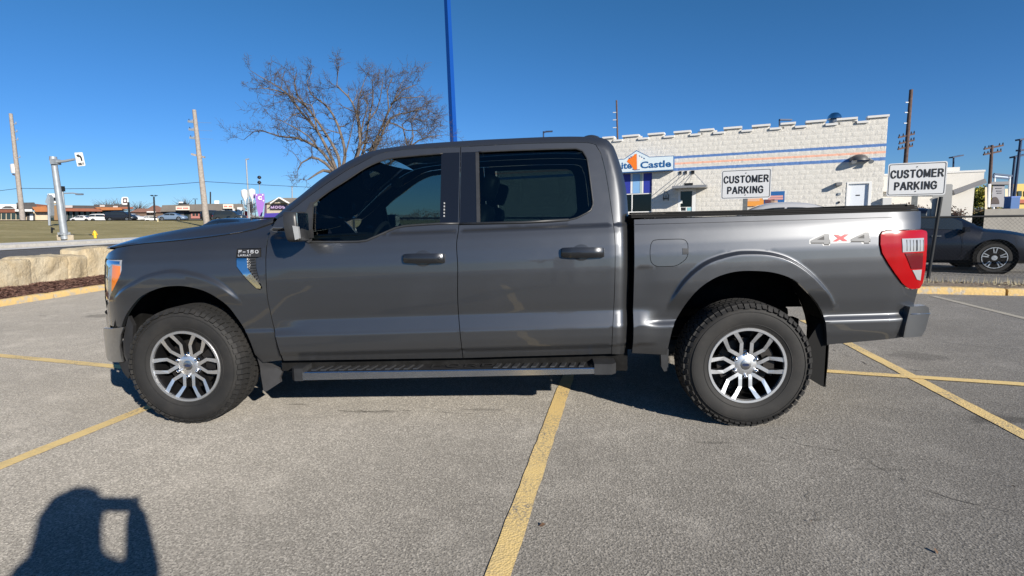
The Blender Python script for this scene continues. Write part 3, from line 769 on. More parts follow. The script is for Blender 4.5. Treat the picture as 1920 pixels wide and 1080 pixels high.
# front fender
hoodl = [(217, 465), (240, 461), (270, 457), (337, 451), (420, 441), (480, 430), (512, 418)]
f_open = catmull(Z6([(148, 550), (165, 500), (205, 440), (250, 397), (330, 362), (400, 352), (470, 356), (560, 382), (650, 440), (700, 500), (740, 560), (765, 615), (790, 682)]), 8)
hl_px = [(197, 485), (228, 487), (227, 506), (222, 521), (214, 536), (208, 549), (203, 566), (196, 580)]
fend_px = catmull(hoodl, 12)+catmull([(516, 413), (511, 423), (503, 444), (499, 470), (498, 497), (500.6, 555), (512, 610), (520, 649), (530, 676)])+[(493, 680)]+f_open[::-1]+[(191, 612), (190.5, 598), (196, 580)]+hl_px[::-1][1:-1]+[(197, 485), (202, 475)]
fend_xz = XZ(fend_px, 'fend')
ffl = [offset_line(FLF, d) for d in (-.012, 0, .010, .02, .03, .042)]
fz = []
vent_px = catmull(Z6([(703, 172), (822, 168), (822, 210), (800, 218), (800, 262), (826, 352), (822, 368), (796, 364), (740, 310), (700, 262), (696, 215), (703, 172)]), 20)[:-1]
vent_px = Z6([(705, 172), (820, 168), (820, 208), (796, 216), (796, 262), (825, 360), (815, 368), (796, 362), (745, 312), (704, 258), (700, 215)])
vent_xz = XZ(vent_px, 'fend')
panel('front_fender', fend_xz, paint, kind='fend', holes=[vent_xz], lines=ffl+fz, grid=.026)

# ---- glass, pillars, trims
glassF = glass_mat('tinted_glass', (.27, .34, .34)); glassR = glass_mat('privacy_glass', (.12, .17, .175)); glassW = glass_mat('windscreen_glass', (.78, .86, .84))
lens_clear = mat('clear_lens', (.34, .35, .36), .2, .1, coat=1.); amber = mat('amber_lens', (.85, .22, .02), .18, coat=1.)
redm = mat('red_lens', (.33, .001, .0025), .2, coat=.35, spec=.3, var=.1, vscale=3); redd = mat('dark_red_lens', (.11, .001, .004), .12, coat=1.)
def sheetpanel(name, px, m_, parent, off, lip=.006, kind='door', mirror=True, grid=.06, gap=0., roll=0., gfun=None):
    return panel(name, XZ(px, kind), m_, parent=parent, kind=kind, off=off, lip=lip, mirror=mirror, grid=grid, gap=gap, roll=roll, edge=.03, gfun=gfun)
dfn, dff = doorf; drn, drf = doorr
def both(fn, name, px, m_, off, **kw):
    o1, o2 = sheetpanel(name, px, m_, TR, off, **kw)
    return o1, o2
def reparent(o, p):
    o.parent = p; return o
gf_px = [(827.5, 286), (825, 420)]+catmull(Z8([(1430, 752), (1150, 772), (1050, 802), (900, 867), (800, 892)]))+[(578, 455)]+catmull(Z8([(415, 740), (426, 598)]))+catmull(Z8([(436, 583), (556, 492), (696, 403), (848, 305), (980, 248), (1100, 223), (1440, 194)]))
a, b_ = sheetpanel('window_glass', gf_px, glassF, TR, .016); reparent(a, dfn); reparent(b_, dff)
# black gloss pillar covers between the windows
a, b_ = sheetpanel('pillar_cover', [(827.5, 284.5), (862.4, 284), (862.4, 300), (859.8, 418), (857.5, 421), (824.5, 421)], glossblack, TR, .004); reparent(a, dfn); reparent(b_, dff)
a, b_ = sheetpanel('pillar_cover', [(864.6, 284), (892, 284), (893.5, 421), (859.5, 421), (862.6, 400)], glossblack, TR, .004); reparent(a, drn); reparent(b_, drf)
gr_px = [(896, 284), (897, 420)]+catmull(ZR([(240, 748), (700, 741), (930, 725), (1003, 708), (1117, 648), (1135, 600), (1109, 380), (1087, 232), (1053, 175), (1000, 155), (600, 165), (240, 180)]))
a, b_ = sheetpanel('window_glass', gr_px, glassR, TR, .016); reparent(a, drn); reparent(b_, drf)
# division bar
def strip_px(name, P, w, m_, parent, off, kind='door', closed=False, h=.006, mirror=False):
    """thin raised bead following traced pixels on the body side"""
    Q = [hit(x, y, kind) for x, y in P]; pts = [(q[0], q[1]+off, q[2]) for q in Q]
    if closed: pts.append(pts[0])
    o = MB().tube(pts, w/2, 6).build(name, m_, parent, smooth='all')
    if mirror: MB().tube([(x, HALF-y, z) for x, y, z in pts], w/2, 6).build(name, m_, parent, smooth='all')
    return o
P0 = hit(894.5, 286, 'door'); P1 = hit(897, 419, 'door')
MB().beam((P0[0], P0[1]+.008, P0[2]), (P1[0], P1[1]+.006, P1[2]), .022, .014, up=(0, 1, 0)).build('division_bar', trim, drn)
# gaskets round the window openings
wf = catmull(Z8([(420, 886), (424, 740), (432, 600)]))+catmull(Z8([(440, 590), (560, 499), (700, 410), (850, 312), (980, 255), (1100, 230), (1455, 198)]))
strip_px('window_gasket', wf, .010, black, dfn, .004)
strip_px('window_gasket', [(861, 419)]+catmull(Z8([(1430, 745), (1150, 765), (1050, 795), (900, 860), (800, 885), (420, 888)])), .016, trim, dfn, .0)
strip_px('window_gasket', catmull(ZR([(236, 742), (700, 735), (930, 719), (1000, 702), (1112, 642), (1130, 600), (1105, 380), (1083, 235), (1050, 180), (1000, 161), (600, 171), (240, 186)])), .012, trim, drn, .002)
strip_px('belt_moulding', [(862, 419.5), (980, 417), (1066, 412)], .018, trim, drn, -.002)
# keypad on the pillar
kp = hit(833, 393, 'door')
mb = MB()
for k in range(5):
    q = hit(833.3-.12*k, 381+k*6.0, 'door'); mb.obox((q[0], q[1]-.001, q[2]), (.004, 0, 0), (0, .002, 0), (0, 0, .0055))
mb.build('keypad', mat('keypad_grey', (.35, .36, .36), .4), dfn)
# wing mirror
def mirror_unit(side):
    s = (lambda p: (p[0], p[1], p[2])) if side == 0 else (lambda p: (p[0], HALF-p[1], p[2]))
    def px3(x, y, Y): q = onY(x, y, Y); return (q[0], Y, q[2])
    root = dfn if side == 0 else dff
    # shell: rounded block, its face towards the rear
    c = onY(556, 424.5, -.08); mb = MB()
    prof_ = [(-.030, .62, .80), (-.052, .80, .93), (-.050, .95, 1.0), (-.02, 1, 1.02), (.025, 1, 1), (.045, .96, .97), (.05, .9, .9)]
    ring = []
    for (dx, sy, sz) in prof_:
        for k in range(20):
            q_ = 2*math.pi*k/20; cx_, cz_ = math.copysign(abs(math.cos(q_))**.45, math.cos(q_)), math.copysign(abs(math.sin(q_))**.45, math.sin(q_))
            ring.append(s((c[0]+dx*.8+(.012 if cz_ < 0 else -.004)*abs(cz_)-.018*(cx_ < 0)*abs(cx_)*0, c[1]+cx_*.09*sy, c[2]+cz_*.095*sz)))
    fs = []
    for i in range(len(prof_)-1):
        for k in range(20):
            fs.append((i*20+k, i*20+(k+1) % 20, (i+1)*20+(k+1) % 20, (i+1)*20+k))
    fs.append(tuple(range(20))); fs.append(tuple((len(prof_)-1)*20+k for k in range(20)))
    mb.add(ring, fs); o = mb.build('wing_mirror', trim, root, smooth=50)
    gl = MB(); gl.obox(s((c[0]+.042, c[1], c[2])), (.003, 0, 0), (0, .076, 0), (0, 0, .082)); gl.build('mirror_glass', chrome, o)
    sg = MB(); y = c[1]-.094
    P = [px3(548, 423, y), px3(558.5, 425, y), px3(561.5, 447, y), px3(553, 450, y)]
    sg.prism([s(p) for p in P], (0, .02 if side == 0 else -.02, 0)); sg.build('turn_signal', lens_clear, o)
    ar = MB(); b0 = onY(574, 440, .10); ar.obox(s(((c[0]+b0[0])/2+.01, .0, c[2]-.05)), (.025, 0, 0), (0, .11, 0), (0, 0, .028)); ar.build('mirror_arm', black, o, smooth=30)
    sail = [hit(x, y, 'door') for x, y in ((571, 452), (573, 400), (583, 379), (588, 379), (584, 454), (580, 455))]
    sa = MB(); sa.prism([s((q[0], q[1]-.012, q[2])) for q in sail], (0, .02 if side == 0 else -.02, 0)); sa.build('mirror_sail', trim, o, smooth=30)
for side in (0, 1): mirror_unit(side)
hpm = mat('handle_grey', (.035, .037, .041), .3, .6, coat=.8)
# door handles
def door_handle(x0, x1, y0, y1, cup, lock, root):
    c0 = hit((x0+x1)/2, (y0+y1)/2, 'door'); a = hit(x0, (y0+y1)/2, 'door'); b_ = hit(x1, (y0+y1)/2, 'door')
    w = (b_[0]-a[0])/2; hgt = abs(onY(x0, y0, c0[1])[2]-onY(x0, y1, c0[1])[2])/2
    cp = MB(); cx = hit(cup, (y0+y1)/2, 'door'); n = 24; vs = []; fs = []
    rings = [(1, 0), (.93, .004), (.6, .008)]
    for r_, d_ in rings:
        for k in range(n):
            q = 2*math.pi*k/n; X_, Z_ = cx[0]+math.cos(q)*.062*r_, cx[2]+math.sin(q)*.052*r_-.002
            vs.append((X_, g(X_, Z_, 'door')-.0016+(-d_*.1), Z_))
    for i in range(2):
        for k in range(n): fs.append((i*n+k, i*n+(k+1) % n, (i+1)*n+(k+1) % n, (i+1)*n+k))
    fs.append(tuple(2*n+k for k in range(n)))
    cp.add(vs, fs)
    o = MB()
    S_ = [(-w, .020, .7), (-w+.012, .034, .92), (-w*.5, .040, 1), (0, .042, 1), (w*.5, .040, 1), (w-.012, .034, .95), (w, .02, .8)]
    ring = []
    for (dx, d_, sz) in S_:
        for (yy, zz) in ((0.0, -.92), (-.7, -1), (-1, -.55), (-1.02, .25), (-.75, .95), (0.0, .95)):
            ring.append((c0[0]+dx, c0[1]+.002+yy*d_, c0[2]+(b_[2]-a[2])/2*(dx/w)+zz*hgt*sz))
    k6 = 6; fs = [(i*k6+k, i*k6+(k+1) % k6, (i+1)*k6+(k+1) % k6, (i+1)*k6+k) for i in range(len(S_)-1) for k in range(k6)]+[tuple(range(k6)), tuple((len(S_)-1)*k6+k for k in range(k6))]
    o.add(ring, fs); h = o.build('door_handle', hpm, root, smooth=50)
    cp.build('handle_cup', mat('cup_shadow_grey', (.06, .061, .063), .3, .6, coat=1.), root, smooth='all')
    if lock:
        MB().lathe([(0, -.0445), (.007, -.0445), (.0085, -.040)], 12, 'y', (c0[0]+w-.028, c0[1]+.0, c0[2]+.004)).build('lock_barrel', chrome, h)
door_handle(756.5, 834.5, 474.5, 493.5, 793, True, dfn)
door_handle(1051.5, 1132.5, 463, 483, 1090, False, drn)

# ---- roof, windscreen, back of the cab
def mirror_surface(name, line, mats, crown_z=0., crown_x=0., n=12, y_in=None, parent=TR, smooth='all', crownf=None):
    """surface spanning from the near-side line [(x,y,z)] to its mirror image"""
    mb = MB(); vs = []; L = len(line)
    for i, (x, y, z) in enumerate(line):
        for k in range(n+1):
            s_ = k/n; b = 1-(2*s_-1)**2
            cz, cx = crownf(i/(L-1)) if crownf else (crown_z, crown_x)
            vs.append((x+cx*b, y+(HALF-2*y)*s_, z+cz*b))
    m_ = n+1; fs = [(i*m_+k, i*m_+k+1, (i+1)*m_+k+1, (i+1)*m_+k) for i in range(L-1) for k in range(n)]
    mb.add(vs, fs); return mb.build(name, mats, parent, smooth=smooth)
sil3 = [(float(x), float(g_cab(x, z))+.012, float(z)) for x, z in SIL]
iw = [p for p in sil3 if p[0] < -.62 and p[2] > 1.35 or p[0] < -.9]
ir = [p for p in sil3 if -.66 < p[0] < .97 and p[2] > 1.7]
ib = [p for p in sil3 if p[0] >= .93 and (p[2] < 1.9)]
mirror_surface('windscreen', iw, glassW, .0, -.10)
mirror_surface('roof', ir, paint, .022, 0, 14)
rear = [p for p in sil3 if p[0] > .94]
mb_l = [p for p in rear if p[2] > 1.70]
mirror_surface('rear_header', mb_l, paint, .0, .01)
r2 = [p for p in rear if 1.42 < p[2] <= 1.72]
mirror_surface('rear_window', [(p[0]-.01, p[1], p[2]) for p in r2], glassR, 0, .015)
mirror_surface('cab_back', [p for p in rear if p[2] <= 1.44], paint, 0, .01)
# small roof fin at the back (brake light housing)
q0 = onY(1088, 255, .9); q1 = onY(1128, 258, .9)
o = MB().lathe([(0, .03), (.6, .026), (.9, .012), (1, 0)], 20, 'z').build('brake_light_housing', trim, TR, smooth='all', world=False)
for v in o.data.vertices: v.co = Vector(((q0[0]+q1[0])/2+v.co.x*.085, v.co.y*.22, q0[2]-.022+v.co.z))
# cab interior
inn = mat('cabin_trim', (.03, .03, .032), .7, var=.2, vscale=12); seatm = mat('seat_leather', (.035, .034, .034), .5, var=.15, vscale=9, bump=.1)
MB().box((-1.15, .14, .50), (1.08, HALF-.14, .62)).build('cabin_floor', dark, TR)
for y0, y1 in ((.15, .18), (HALF-.18, HALF-.15)):
    MB().box((-1.15, y0, .6), (1.08, y1, 1.21)).build('door_card', inn, TR)
MB().box((1.04, .16, .6), (1.07, HALF-.16, 1.40)).build('back_panel', inn, TR)
mb = MB(); mb.prism([(-1.15, .16, .7), (-.78, .16, .7), (-.72, .16, 1.16), (-.80, .16, 1.24), (-1.0, .16, 1.26), (-1.2, .16, 1.2)], (0, HALF-.32, 0)); mb.build('dashboard', inn, TR, smooth=30)
def seat(x, y, w):
    s = MB(); n = 14
    def blob(c, r, p=4.):
        vs = []; fs = []; m1, m2 = 8, 14
        for i in range(m1+1):
            a = -math.pi/2+math.pi*i/m1
            for k in range(m2):
                q = 2*math.pi*k/m2
                def e(v): return math.copysign(abs(v)**(2/p), v)
                vs.append((c[0]+r[0]*e(math.cos(a))*e(math.cos(q)), c[1]+r[1]*e(math.cos(a))*e(math.sin(q)), c[2]+r[2]*e(math.sin(a))))
        for i in range(m1):
            for k in range(m2): fs.append((i*m2+k, i*m2+(k+1) % m2, (i+1)*m2+(k+1) % m2, (i+1)*m2+k))
        return vs, fs
    r_ = MB().add(*blob((x, y, .80), (.27, w/2, .10))); seat_ = r_.build('seat', seatm, TR, smooth='all')
    v, f = blob((0, 0, .33), (.075, w/2, .34))
    ca, sa = math.cos(.32), math.sin(.32)
    v = [(x+.24+p[0]*ca+p[2]*sa, y+p[1], .82+p[2]*ca-p[0]*sa) for p in v]; MB().add(v, f).build('backrest', seatm, seat_, smooth='all')
    v, f = blob((0, 0, .79), (.055, .14, .095)); v = [(x+.24+p[0]*ca+p[2]*sa-.02, y+p[1], .82+p[2]*ca-p[0]*sa) for p in v]; MB().add(v, f).build('headrest', seatm, seat_, smooth='all')
seat(-.28, .52, .5); seat(-.28, HALF-.52, .5); seat(.58, .55, .62); seat(.58, HALF-.55, .62)
# steering wheel
mb = MB(); cx, cy, cz = -.66, .52, 1.17; pts = []
for k in range(25):
    q = 2*math.pi*k/24; u = math.cos(q)*.185; v = math.sin(q)*.185; pts.append((cx+v*.42, cy+u, cz+v*.9))
mb.tube(pts, .016, 8, cap=False)
for q in (.2, math.pi-.2, -math.pi/2): u = math.cos(q)*.18; v = math.sin(q)*.18; mb.beam((cx, cy, cz), (cx+v*.42, cy+u, cz+v*.9), .04, .012)
mb.tube([(cx, cy, cz), (cx-.2, cy, cz-.1)], .04, 8); mb.build('steering_wheel', inn, TR, smooth=40)
q = (-.62, HALF/2, 1.66); MB().obox(q, (.012, 0, 0), (0, .12, 0), (.01, 0, .035)).build('rear_view_mirror', inn, TR)

# ---- hood and front
hood_e = [hit(x, y, 'fend') for x, y in catmull(hoodl, 25)]
hs = [onY(x, y, .30) for x, y in ((213, 467), (219, 462), (248, 448.6), (287, 439), (345, 428.5), (403, 420.5), (442, 416.5), (500, 411.5), (520, 408))]
hsx = [p[0] for p in hs]; hsz = [p[2] for p in hs]
mb = MB(); nn = 20; vs = []
for (x, y, z) in hood_e:
    for k in range(nn+1):
        f_ = k/nn; f_ = f_*f_*2 if f_ < .5 else 1-2*(1-f_)**2; yy = y+(HALF-2*y)*f_; d = min(yy, HALF-yy); bow = -.26*(1-(2*k/nn-1)**2)*ss(-x, 1.6, 2.4)
        xx = x+bow; zs = float(np.interp(xx if xx > hsx[0] else hsx[0], hsx, hsz)); k2 = ss(d, y, .32)
        vs.append((xx, yy, z+.004+(zs-z)*k2-(.03*ss(-xx, 2.45, 2.8))))
m_ = nn+1; mb.add(vs, [(i*m_+k, i*m_+k+1, (i+1)*m_+k+1, (i+1)*m_+k) for i in range(len(hood_e)-1) for k in range(nn)])
for sd in (0, 1):
    L_ = [(x, (y+.003) if sd == 0 else HALF-y-.003, z) for x, y, z in hood_e]; n = len(L_)
    MB().add([(x, y, z+.003) for x, y, z in L_]+[(x, y+(.03 if sd == 0 else -.03), z-.08) for x, y, z in L_], [(i, i+1, n+i+1, n+i) for i in range(n-1)]).build('hood_edge', dark, TR)
mb.build('hood', paint, TR, smooth='all')
cw = hood_e[-1]; wl = iw[0]
mb = MB(); vs = []
for (x, y, z) in ((cw[0], cw[1], cw[2]+.002), (wl[0], wl[1], wl[2]+.0)):
    for k in range(nn+1):
        yy = y+(HALF-2*y)*k/nn; d = min(yy, HALF-yy); vs.append((x-.10*(1-(2*k/nn-1)**2), yy, z))
mb.add(vs, [(k, k+1, m_+k+1, m_+k) for k in range(nn)]); mb.build('cowl', black, TR)
# fascia: columns wrapped round the nose at several heights
def nose(name, x0, zs, xs_, mats, bow=.30, n=24, ysrt=None):
    mb = MB(); vs = []
    for z, xe in zip(zs, xs_):
        ye = ysrt if ysrt is not None else g(xe, z, 'fend')
        for k in range(n+1):
            s_ = k/n; b = 1-abs(2*s_-1)**2.6; vs.append((xe-bow*b, ye+(HALF-2*ye)*s_, z))
    m_ = n+1; mb.add(vs, [(i*m_+k, i*m_+k+1, (i+1)*m_+k+1, (i+1)*m_+k) for i in range(len(zs)-1) for k in range(n)])
    return mb.build(name, mats, TR, smooth='all')
fx = [hit(x, y, 'fend') for x, y in ((203, 475), (197, 487), (195.5, 520), (195.5, 560), (195, 578), (190.5, 598), (191, 612))]
nose('front_panel', None, [p[2] for p in fx], [p[0] for p in fx], paint, .27)
nose('grille', None, [1.12, 1.0, .85, .74], [-2.50, -2.505, -2.51, -2.51], black, .30)
for zz in (1.05, .96, .87, .79):
    nose('grille_bar', None, [zz+.018, zz-.018], [-2.51, -2.512], chrome, .315)
# near and far headlamps
hlb, _h = panel('headlight', XZ(hl_px, 'fend'), lens_clear, kind='fend', off=.006, gap=.002, lip=.03, grid=.03)
am_px = [(210, 497), (224.5, 499), (223.5, 515), (218, 530), (212.5, 543), (208, 547), (208.5, 525)]
a, b_ = panel('amber_reflector', XZ(am_px, 'fend'), amber, parent=TR, kind='fend', off=.001, gap=0, lip=.01, grid=.03); reparent(a, hlb); reparent(b_, _h)
a, b_ = panel('daylight_lamp', XZ([(200, 488), (224, 490), (223.5, 496), (209, 495), (204, 505), (203, 560), (199, 565), (199, 510)], 'fend'), mat('lamp_chrome', (.75, .8, .88), .06, 1.), parent=TR, kind='fend', off=.001, gap=0, lip=.008, grid=.03); reparent(a, hlb); reparent(b_, _h)
# front bumper: side wrap and nose
bp_px = [(186, 617), (231, 613.5), (226, 628), (224.5, 650), (227, 668), (230, 679), (203, 677), (196, 668), (188, 636)]
bx = XZ(bp_px, 'bump')
panel('front_bumper', bx, steel, kind='bump', off=0., gap=0, lip=.02, grid=.03)
BX0 = min(p[0] for p in bx)+.004
nose('front_bumper_face', None, [.70, .66, .50, .44], [BX0, BX0-.005, BX0, BX0+.04], steel, .33)
nose('air_dam', None, [.45, .30], [BX0+.12, BX0+.2], black, .3)
panel('bumper_vent', XZ([(231, 613), (236, 594), (245, 612), (243, 650), (247, 668), (240, 700), (232, 679), (227, 665), (226, 640)], 'bump'), black, kind='bump', off=.02, gap=0, lip=.03, grid=.04)
panel('valance', XZ([(217, 679), (243, 679), (241, 700), (236, 712), (226, 700)], 'bump'), black, kind='bump', off=.02, gap=0, lip=.02, grid=.04)

# ---- fender badge and vent
vb = panel('fender_vent', inset(resample(vent_xz, .02), .001), trim, kind='fend', off=.012, gap=0, lip=.01, mirror=False)[0]
def plate(name, P, m_, parent, off, kind, d=.006):
    return panel(name, XZ(P, kind), m_, parent=parent, kind=kind, off=off, gap=0, lip=d, mirror=False, grid=.05, roll=.0015)[0]
plate('badge_bar', Z6([(708, 174), (818, 171), (815, 210), (710, 212)]), black, vb, -.004, 'fend', .012)
plate('chrome_hook', Z6([(705, 216), (755, 216), (757, 262), (775, 292), (806, 330), (822, 352), (820, 363), (800, 361), (748, 310), (706, 256)]), chrome, vb, -.006, 'fend', .014)
mb = MB()
for k in range(9):
    y = 225+k*13; x = 760+k*k*.55; a_ = Z6([(x, y), (788+k*2.2, y-2)]); p0 = hit(*a_[0], 'fend'); p1 = hit(*a_[1], 'fend')
    mb.beam((p0[0], p0[1]+.006, p0[2]), (p1[0], p1[1]+.006, p1[2]), .006, .004)
mb.build('vent_mesh', black, vb)
def side_text(txt, x0, x1, y0, y1, m_, parent, kind, off=-.008, name='lettering', weight=.01, shear=0, height_f=1., space=1.):
    a = hit(x0, (y0+y1)/2, kind); b_ = hit(x1, (y0+y1)/2, kind); c = hit((x0+x1)/2, (y0+y1)/2, kind)
    ux = (b_-a); w = np.linalg.norm(ux); ux /= w; hh = abs(onY(x0, y0, c[1])[2]-onY(x0, y1, c[1])[2])
    return stroke_text(name, txt, m_, parent, (a+b_)/2+np.array([0, off, 0]), ux, (0, 0, 1), (0, -1, 0), hh, w, .22, .1)
letw = mat('badge_silver', (.55, .56, .58), .35, .3)
bt = side_text('F-150', *Z6([(716, 0), (812, 0)])[0][:1], Z6([(812, 0)])[0][0], Z6([(0, 176)])[0][1], Z6([(0, 193)])[0][1], letw, vb, 'fend', off=-.010, weight=.04)
side_text('LARIAT', Z6([(714, 0)])[0][0], Z6([(776, 0)])[0][0], Z6([(0, 197)])[0][1], Z6([(0, 207)])[0][1], letw, vb, 'fend', off=-.010, weight=.02)

# ---- 4x4 badge on the bed
badge_w = mat('badge_white', (.52, .52, .51), .5); badge_g = mat('badge_grey', (.17, .175, .18), .5); badge_r = mat('badge_red', (.55, .04, .05), .5)
def ZB(P): return [(1460+u/4.153, 400+v/4.153) for u, v in P]
em = plate('four_by_four_badge', ZB([(352, 148), (398, 152), (470, 158), (552, 152), (560, 168), (652, 144), (706, 142), (700, 186), (716, 188), (712, 232), (650, 240), (640, 226), (562, 224), (548, 230), (405, 236), (398, 252), (346, 254), (338, 240), (238, 240), (238, 205)]), badge_w, TR, -.0012, 'bed', .002)
def four(dx, dy):
    out = [(250+dx, 212+dy), (358+dx, 160+dy), (388+dx, 160+dy), (388+dx, 204+dy), (398+dx, 204+dy), (398+dx, 228+dy), (388+dx, 228+dy), (388+dx, 240+dy), (350+dx, 240+dy), (350+dx, 228+dy), (248+dx, 228+dy)]
    hole = [(300+dx, 205+dy), (350+dx, 205+dy), (350+dx, 180+dy)]
    sh = [(p[0]+3, p[1]+8) for p in out]
    panel('badge_shadow', XZ(ZB(sh), 'bed'), black, parent=em, kind='bed', off=-.0022, gap=0, lip=.001, mirror=False, roll=0, grid=.05)
    panel('numeral', XZ(ZB(out), 'bed'), badge_g, parent=em, kind='bed', holes=[XZ(ZB(hole), 'bed')], off=-.0034, gap=0, lip=.001, mirror=False, roll=0, grid=.05)
four(0, 0); four(312, -12)
panel('letter_x', XZ(ZB([(428, 166), (460, 166), (482, 180), (512, 163), (545, 163), (503, 192), (535, 216), (500, 216), (478, 203), (452, 218), (420, 218), (460, 193)]), 'bed'), badge_r, parent=em, kind='bed', off=-.0034, gap=0, lip=.001, mirror=False, roll=0, grid=.05)

strip_px('crease_shade', [(1191, 421), (1300, 418), (1500, 412.5), (1672, 407.3)], .003, black, TR, -.0005, kind='bed')  # shade of the shoulder crease, drawn as a thin black bead
# ---- tail light
tl_px = [(1727, 430.2), (1735, 432.5), (1736.5, 437), (1735.5, 472), (1733, 503.5), (1728.5, 530), (1722.5, 541)]+tl_left[1:-1]
a_, b_ = panel('tail_light', XZ(tl_px, 'bed'), redm, kind='bed', off=-.016, gap=.002, lip=.04, roll=.008, grid=.02)
for o_, far in ((a_, 0), (b_, 1)):
    if far: continue
    for nm, P, m_ in (('reversing_lens', [(1691.5, 447.5), (1732.5, 446), (1731.5, 471), (1693, 473)], lens_clear), ('brake_lens', [(1697, 475), (1731, 474), (1729.7, 503.5), (1709, 504)], redd), ('lower_lens', [(1711, 506.5), (1728.5, 505.5), (1726, 526), (1719.5, 524)], lens_clear)):
        panel(nm, XZ(P, 'bed', -.02), m_, parent=o_, kind='bed', off=-.0215, gap=0, lip=.006, mirror=False, roll=.002, grid=.02)
for k in range(6):
    q0 = hit(1696+k*6.2, 449.5, 'bed'); q1 = hit(1696.5+k*6.1, 470, 'bed'); MB().beam((q0[0], q0[1]-.0235, q0[2]), (q1[0], q1[1]-.0235, q1[2]), .003 if k != 3 else .012, .002).build('lens_rib', mat('rib_grey', (.22, .23, .24), .3), a_)
# rear bumper
rb_px = [(1708, 575.5), (1737, 573), (1743, 577), (1744, 590), (1740, 606), (1736, 620), (1729, 631), (1695, 633.5), (1699, 612)]
rb = panel('rear_bumper', XZ(rb_px, 'rbump'), mat('bumper_grey', (.20, .205, .21), .3, .85, coat=.6), kind='rbump', off=0., gap=0, lip=.06, roll=.006, grid=.02)
strip_px('bumper_chrome_line', [(1708, 589), (1743.5, 588)], .006, chrome, rb[0], -.002, kind='rbump')
xr = max(p[0] for p in bed_xz)
mb = MB(); vs = []
for z in (1.40, 1.0, .75):
    for k in range(13): s_ = k/12; vs.append((xr-.09+.10*(1-(2*s_-1)**2), .16+(HALF-.32)*s_, z))
mb.add(vs, [(i*13+k, i*13+k+1, (i+1)*13+k+1, (i+1)*13+k) for i in range(2) for k in range(12)]); mb.build('tailgate', paint, TR, smooth='all')
MB().box((xr-.06, .38, .54), (xr+.06, HALF-.38, .70)).build('rear_bumper_beam', steel, TR, smooth=30)
# bed rail and folding cover
rt = [hit(x, y, 'bed') for x, y in ((1184, 408.5), (1300, 406), (1500, 401.5), (1722, 395.5))]
rt_top = [onY(x, y, .12) for x, y in ((1181, 398.5), (1300, 396), (1500, 391.5), (1726, 386))]
mb = MB()
for k in range(3):
    f0, f1 = [(0, .30), (.36, .62), (.68, 1.0)][k]; d0 = [-.004, .004, .012][k]
    P = []
    for q, w in zip(rt, rt_top): P.append((q[0], q[1]+d0, q[2]+(w[2]-q[2])*f0)); 
    Q = [(q[0], q[1]+d0+.002, q[2]+(w[2]-q[2])*f1) for q, w in zip(rt, rt_top)]
    n = len(P); vs = P+Q+[(x, y+.08, z) for x, y, z in P]+[(x, y+.08, z) for x, y, z in Q]
    mb.add(vs, [(i, i+1, n+i+1, n+i) for i in range(n-1)]+[(n+i, n+i+1, 3*n+i+1, 3*n+i) for i in range(n-1)]+[(i, 2*n+i, 2*n+i+1, i+1) for i in range(n-1)]+[(0, n, 3*n, 2*n), (n-1, 3*n-1, 4*n-1, 2*n-1)])
o = mb.build('bed_rail', matt, TR, smooth=30)
me = o.data.copy(); ob = mk('bed_rail', me, TR)
for v in me.vertices: v.co.y = -v.co.y
me.flip_normals()
zt = rt_top[0][2]; 
for k in range(4):
    x0 = 1.17+k*.435; MB().box((x0, .17, zt-.03+k*.008), (x0+.425, HALF-.17, zt-.012+k*.010)).build('bed_cover_panel', matt, TR, smooth=30)
MB().box((1.15, .10, 1.28), (1.152, .10, 1.3))
mb = MB(); mb.box((1.2, .6, .78), (2.80, HALF-.6, .82)); mb.build('bed_floor', dark, TR)
mb = MB(); mb.box((1.19, .12, .55), (1.21, HALF-.12, 1.34)); mb.build('bed_front_wall', dark, TR)
# ---- wheel wells, chassis
for cx, z_low in ((WX[0], .42), (WX[1], .42)):
    for y0, y1 in ((.10, .58), (HALF-.58, HALF-.10)):
        mb = MB(); n = 24; vs = []; R_ = .60 if cx < 0 else .64
        for k in range(n+1):
            q = math.pi*(.06+.88*k/n); vs += [(cx+R_*math.cos(q), y0, WZ+.02+.68*math.sin(q)), (cx+R_*math.cos(q), y1, WZ+.02+.68*math.sin(q))]
        mb.add(vs, [(2*i, 2*i+1, 2*i+3, 2*i+2) for i in range(n)])
        yi = y1 if y0 < 1 else y0
        top = [(cx+R_*math.cos(math.pi*k/n), yi, WZ+.02+.68*math.sin(math.pi*k/n)) for k in range(n+1)]
        top = [p for p in top if p[2] > .62]; mb.add(top, [tuple(range(len(top)))])
        mb.build('wheel_liner', dark, TR, smooth='all')
for y in (.48, HALF-.48): MB().box((-2.2, y-.05, .50), (2.35, y+.05, .62)).build('chassis_rail', dark, TR)
for cx in WX: MB().tube([(cx, .12, WZ), (cx, HALF-.12, WZ)], .055, 10).build('axle', dark, TR, smooth=40)
MB().lathe([(0, -.14), (.12, -.12), (.16, 0), (.12, .12), (0, .14)], 14, 'x', (WX[1], 1.05, WZ)).build('differential', dark, TR, smooth=40)
MB().box((-1.25, .14, .33), (1.12, HALF-.14, .50)).build('floor_pan', dark, TR)  # deep box, lowered so no light slips between step and body
MB().tube([(.2, 1.4, .42), (1.2, 1.45, .45), (2.1, 1.5, .5), (2.75, 1.55, .47)], .05, 8).build('exhaust_pipe', dark, TR, smooth=40)
MB().box((1.22, .16, .50), (1.30, HALF-.16, .75)).build('crossmember', dark, TR)

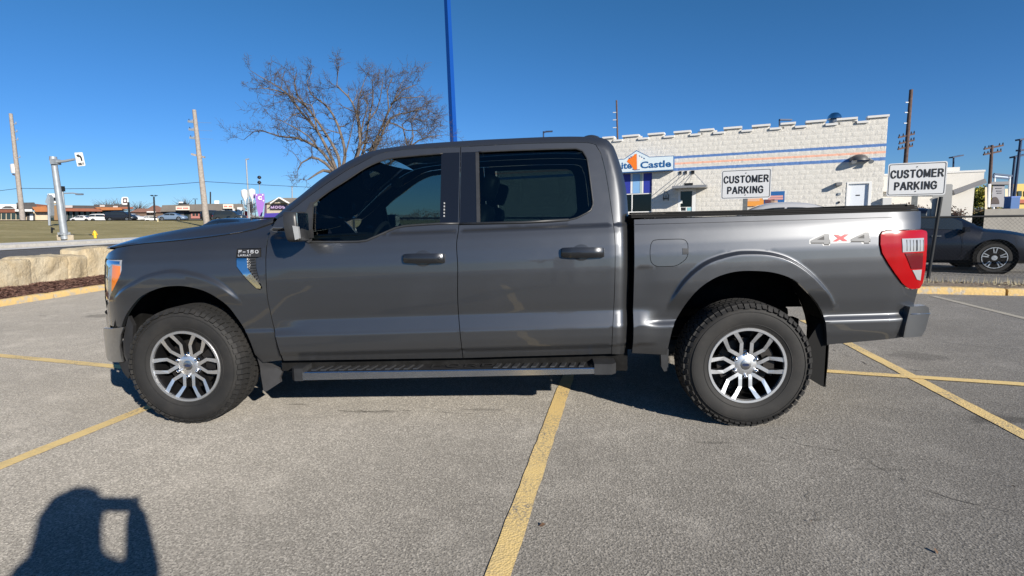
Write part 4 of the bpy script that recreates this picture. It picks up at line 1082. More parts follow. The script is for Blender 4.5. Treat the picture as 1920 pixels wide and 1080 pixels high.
# ---- running board
def Zs(P): return [(480+u/2.526, 560+v/2.526) for u, v in P]
YO, YI = -.005, .135
zt0 = onY(567, 698, YO)[2]; zt1 = onY(1115, 690, YO)[2]; x0 = onY(567, 704, YO)[0]; x1 = onY(1115, 695, YO)[0]; zb0 = onY(567, 713, YO)[2]; zb1 = onY(1115, 701, YO)[2]
rbm = MB()
for (ya, yb, zoa, zob) in ((YO, YI, 0, 0),):
    vs = [(x0, YO, zt0-.006), (x0, YO, zb0), (x0, YI, zb0+.01), (x0, YI, zt0), (x0, YO+.006, zt0), (x1, YO, zt1-.006), (x1, YO, zb1), (x1, YI, zb1+.01), (x1, YI, zt1), (x1, YO+.006, zt1)]
    rbm.add(vs, [(0, 1, 6, 5), (1, 2, 7, 6), (2, 3, 8, 7), (3, 4, 9, 8), (4, 0, 5, 9), (0, 4, 3, 2, 1), (5, 6, 7, 8, 9)])
rboard = rbm.build('running_board', mat('board_alloy', (.82, .82, .81), .24, 1., var=.05, vscale=12), TR, smooth=30)
def bz(x, e=0): return zt0+(zt1-zt0)*(x-x0)/(x1-x0)+e
mb = MB(); mb.add([(x0+.02, YO+.014, bz(x0)+.002), (x1-.02, YO+.014, bz(x1)+.002), (x1-.02, YI-.01, bz(x1)+.002), (x0+.02, YI-.01, bz(x0)+.002)], [(0, 1, 2, 3)]); mb.build('tread_mat', black, rboard, recalc=False)
random.seed(2)
xa = x0+.05
grp = [(x0+.05, x0+.80), (x1-.66, x1-.04)]
for g0, g1 in grp:
    n = int((g1-g0)/.058)
    for k in range(n):
        x = g0+(g1-g0)*k/n
        mb = MB(); sk = .02
        mb.add([(x, YO+.022, bz(x)+.003), (x+.034, YO+.022, bz(x)+.003), (x+.034+sk, YI-.02, bz(x)+.003), (x+sk, YI-.02, bz(x)+.003),
                (x+.004, YO+.024, bz(x)+.011), (x+.030, YO+.024, bz(x)+.011), (x+.030+sk, YI-.022, bz(x)+.011), (x+.004+sk, YI-.022, bz(x)+.011)], [(0, 3, 2, 1), (4, 5, 6, 7), (0, 1, 5, 4), (1, 2, 6, 5), (2, 3, 7, 6), (3, 0, 4, 7)])
        mb.build('tread_pad', trim, rboard)
stroke_text('step_lettering', 'FORD', mat('step_letters', (.16, .16, .16), .3, .8), rboard, (( x0+x1)/2+.10, (YO+YI)/2+.01, bz((x0+x1)/2+.1)+.008), (1, 0, .02), (0, 1, 0), (0, 0, 1), .085, .42, .17)
for xa, xb, za, zb in ((onY(543, 690, YO)[0], x0+.002, zt0, zb0), (x1-.002, onY(1156, 690, YO)[0], zt1, zb1)):
    mb = MB(); d = .012; lft = xa < 0
    e0, e1 = (xa, xb)
    pl = [(e0+(.03 if lft else 0), YO-.004), (e1-(0 if lft else .03), YO-.004), (e1, YO+(.0 if lft else .03)), (e1, YI+.01), (e0, YI+.01), (e0, YO+(.03 if lft else 0))]
    mb.prism([(px_, py_, zb-.004) for px_, py_ in pl], (0, 0, za-zb+.03)); mb.build('step_end_cap', trim, rboard, smooth=30)
for xx in (-.8, 0.1, .85): MB().beam((xx, YI-.02, bz(xx)-.03), (xx, .4, .52), .05, .03).build('step_bracket', black, rboard)

# ---- mud flaps
flapm = mat('mud_flap_grey', (.05, .05, .052), .5, var=.2)
panel('mud_flap', XZ(Z6([(788, 660), (795, 700), (812, 780), (826, 862), (842, 862), (906, 820), (902, 798), (918, 765), (880, 745), (838, 722)]), 'fend'), flapm, kind='fend', off=.018, gap=0, lip=.03, grid=.04)
P = [onY(x, y, .12) for x, y in Z7([(1000, 560), (1060, 470), (1100, 470), (1112, 500), (1112, 600), (1106, 700), (1088, 806), (1070, 800), (1010, 764), (995, 640)])]
for Y in (.10, HALF-.36):
    MB().prism([(p[0], Y, p[2]) for p in P], (0, .02, 0)).build('mud_flap', matt, TR, smooth=30)
    MB().box((P[4][0]-.02, Y, P[6][2]), (P[4][0]-.005, Y+.26, .66)).build('mud_flap_back', matt, TR)
P = [onY(x, y, .10) for x, y in Z7([(222, 612), (265, 608), (262, 722), (240, 727), (226, 700)])]
MB().prism([(p[0], .09, p[2]) for p in P], (0, .05, 0)).build('rocker_bracket', trim, TR, smooth=30)
# unseen boxes added to block light and keep the shut lines dark
MB().box((-1.30, .19, .46), (-1.22, HALF-.19, 1.2)).build('gap_filler', dark, TR)
MB().box((1.12, .20, .46), (1.19, HALF-.20, 1.30)).build('gap_filler', dark, TR)

# ---- wheels
tyre_m, t, b, pos = newmat('tyre_rubber')
tcn = N(t, 'ShaderNodeTexCoord'); c = mixc(t, mathn(t, 'MULTIPLY', ramp(t, noise(t, tcn.outputs['Object'], 6, 6, .7), .4, .75), .6), (.013, .0128, .0125), (.034, .031, .028))
t.links.new(c, b.inputs['Base Color']); b.inputs['Roughness'].default_value = .75
alloy = mat('machined_alloy', (.84, .85, .86), .33, .9, var=.04, vscale=8); alloyd = mat('painted_alloy', (.010, .010, .011), .4, .3, coat=.3)
disc_m = mat('brake_disc', (.045, .042, .04), .5, .8)
def make_wheel(parent, loc):
    """local coordinates: axis along y, outer face towards -y, origin at the hub in the rim-face plane"""
    RR = .2455; wh = MB()
    # barrel and back
    wh.lathe([(RR-.004, .012), (RR-.020, .02), (RR-.035, .10), (RR-.03, .19), (.07, .19), (0, .19)], 48, 'y')
    wroot = wh.build('wheel', alloyd, parent, smooth=40, world=False); wroot.location = loc
    W_ = .272; y0 = -.018
    # tyre
    pf = [(RR-.006, .004), (RR+.004, -.004), (RR+.02, -.012), (.30, y0-.004), (.335, y0-.004), (.352, y0+.0), (.375, y0+.016), (.386, y0+.032), (.392, y0+.06), (.394, y0+W_/2), (.392, y0+W_-.06), (.386, y0+W_-.032), (.375, y0+W_-.016), (.335, y0+W_+.004), (.30, y0+W_+.004), (RR, .20)]
    ty = MB(); ty.lathe(pf, 72, 'y')
    # raised sidewall ribs
    ty.lathe([(.347, y0-.0005), (.3475, y0-.0055), (.3505, y0-.005), (.352, y0)], 72, 'y')
    ty.lathe([(RR+.024, -.0125), (RR+.0245, -.0165), (RR+.028, -.0165), (RR+.030, -.0135)], 72, 'y')
    n = 66; random.seed(11)
    def block(q0, q1, ya, yb, ra, rb, sk=0., drop=0.):
        vs = []
        for (r0, r1, yy, s_) in ((ra, ra, ya, 0), (ra, ra, yb, sk)):
            for q in (q0, q1):
                for r_ in (.380, None):
                    rr_ = (r_ if r_ else WR-(drop if yy == ya else 0)); vs.append((rr_*math.sin(q+s_), yy, rr_*math.cos(q+s_)))
        ty.add(vs, [(0, 2, 3, 1), (4, 5, 7, 6), (0, 1, 5, 4), (2, 6, 7, 3), (1, 3, 7, 5), (0, 4, 6, 2)])
    dq = 2*math.pi/n
    for k in range(n):
        q = k*dq; long_ = k % 2
        # shoulder lugs run down the sidewall
        for sgn in (0, 1):
            ya, yb = (y0+(.014 if long_ else .022), y0+.060); 
            if sgn: ya, yb = y0+W_-ya+y0, y0+W_-yb+y0
            block(q+.08*dq, q+.92*dq, ya, yb, 0, 0, .0, .006)
            ys_ = y0-.003 if not sgn else y0+W_+.003; yt = y0+.03 if not sgn else y0+W_-.03
            r0 = .370 if long_ else .377
            vs = []
            for q_ in (q+.10*dq, q+.90*dq):
                vs += [(r0*math.sin(q_), ys_, r0*math.cos(q_)), (.384*math.sin(q_), ys_+(.012 if not sgn else -.012), .384*math.cos(q_)), (.399*math.sin(q_), yt, .399*math.cos(q_)), (.36*math.sin(q_), yt, .36*math.cos(q_))]
            ty.add(vs, [(0, 1, 2, 3), (7, 6, 5, 4), (0, 4, 5, 1), (1, 5, 6, 2), (2, 6, 7, 3), (3, 7, 4, 0)])
        for (ya, yb, o_, sk) in ((.070, .108, .3, .25), (.116, .156, .0, -.3), (.164, .202, .55, .25)):
            block(q+o_*dq, q+(o_+.78)*dq, y0+ya, y0+yb, 0, 0, sk*dq)
            
    ty.build('tyre', tyre_m, wroot, smooth=35, world=False)
    # rim face: outer ring, six twin-arm spokes, hub
    rm = MB(); rm.lathe([(RR, .004), (RR-.001, -.004), (RR-.004, -.007), (RR-.018, -.006), (RR-.021, .006)], 96, 'y')
    rm.build('rim_ring', alloy, wroot, smooth=40, world=False)
    def arm(q, s):
        # centre line in (lateral, radial) units of RR; s = side
        cl = [(.125, .20), (.128, .38), (.130, .58), (.230, .74), (.350, .905)]; wd = [.050, .046, .046, .049, .060]; ys = [.030, .024, .020, .008, -.003]
        L = []; Rr = []
        for i, (a_, r_) in enumerate(cl):
            p = np.array(cl[i]); d = np.array(cl[min(i+1, 4)])-np.array(cl[max(i-1, 0)]); d /= np.linalg.norm(d); nn_ = np.array([d[1], -d[0]])
            if i == 4: nn_ = np.array([math.cos(.5), -math.sin(.5)])
            L.append(p-nn_*wd[i]); Rr.append(p+nn_*wd[i])
        f, sd = MB(), MB()
        def P(p, y):
            a_, r_ = p[0]*s*RR, p[1]*RR; return (a_*math.cos(q)+r_*math.sin(q), y, -a_*math.sin(q)+r_*math.cos(q))
        m_ = MB(); vs = []
        for i in range(5): vs += [P(L[i], ys[i]), P(Rr[i], ys[i])]
        for i in range(5):
            e = (L[i]-Rr[i])*.16; vs += [P(L[i]+e, ys[i]+.034), P(Rr[i]-e, ys[i]+.034)]
        fs = [(2*i, 2*i+1, 2*i+3, 2*i+2) for i in range(4)]
        m_.cur = 0; m_.add(vs, fs); m_.cur = 1
        m_.add(vs, [(2*i, 2*i+2, 12+2*i, 10+2*i) for i in range(4)]+[(2*i+1, 11+2*i, 13+2*i, 2*i+3) for i in range(4)])
        return m_
    for k in range(6):
        q = k*math.pi/3; sp = MB()
        for s in (-1, 1):
            a_ = arm(q, s); b0 = len(sp.v); sp.v += a_.v; sp.f += [[i+b0 for i in f] for f in a_.f]; sp.mi += a_.mi
        # painted web behind the lug pocket and short rib between arms
        sp.build('spoke', [alloy, alloyd], wroot, smooth=False, world=False)
        px_, pz_ = math.sin(q)*RR*.305, math.cos(q)*RR*.305
        ln = MB(); ln.lathe([(.0, .008), (.006, .009), (.0095, .012), (.011, .018), (.0115, .034), (.0145, .036)], 12, 'y', (px_, .0, pz_)); ln.build('lug_nut', chrome, wroot, smooth=40, world=False)
    hb = MB(); hb.lathe([(RR*.13, .0262), (RR*.275, .0275), (RR*.292, .031), (RR*.30, .07)], 48, 'y'); hb.build('hub', alloy, wroot, smooth=40, world=False)
    pk = MB(); pk.lathe([(RR*.25, .045), (RR*.40, .045), (RR*.42, .09)], 48, 'y'); pk.build('lug_pocket', alloyd, wroot, smooth=40, world=False)
    cp = MB(); cp.lathe([(0, .0232), (RR*.115, .0236), (RR*.135, .0256), (RR*.14, .034)], 32, 'y'); cpo = cp.build('centre_cap', steel, wroot, smooth=40, world=False)
    ov = MB()
    for (sx, sz, y) in ((.0235, .0098, .0225),):
        ov.add([(sx*math.cos(2*math.pi*i/20), y, sz*math.sin(2*math.pi*i/20)) for i in range(20)]+[(sx*math.cos(2*math.pi*i/20), y+.004, sz*math.sin(2*math.pi*i/20)) for i in range(20)], [tuple(range(20))]+[(i, 20+i, 20+(i+1) % 20, (i+1) % 20) for i in range(20)])
    ov.build('oval_badge', mat('badge_blue', (.02, .03, .07), .25, coat=1.), cpo, world=False)
    bd = MB(); bd.lathe([(.06, .075), (.165, .075), (.168, .078), (.168, .095), (.06, .095)], 40, 'y'); bd.build('brake_disc', disc_m, wroot, smooth=40, world=False)
    ca = MB(); 
    P_ = []
    for q in np.linspace(.9, 2.0, 8): P_.append((.185*math.sin(q), .045, .185*math.cos(q)))
    for q in np.linspace(2.0, .9, 8): P_.append((.115*math.sin(q), .045, .115*math.cos(q)))
    ca.prism(P_, (0, .07, 0)); ca.build('brake_caliper', disc_m, wroot, smooth=30, world=False)
    return wroot
w0 = make_wheel(TR, (WX[0], 0-HALF/2, WZ))
wr_ = copy_tree(w0, TR); wr_.location = (WX[1], -HALF/2, WZ)
for cx in WX:
    wf_ = copy_tree(w0, TR); wf_.location = (cx, HALF/2, WZ); wf_.rotation_euler = (0, 0, math.pi)

# ================================================================== BACKGROUND, RIGHT: THE RESTAURANT
BU = RGT*2310/1005-FWD; BU /= np.linalg.norm(BU)                     # along the wall, towards the right
BN = np.array([BU[1], -BU[0], 0])                                     # out of the wall, towards the camera
if BN@(CAM-at(1660, 300, 21.4)) < 0: BN = -BN
BP = at(1660, 300, 21.4); BP[2] = 0
def bw(px, py, off=0.): p = onPlane(px, py, BP+BN*off, BN); return float((p-BP)@BU), float(p[2])
def B3(u, z, off=0.): return BP+BU*u+BN*off+np.array([0, 0, z])
RST = thing('restaurant', 'white painted block burger restaurant with battlements and blue and orange stripes', 'building', BP)
zs_ = [((292.6, 297.2), (269.5, 275)), ((304.7, 308), (283.7, 288)), ((315.3, 320.4), (294.5, 301))]
bands = []
for (l, r_) in zs_:
    zl = [bw(1263.6, y)[1] for y in l]; zr_ = [bw(1660, y)[1] for y in r_]; bands.append(((zl[1]+zr_[1])/2, (zl[0]+zr_[0])/2))
def block_mat():
    M, t, b, pos = newmat('painted_block'); sx = N(t, 'ShaderNodeSeparateXYZ'); t.links.new(pos, sx.inputs[0]); z = sx.outputs[2]
    zz = mathn(t, 'ADD', z, mathn(t, 'MULTIPLY', mathn(t, 'SUBTRACT', noise(t, pos, 9, 3), .5), .03))
    c = mixc(t, mathn(t, 'MULTIPLY', ramp(t, noise(t, pos, 3, 6, .7), .5, .75), .22), (.66, .635, .575), (.50, .475, .42))
    oi = N(t, 'ShaderNodeObjectInfo'); c = mixc(t, mathn(t, 'MULTIPLY', oi.outputs['Random'], .08), c, (.56, .54, .49))
    for (z0, z1), col in zip(bands, ((.035, .16, .45), (.80, .40, .27), (.035, .16, .45))):
        k = mathn(t, 'MULTIPLY', mathn(t, 'GREATER_THAN', zz, z0), mathn(t, 'LESS_THAN', zz, z1))
        c = mixc(t, mathn(t, 'MULTIPLY', k, .9), c, col)
    t.links.new(c, b.inputs['Base Color']); b.inputs['Roughness'].default_value = .75
    bp = N(t, 'ShaderNodeBump'); bp.inputs['Strength'].default_value = .6; bp.inputs['Distance'].default_value = .02; t.links.new(noise(t, pos, 22, 4), bp.inputs['Height']); t.links.new(bp.outputs[0], b.inputs['Normal'])
    return M
blockm = block_mat()
# parapet steps: (px0, px1, y of the cap's underside) high and low
cren = [(1131, 1150.5, 262), (1150.5, 1167, 264.5), (1168, 1197, 256.5), (1197, 1216, 261), (1216, 1244.5, 252.5), (1244.5, 1264.5, 258), (1264.5, 1294, 249), (1294, 1314, 255), (1314, 1337.5, 246), (1337.5, 1358, 252.5),
        (1358, 1390, 243), (1390, 1411, 248.5), (1411, 1443, 239), (1443, 1465, 244.5), (1465, 1490.5, 234.5), (1490.5, 1512, 241), (1512, 1547.5, 231.5), (1547.5, 1570, 237.5), (1570, 1606, 227), (1606, 1628, 233.5), (1628, 1664, 223)]
cr = []
for a, b2, y in cren: u0, z = bw(a, y); u1, _ = bw(b2, y); cr.append([u0, u1, z])
hi = np.mean([c[2] for c in cr[::2]]); lo = np.mean([c[2] for c in cr[1::2]])
for i, c in enumerate(cr): c[2] = hi if i % 2 == 0 else lo
uL = cr[0][0]
UEND = bw(925, 300)[0]
while uL > UEND: cr.insert(0, [uL-.95, uL, lo if cr[0][2] == hi else hi]); uL -= .95
cr[-1][1] = 0.0
def top_at(u):
    for u0, u1, z in cr:
        if u0 <= u <= u1: return z
    return lo
def rect(px0, py0, px1, py1, off=0.):
    a = bw(px0, py0, off); b2 = bw(px1, py1, off); c = bw(px1, py0, off); return min(a[0], b2[0]), max(a[0], b2[0]), min(a[1], b2[1], c[1]), (a[1]+c[1])/2
win = (bw(1120, 340)[0], bw(1222.5, 340)[0], bw(1200, 398.5)[1], bw(1200, 323)[1])
d1 = (bw(1272, 360)[0], bw(1305, 360)[0], -.1, bw(1290, 354)[1])
d2 = (bw(1587, 360)[0], bw(1634, 360)[0], -.1, bw(1610, 341)[1])
opens = [win, d1, d2]
random.seed(21)
def block_mesh(w, h, seed):
    rnd = random.Random(seed); mb = MB(); nx_, nz_ = 5, 3; vs = []
    for j in range(nz_+1):
        for i in range(nx_+1):
            e = i in (0, nx_) or j in (0, nz_); vs.append((w*(i/nx_-.5)*.997, -(.0 if e else rnd.uniform(.002, .009)), h*(j/nz_-.5)*.994))
    fs = [(j*(nx_+1)+i, j*(nx_+1)+i+1, (j+1)*(nx_+1)+i+1, (j+1)*(nx_+1)+i) for j in range(nz_) for i in range(nx_)]
    b0 = len(vs); vs += [(-w*.4985, .05, -h*.497), (w*.4985, .05, -h*.497), (w*.4985, .05, h*.497), (-w*.4985, .05, h*.497)]
    k = [0, nx_, (nz_+1)*(nx_+1)-1, nz_*(nx_+1)]
    fs += [(k[0], b0, b0+1, k[1]), (k[1], b0+1, b0+2, k[2]), (k[2], b0+2, b0+3, k[3]), (k[3], b0+3, b0, k[0])]
    mb.add(vs, fs); return mb
rb_ang = math.atan2(BU[1], BU[0])
Rz = np.array([[math.cos(rb_ang), -math.sin(rb_ang), 0], [math.sin(rb_ang), math.cos(rb_ang), 0], [0, 0, 1]])
jobs = []; row = 0; z = 0.; BH = .2; BWd = .4
while z < hi+.02:
    u = -(BWd/2 if row % 2 else 0)
    u = 0.0; first = True
    while u > UEND:
        w = BWd/2 if (first and row % 2) else BWd; first = False; u0, u1 = u-w, u; zc = z+BH/2; segs = [(u0, u1)]
        for (a, b2, za, zb) in opens:
            if za < zc < zb:
                ns = []
                for s0, s1 in segs:
                    if b2 <= s0 or a >= s1: ns.append((s0, s1)); continue
                    if a > s0+.03: ns.append((s0, a))
                    if b2 < s1-.03: ns.append((b2, s1))
                segs = ns
        for s0, s1 in segs:
            tz = top_at((s0+s1)/2); h = min(BH, tz-z)
            if h > .03: jobs.append((s0, s1, z, h))
        u -= w
    z += BH; row += 1
vis = sorted([j for j in jobs if j[2] > 1.3], key=lambda j: -(j[0]))[:300]; vset = set(map(id, vis))
cache = {}; rest_mb = MB()
for jn, j in enumerate(jobs):
    s0, s1, z, h = j; key = (round(s1-s0, 2), round(h, 2), jn % 6); c = B3((s0+s1)/2, z+h/2)
    if key not in cache: cache[key] = block_mesh(*key)
    if id(j) in vset:
        if not isinstance(cache[key], tuple):
            me_o = cache[key].build('block', blockm, None, world=False); me = me_o.data; bpy.data.objects.remove(me_o); cache[key] = (cache[key], me)
        o = mk('block', cache[key][1], RST); o.location = c-np.array(RST.location); o.rotation_euler = (0, 0, rb_ang)
    else:
        m0 = cache[key][0] if isinstance(cache[key], tuple) else cache[key]
        rest_mb.add([Rz@np.array(v)+c for v in m0.v], m0.f)
tag(rest_mb.build('block', blockm, RST, recalc=False), kind='stuff')
# backing wall with openings left by strips, side and back walls, roof
mort = mat('mortar', (.62, .595, .54), .9)
def wbox(mb, u0, u1, z0, z1, o0, o1):
    P = [B3(u, z, o) for z in (z0, z1) for o in (o0, o1) for u in (u0, u1)]
    mb.add(P, [(0,2,3,1),(4,5,7,6),(0,1,5,4),(1,3,7,5),(3,2,6,7),(2,0,4,6)]); return mb
cuts = [UEND, win[0], win[1], d1[0], d1[1], d2[0], d2[1], 0]
mb = MB()
for k in range(0, len(cuts)-1, 2): wbox(mb, cuts[k], cuts[k+1]-.002, 0, lo-.02, -.30, -.04)
for o_ in (win, d1, d2):
    wbox(mb, o_[0], o_[1]-.002, o_[3], lo-.02, -.30, -.04)
wbox(mb, win[0], win[1]-.002, 0, win[2], -.30, -.04)
mb.build('wall', mort, RST)
mb = MB(); wbox(mb, -.30, 0, 0, lo, -9, -.31); mb.build('side_wall', mat('painted_side', (.78, .76, .70), .8, var=.06, vscale=2), RST)
mb = MB(); wbox(mb, UEND, -.31, 4.2, 4.3, -9, -.31); mb.build('roof', mat('roof_grey', (.3, .3, .3), .9), RST)
capm = mat('coping_white', (.70, .69, .66), .5)
for i, (u0, u1, z) in enumerate(cr):
    mb = MB(); e = .03 if z == hi else -.0; wbox(mb, u0-e, u1+e, z+.003, z+.085, -.36, .07); mb.build('coping', capm, RST)
mb = MB()
for (u0, u1, z) in cr:
    if z == hi: wbox(mb, u0, u1, lo-.02, hi, -.30, -.04)
tag(mb.build('battlement_backing', mort, RST), kind='stuff')
# window with striped panels
blue_d = mat('panel_blue', (.03, .045, .33), .5); blue_l = mat('panel_sky', (.22, .43, .72), .5); wht = mat('panel_white', (.78, .78, .76), .5); grn = mat('panel_grey', (.42, .52, .50), .5)
dglass = glass_mat('shop_glass', (.35, .42, .42)); dglass2 = glass_mat('door_glass', (.25, .3, .3))
zsp = bw(1200, 362)[1]
segs = [(1120, 1140, blue_d), (1140, 1150, wht), (1150, 1166, blue_l), (1166.5, 1181.5, blue_d), (1182, 1185.5, wht), (1186, 1199, blue_l), (1199.5, 1203, grn), (1203.3, 1206, wht), (1206.3, 1222, blue_d)]
for a, b2, m_ in segs:
    mb = MB(); wbox(mb, bw(a, 340)[0], bw(b2, 340)[0], zsp, win[3], -.12, -.06); mb.build('striped_panel', m_, RST)
wf_ = MB()
for a in (1120, 1150, 1183.5, 1220.5):
    u = bw(a, 380)[0]; wbox(wf_, u, u+.045, win[2], zsp, -.14, -.08)
wfo = wf_.build('window_frame', wht, RST); wfo['kind'] = 'stuff'
for z0 in (win[2], zsp-.05):
    mb = MB(); wbox(mb, win[0], win[1], z0, z0+.05, -.145, -.075); mb.build('window_sill', wht, RST)
mb = MB(); wbox(mb, win[0], win[1], win[2]+.05, zsp-.05, -.115, -.105); mb.build('window_pane', dglass, RST)
# dining room behind the glass
mb = MB(); wbox(mb, UEND+.3, -.5, 0, 3.6, -5.2, -5.0); mb.build('inner_wall', mat('inner_wall', (.2, .19, .17), .8), RST)
mb = MB(); wbox(mb, UEND+.3, -.5, 3.3, 3.4, -5.0, -.35); mb.build('ceiling', mat('inner_ceiling', (.35, .35, .33), .8), RST)
# doors
fr = MB(); wbox(fr, d1[0], d1[0]+.09, 0, d1[3], -.12, -.0); fr.build('door_frame', wht, RST); fr = MB(); wbox(fr, d1[1]-.16, d1[1], 0, d1[3], -.12, .0); fr.build('door_frame', wht, RST)
fr = MB(); wbox(fr, d1[0]+.09, d1[1]-.16, d1[3]-.10, d1[3], -.12, .0); fr.build('door_frame', wht, RST)
dr = MB(); z0 = bw(1290, 388)[1]; wbox(dr, d1[0]+.09, d1[1]-.16, 0, z0, -.10, -.03); door1 = dr.build('door', wht, RST)
mb = MB(); wbox(mb, d1[0]+.10, d1[1]-.17, z0, d1[3]-.10, -.09, -.06); mb.build('door_pane', dglass2, RST)
mb = MB(); u = bw(1277.5, 378)[0]; z = bw(1277.5, 378)[1]; wbox(mb, u-.05, u+.04, z-.08, z+.06, -.055, -.045); mb.build('door_notice', wht, RST)
for k, px in enumerate((1279, 1283.5, 1293)):
    u, z = bw(px, 392); mb = MB(); wbox(mb, u-.05-(k == 2)*.05, u+.05+(k == 2)*.05, z-.07, z+.07, -.028, -.022); mb.build('door_decal', (black, black, mat('decal_teal', (.25, .55, .60), .5))[k], RST)
fr = MB(); wbox(fr, d2[0], d2[1], d2[3]-.07, d2[3], -.10, .02); fr.build('door_frame', wht, RST)
for a, b2 in ((d2[0], d2[0]+.06), (d2[1]-.10, d2[1])):
    fr = MB(); wbox(fr, a, b2, 0, d2[3]-.07, -.10, .02); fr.build('door_frame', wht, RST)
mb = MB(); wbox(mb, d2[0]+.06, d2[1]-.10, 0, d2[3]-.07, -.09, -.05); dd = mb.build('service_door', mat('door_pale', (.72, .76, .80), .45), RST)
u, z = bw(1609, 366); mb = MB(); wbox(mb, u-.07, u+.07, z-.02, z+.02, -.048, -.04); mb.build('door_plate', black, dd)
# sign with raised gable
sg0 = .38
SP = [(1263.3, 291.7), (1263.0, 319), (1118, 327), (1118, 302), (1170, 298), (1193.5, 281.5), (1217.8, 294)]
def spoly(P, off): return [B3(*bw(x, y, off), off) for x, y in P]
sign = MB().prism(spoly(SP, sg0), -BN*.34).build('shop_sign', mat('sign_blue', (.03, .12, .30), .5), RST)
c0 = np.mean(spoly(SP, sg0), 0)
fp = [c0+(p-c0)*np.array([1, 1, 1])*1.0 for p in spoly([(1262.4, 292.8), (1262.1, 317.6), (1118, 325.3), (1118, 303.6), (1170.6, 299), (1193.5, 283.2), (1217.6, 295.2)], sg0+.006)]
MB().prism(fp, -BN*.004).build('sign_face', mat('sign_white', (.66, .76, .80), .35), sign)
letm = mat('sign_letter_blue', (.01, .10, .28), .4)
def stext(txt, x0, x1, y0, y1, weight=.02, off=sg0+.010):
    a = B3(*bw(x0, (y0+y1)/2, off), off); b2 = B3(*bw(x1, (y0+y1)/2, off), off); h = bw(x0, y0, off)[1]-bw(x0, y1, off)[1]
    return put_text('sign_lettering', txt, letm, sign, (a+b2)/2-BU*0, BU, (0, 0, 1), BN, h, np.linalg.norm((b2-a)@BU), 0, weight)
stext('Castle', 1200.5, 1258.5, 301.5, 314.5, .03); stext('White', 1134, 1185, 304.5, 317.5, .03)
om = mat('sign_orange', (.85, .20, .02), .4)
MB().prism(spoly([(1193.6, 288), (1194.2, 317.6), (1189, 318.2), (1186.5, 315), (1183, 309), (1178, 305), (1175.5, 303), (1178.5, 297.5), (1182, 297), (1182, 294.8), (1185.5, 294), (1186, 292.3), (1188.5, 292), (1189, 289.6)], sg0+.014), -BN*.006).build('castle_emblem', om, sign)
MB().prism(spoly([(1194.3, 288), (1199, 291), (1199.4, 293.5), (1203, 294), (1203.5, 296.5), (1207, 297), (1199.5, 303), (1199.8, 317), (1194.8, 317.8)], sg0+.012), -BN*.004).build('castle_emblem', wht, sign)
for (x0, y0) in ((1199.5, 291.8), (1203.5, 294), (1208, 296.3), (1184, 293.5), (1180.5, 296)):
    MB().prism(spoly([(x0-1.3, y0-.9), (x0+1.3, y0+.6), (x0+.6, y0+2), (x0-1.2, y0+1)], sg0+.017), -BN*.003).build('emblem_crenel', letm, sign)
MB().prism(spoly([(1186, 316.5), (1190, 318.3), (1200, 317.5), (1200, 318.3), (1190, 319.2), (1185.5, 317.4)], sg0+.016), -BN*.003).build('emblem_base', letm, sign)
# entrance canopy hung on rods
cz = bw(1300, 351)[1]; ca_, cb_ = bw(1262, 351, 1.1)[0]+.75, bw(1326, 348, .5)[0]+.35
cz = bw(1295, 349.5, .9)[1]
ca_, cb_ = bw(1260, 351, .95)[0], bw(1325, 348, .95)[0]
mb = MB(); wbox(mb, ca_, cb_, cz-.05, cz+.05, .01, 1.0); cnp = mb.build('door_canopy', mat('canopy_grey', (.33, .33, .33), .4, .4), RST)
mb = MB(); u = (ca_+cb_)/2; wbox(mb, u-.2, u+.15, cz+.05, cz+.14, .85, 1.02); mb.build('canopy_lamp', blackmetal, cnp)
zr2 = bw(1285, 324)[1]
for px_, ub in ((1276, ca_+.1), (1286, ca_+.35), (1298, (ca_+cb_)/2), (1300, cb_-.08)):
    u = bw(px_, 324)[0]; MB().tube([B3(u, zr2, .01), B3(ub, cz+.05, .95)], .012, 6).build('canopy_rod', steel, cnp)
    mb = MB(); wbox(mb, u-.05, u+.05, zr2-.06, zr2+.08, -.0, .05); mb.build('rod_bracket', blackmetal, cnp)
# wall mark beside the door, lamps, meter box, notices
u, z = bw(1249, 367); mb = MB()
for pts in ([(-.11, -.22), (-.11, .02), (0, .24), (.11, .02), (.11, -.22)], [(-.06, -.2), (0, .05), (.06, -.2)], [(-.10, -.12), (.10, -.12)]):
    mb.tube([B3(u+a, z+b2, .045) for a, b2 in pts], .014, 5)
tag(mb.build('wall_emblem', blackmetal, RST), kind='stuff')
def wall_box(name, px0, py0, px1, py1, o0, o1, m_, parent=None):
    a = bw(px0, py0, o1); b2 = bw(px1, py1, o1); mb = MB(); wbox(mb, min(a[0], b2[0]), max(a[0], b2[0]), min(a[1], b2[1]), max(a[1], b2[1]), o0, o1)
    return mb.build(name, m_, parent or RST, smooth=30)
wall_box('wall_lamp', 1569, 342, 1579, 347.5, .0, .28, mat('lamp_grey', (.20, .20, .20), .5))
wall_box('meter_box', 1656, 371, 1671, 386, .0, .22, mat('box_pale', (.66, .66, .63), .5))
wall_box('socket_cover', 1571, 361.5, 1576.5, 365.5, .0, .04, galv); wall_box('socket_cover', 1572, 377.5, 1575, 381, .0, .05, blackmetal)
mb = MB(); u0, z0 = bw(1612, 300, .2); n = 12; vs = []
for j in range(6):
    for k in range(n+1): q = math.pi*k/n; a = math.pi/2*j/5; vs.append(B3(u0+math.cos(q)*.34*math.cos(a), z0-.02+.26*math.sin(a), .03+.38*math.sin(q)*math.cos(a)))
mb.add(vs, [(j*(n+1)+k, j*(n+1)+k+1, (j+1)*(n+1)+k+1, (j+1)*(n+1)+k) for j in range(5) for k in range(n)]); fl = mb.build('floodlight_hood', mat('hood_dark', (.10, .10, .10), .5, .3), RST, smooth='all')
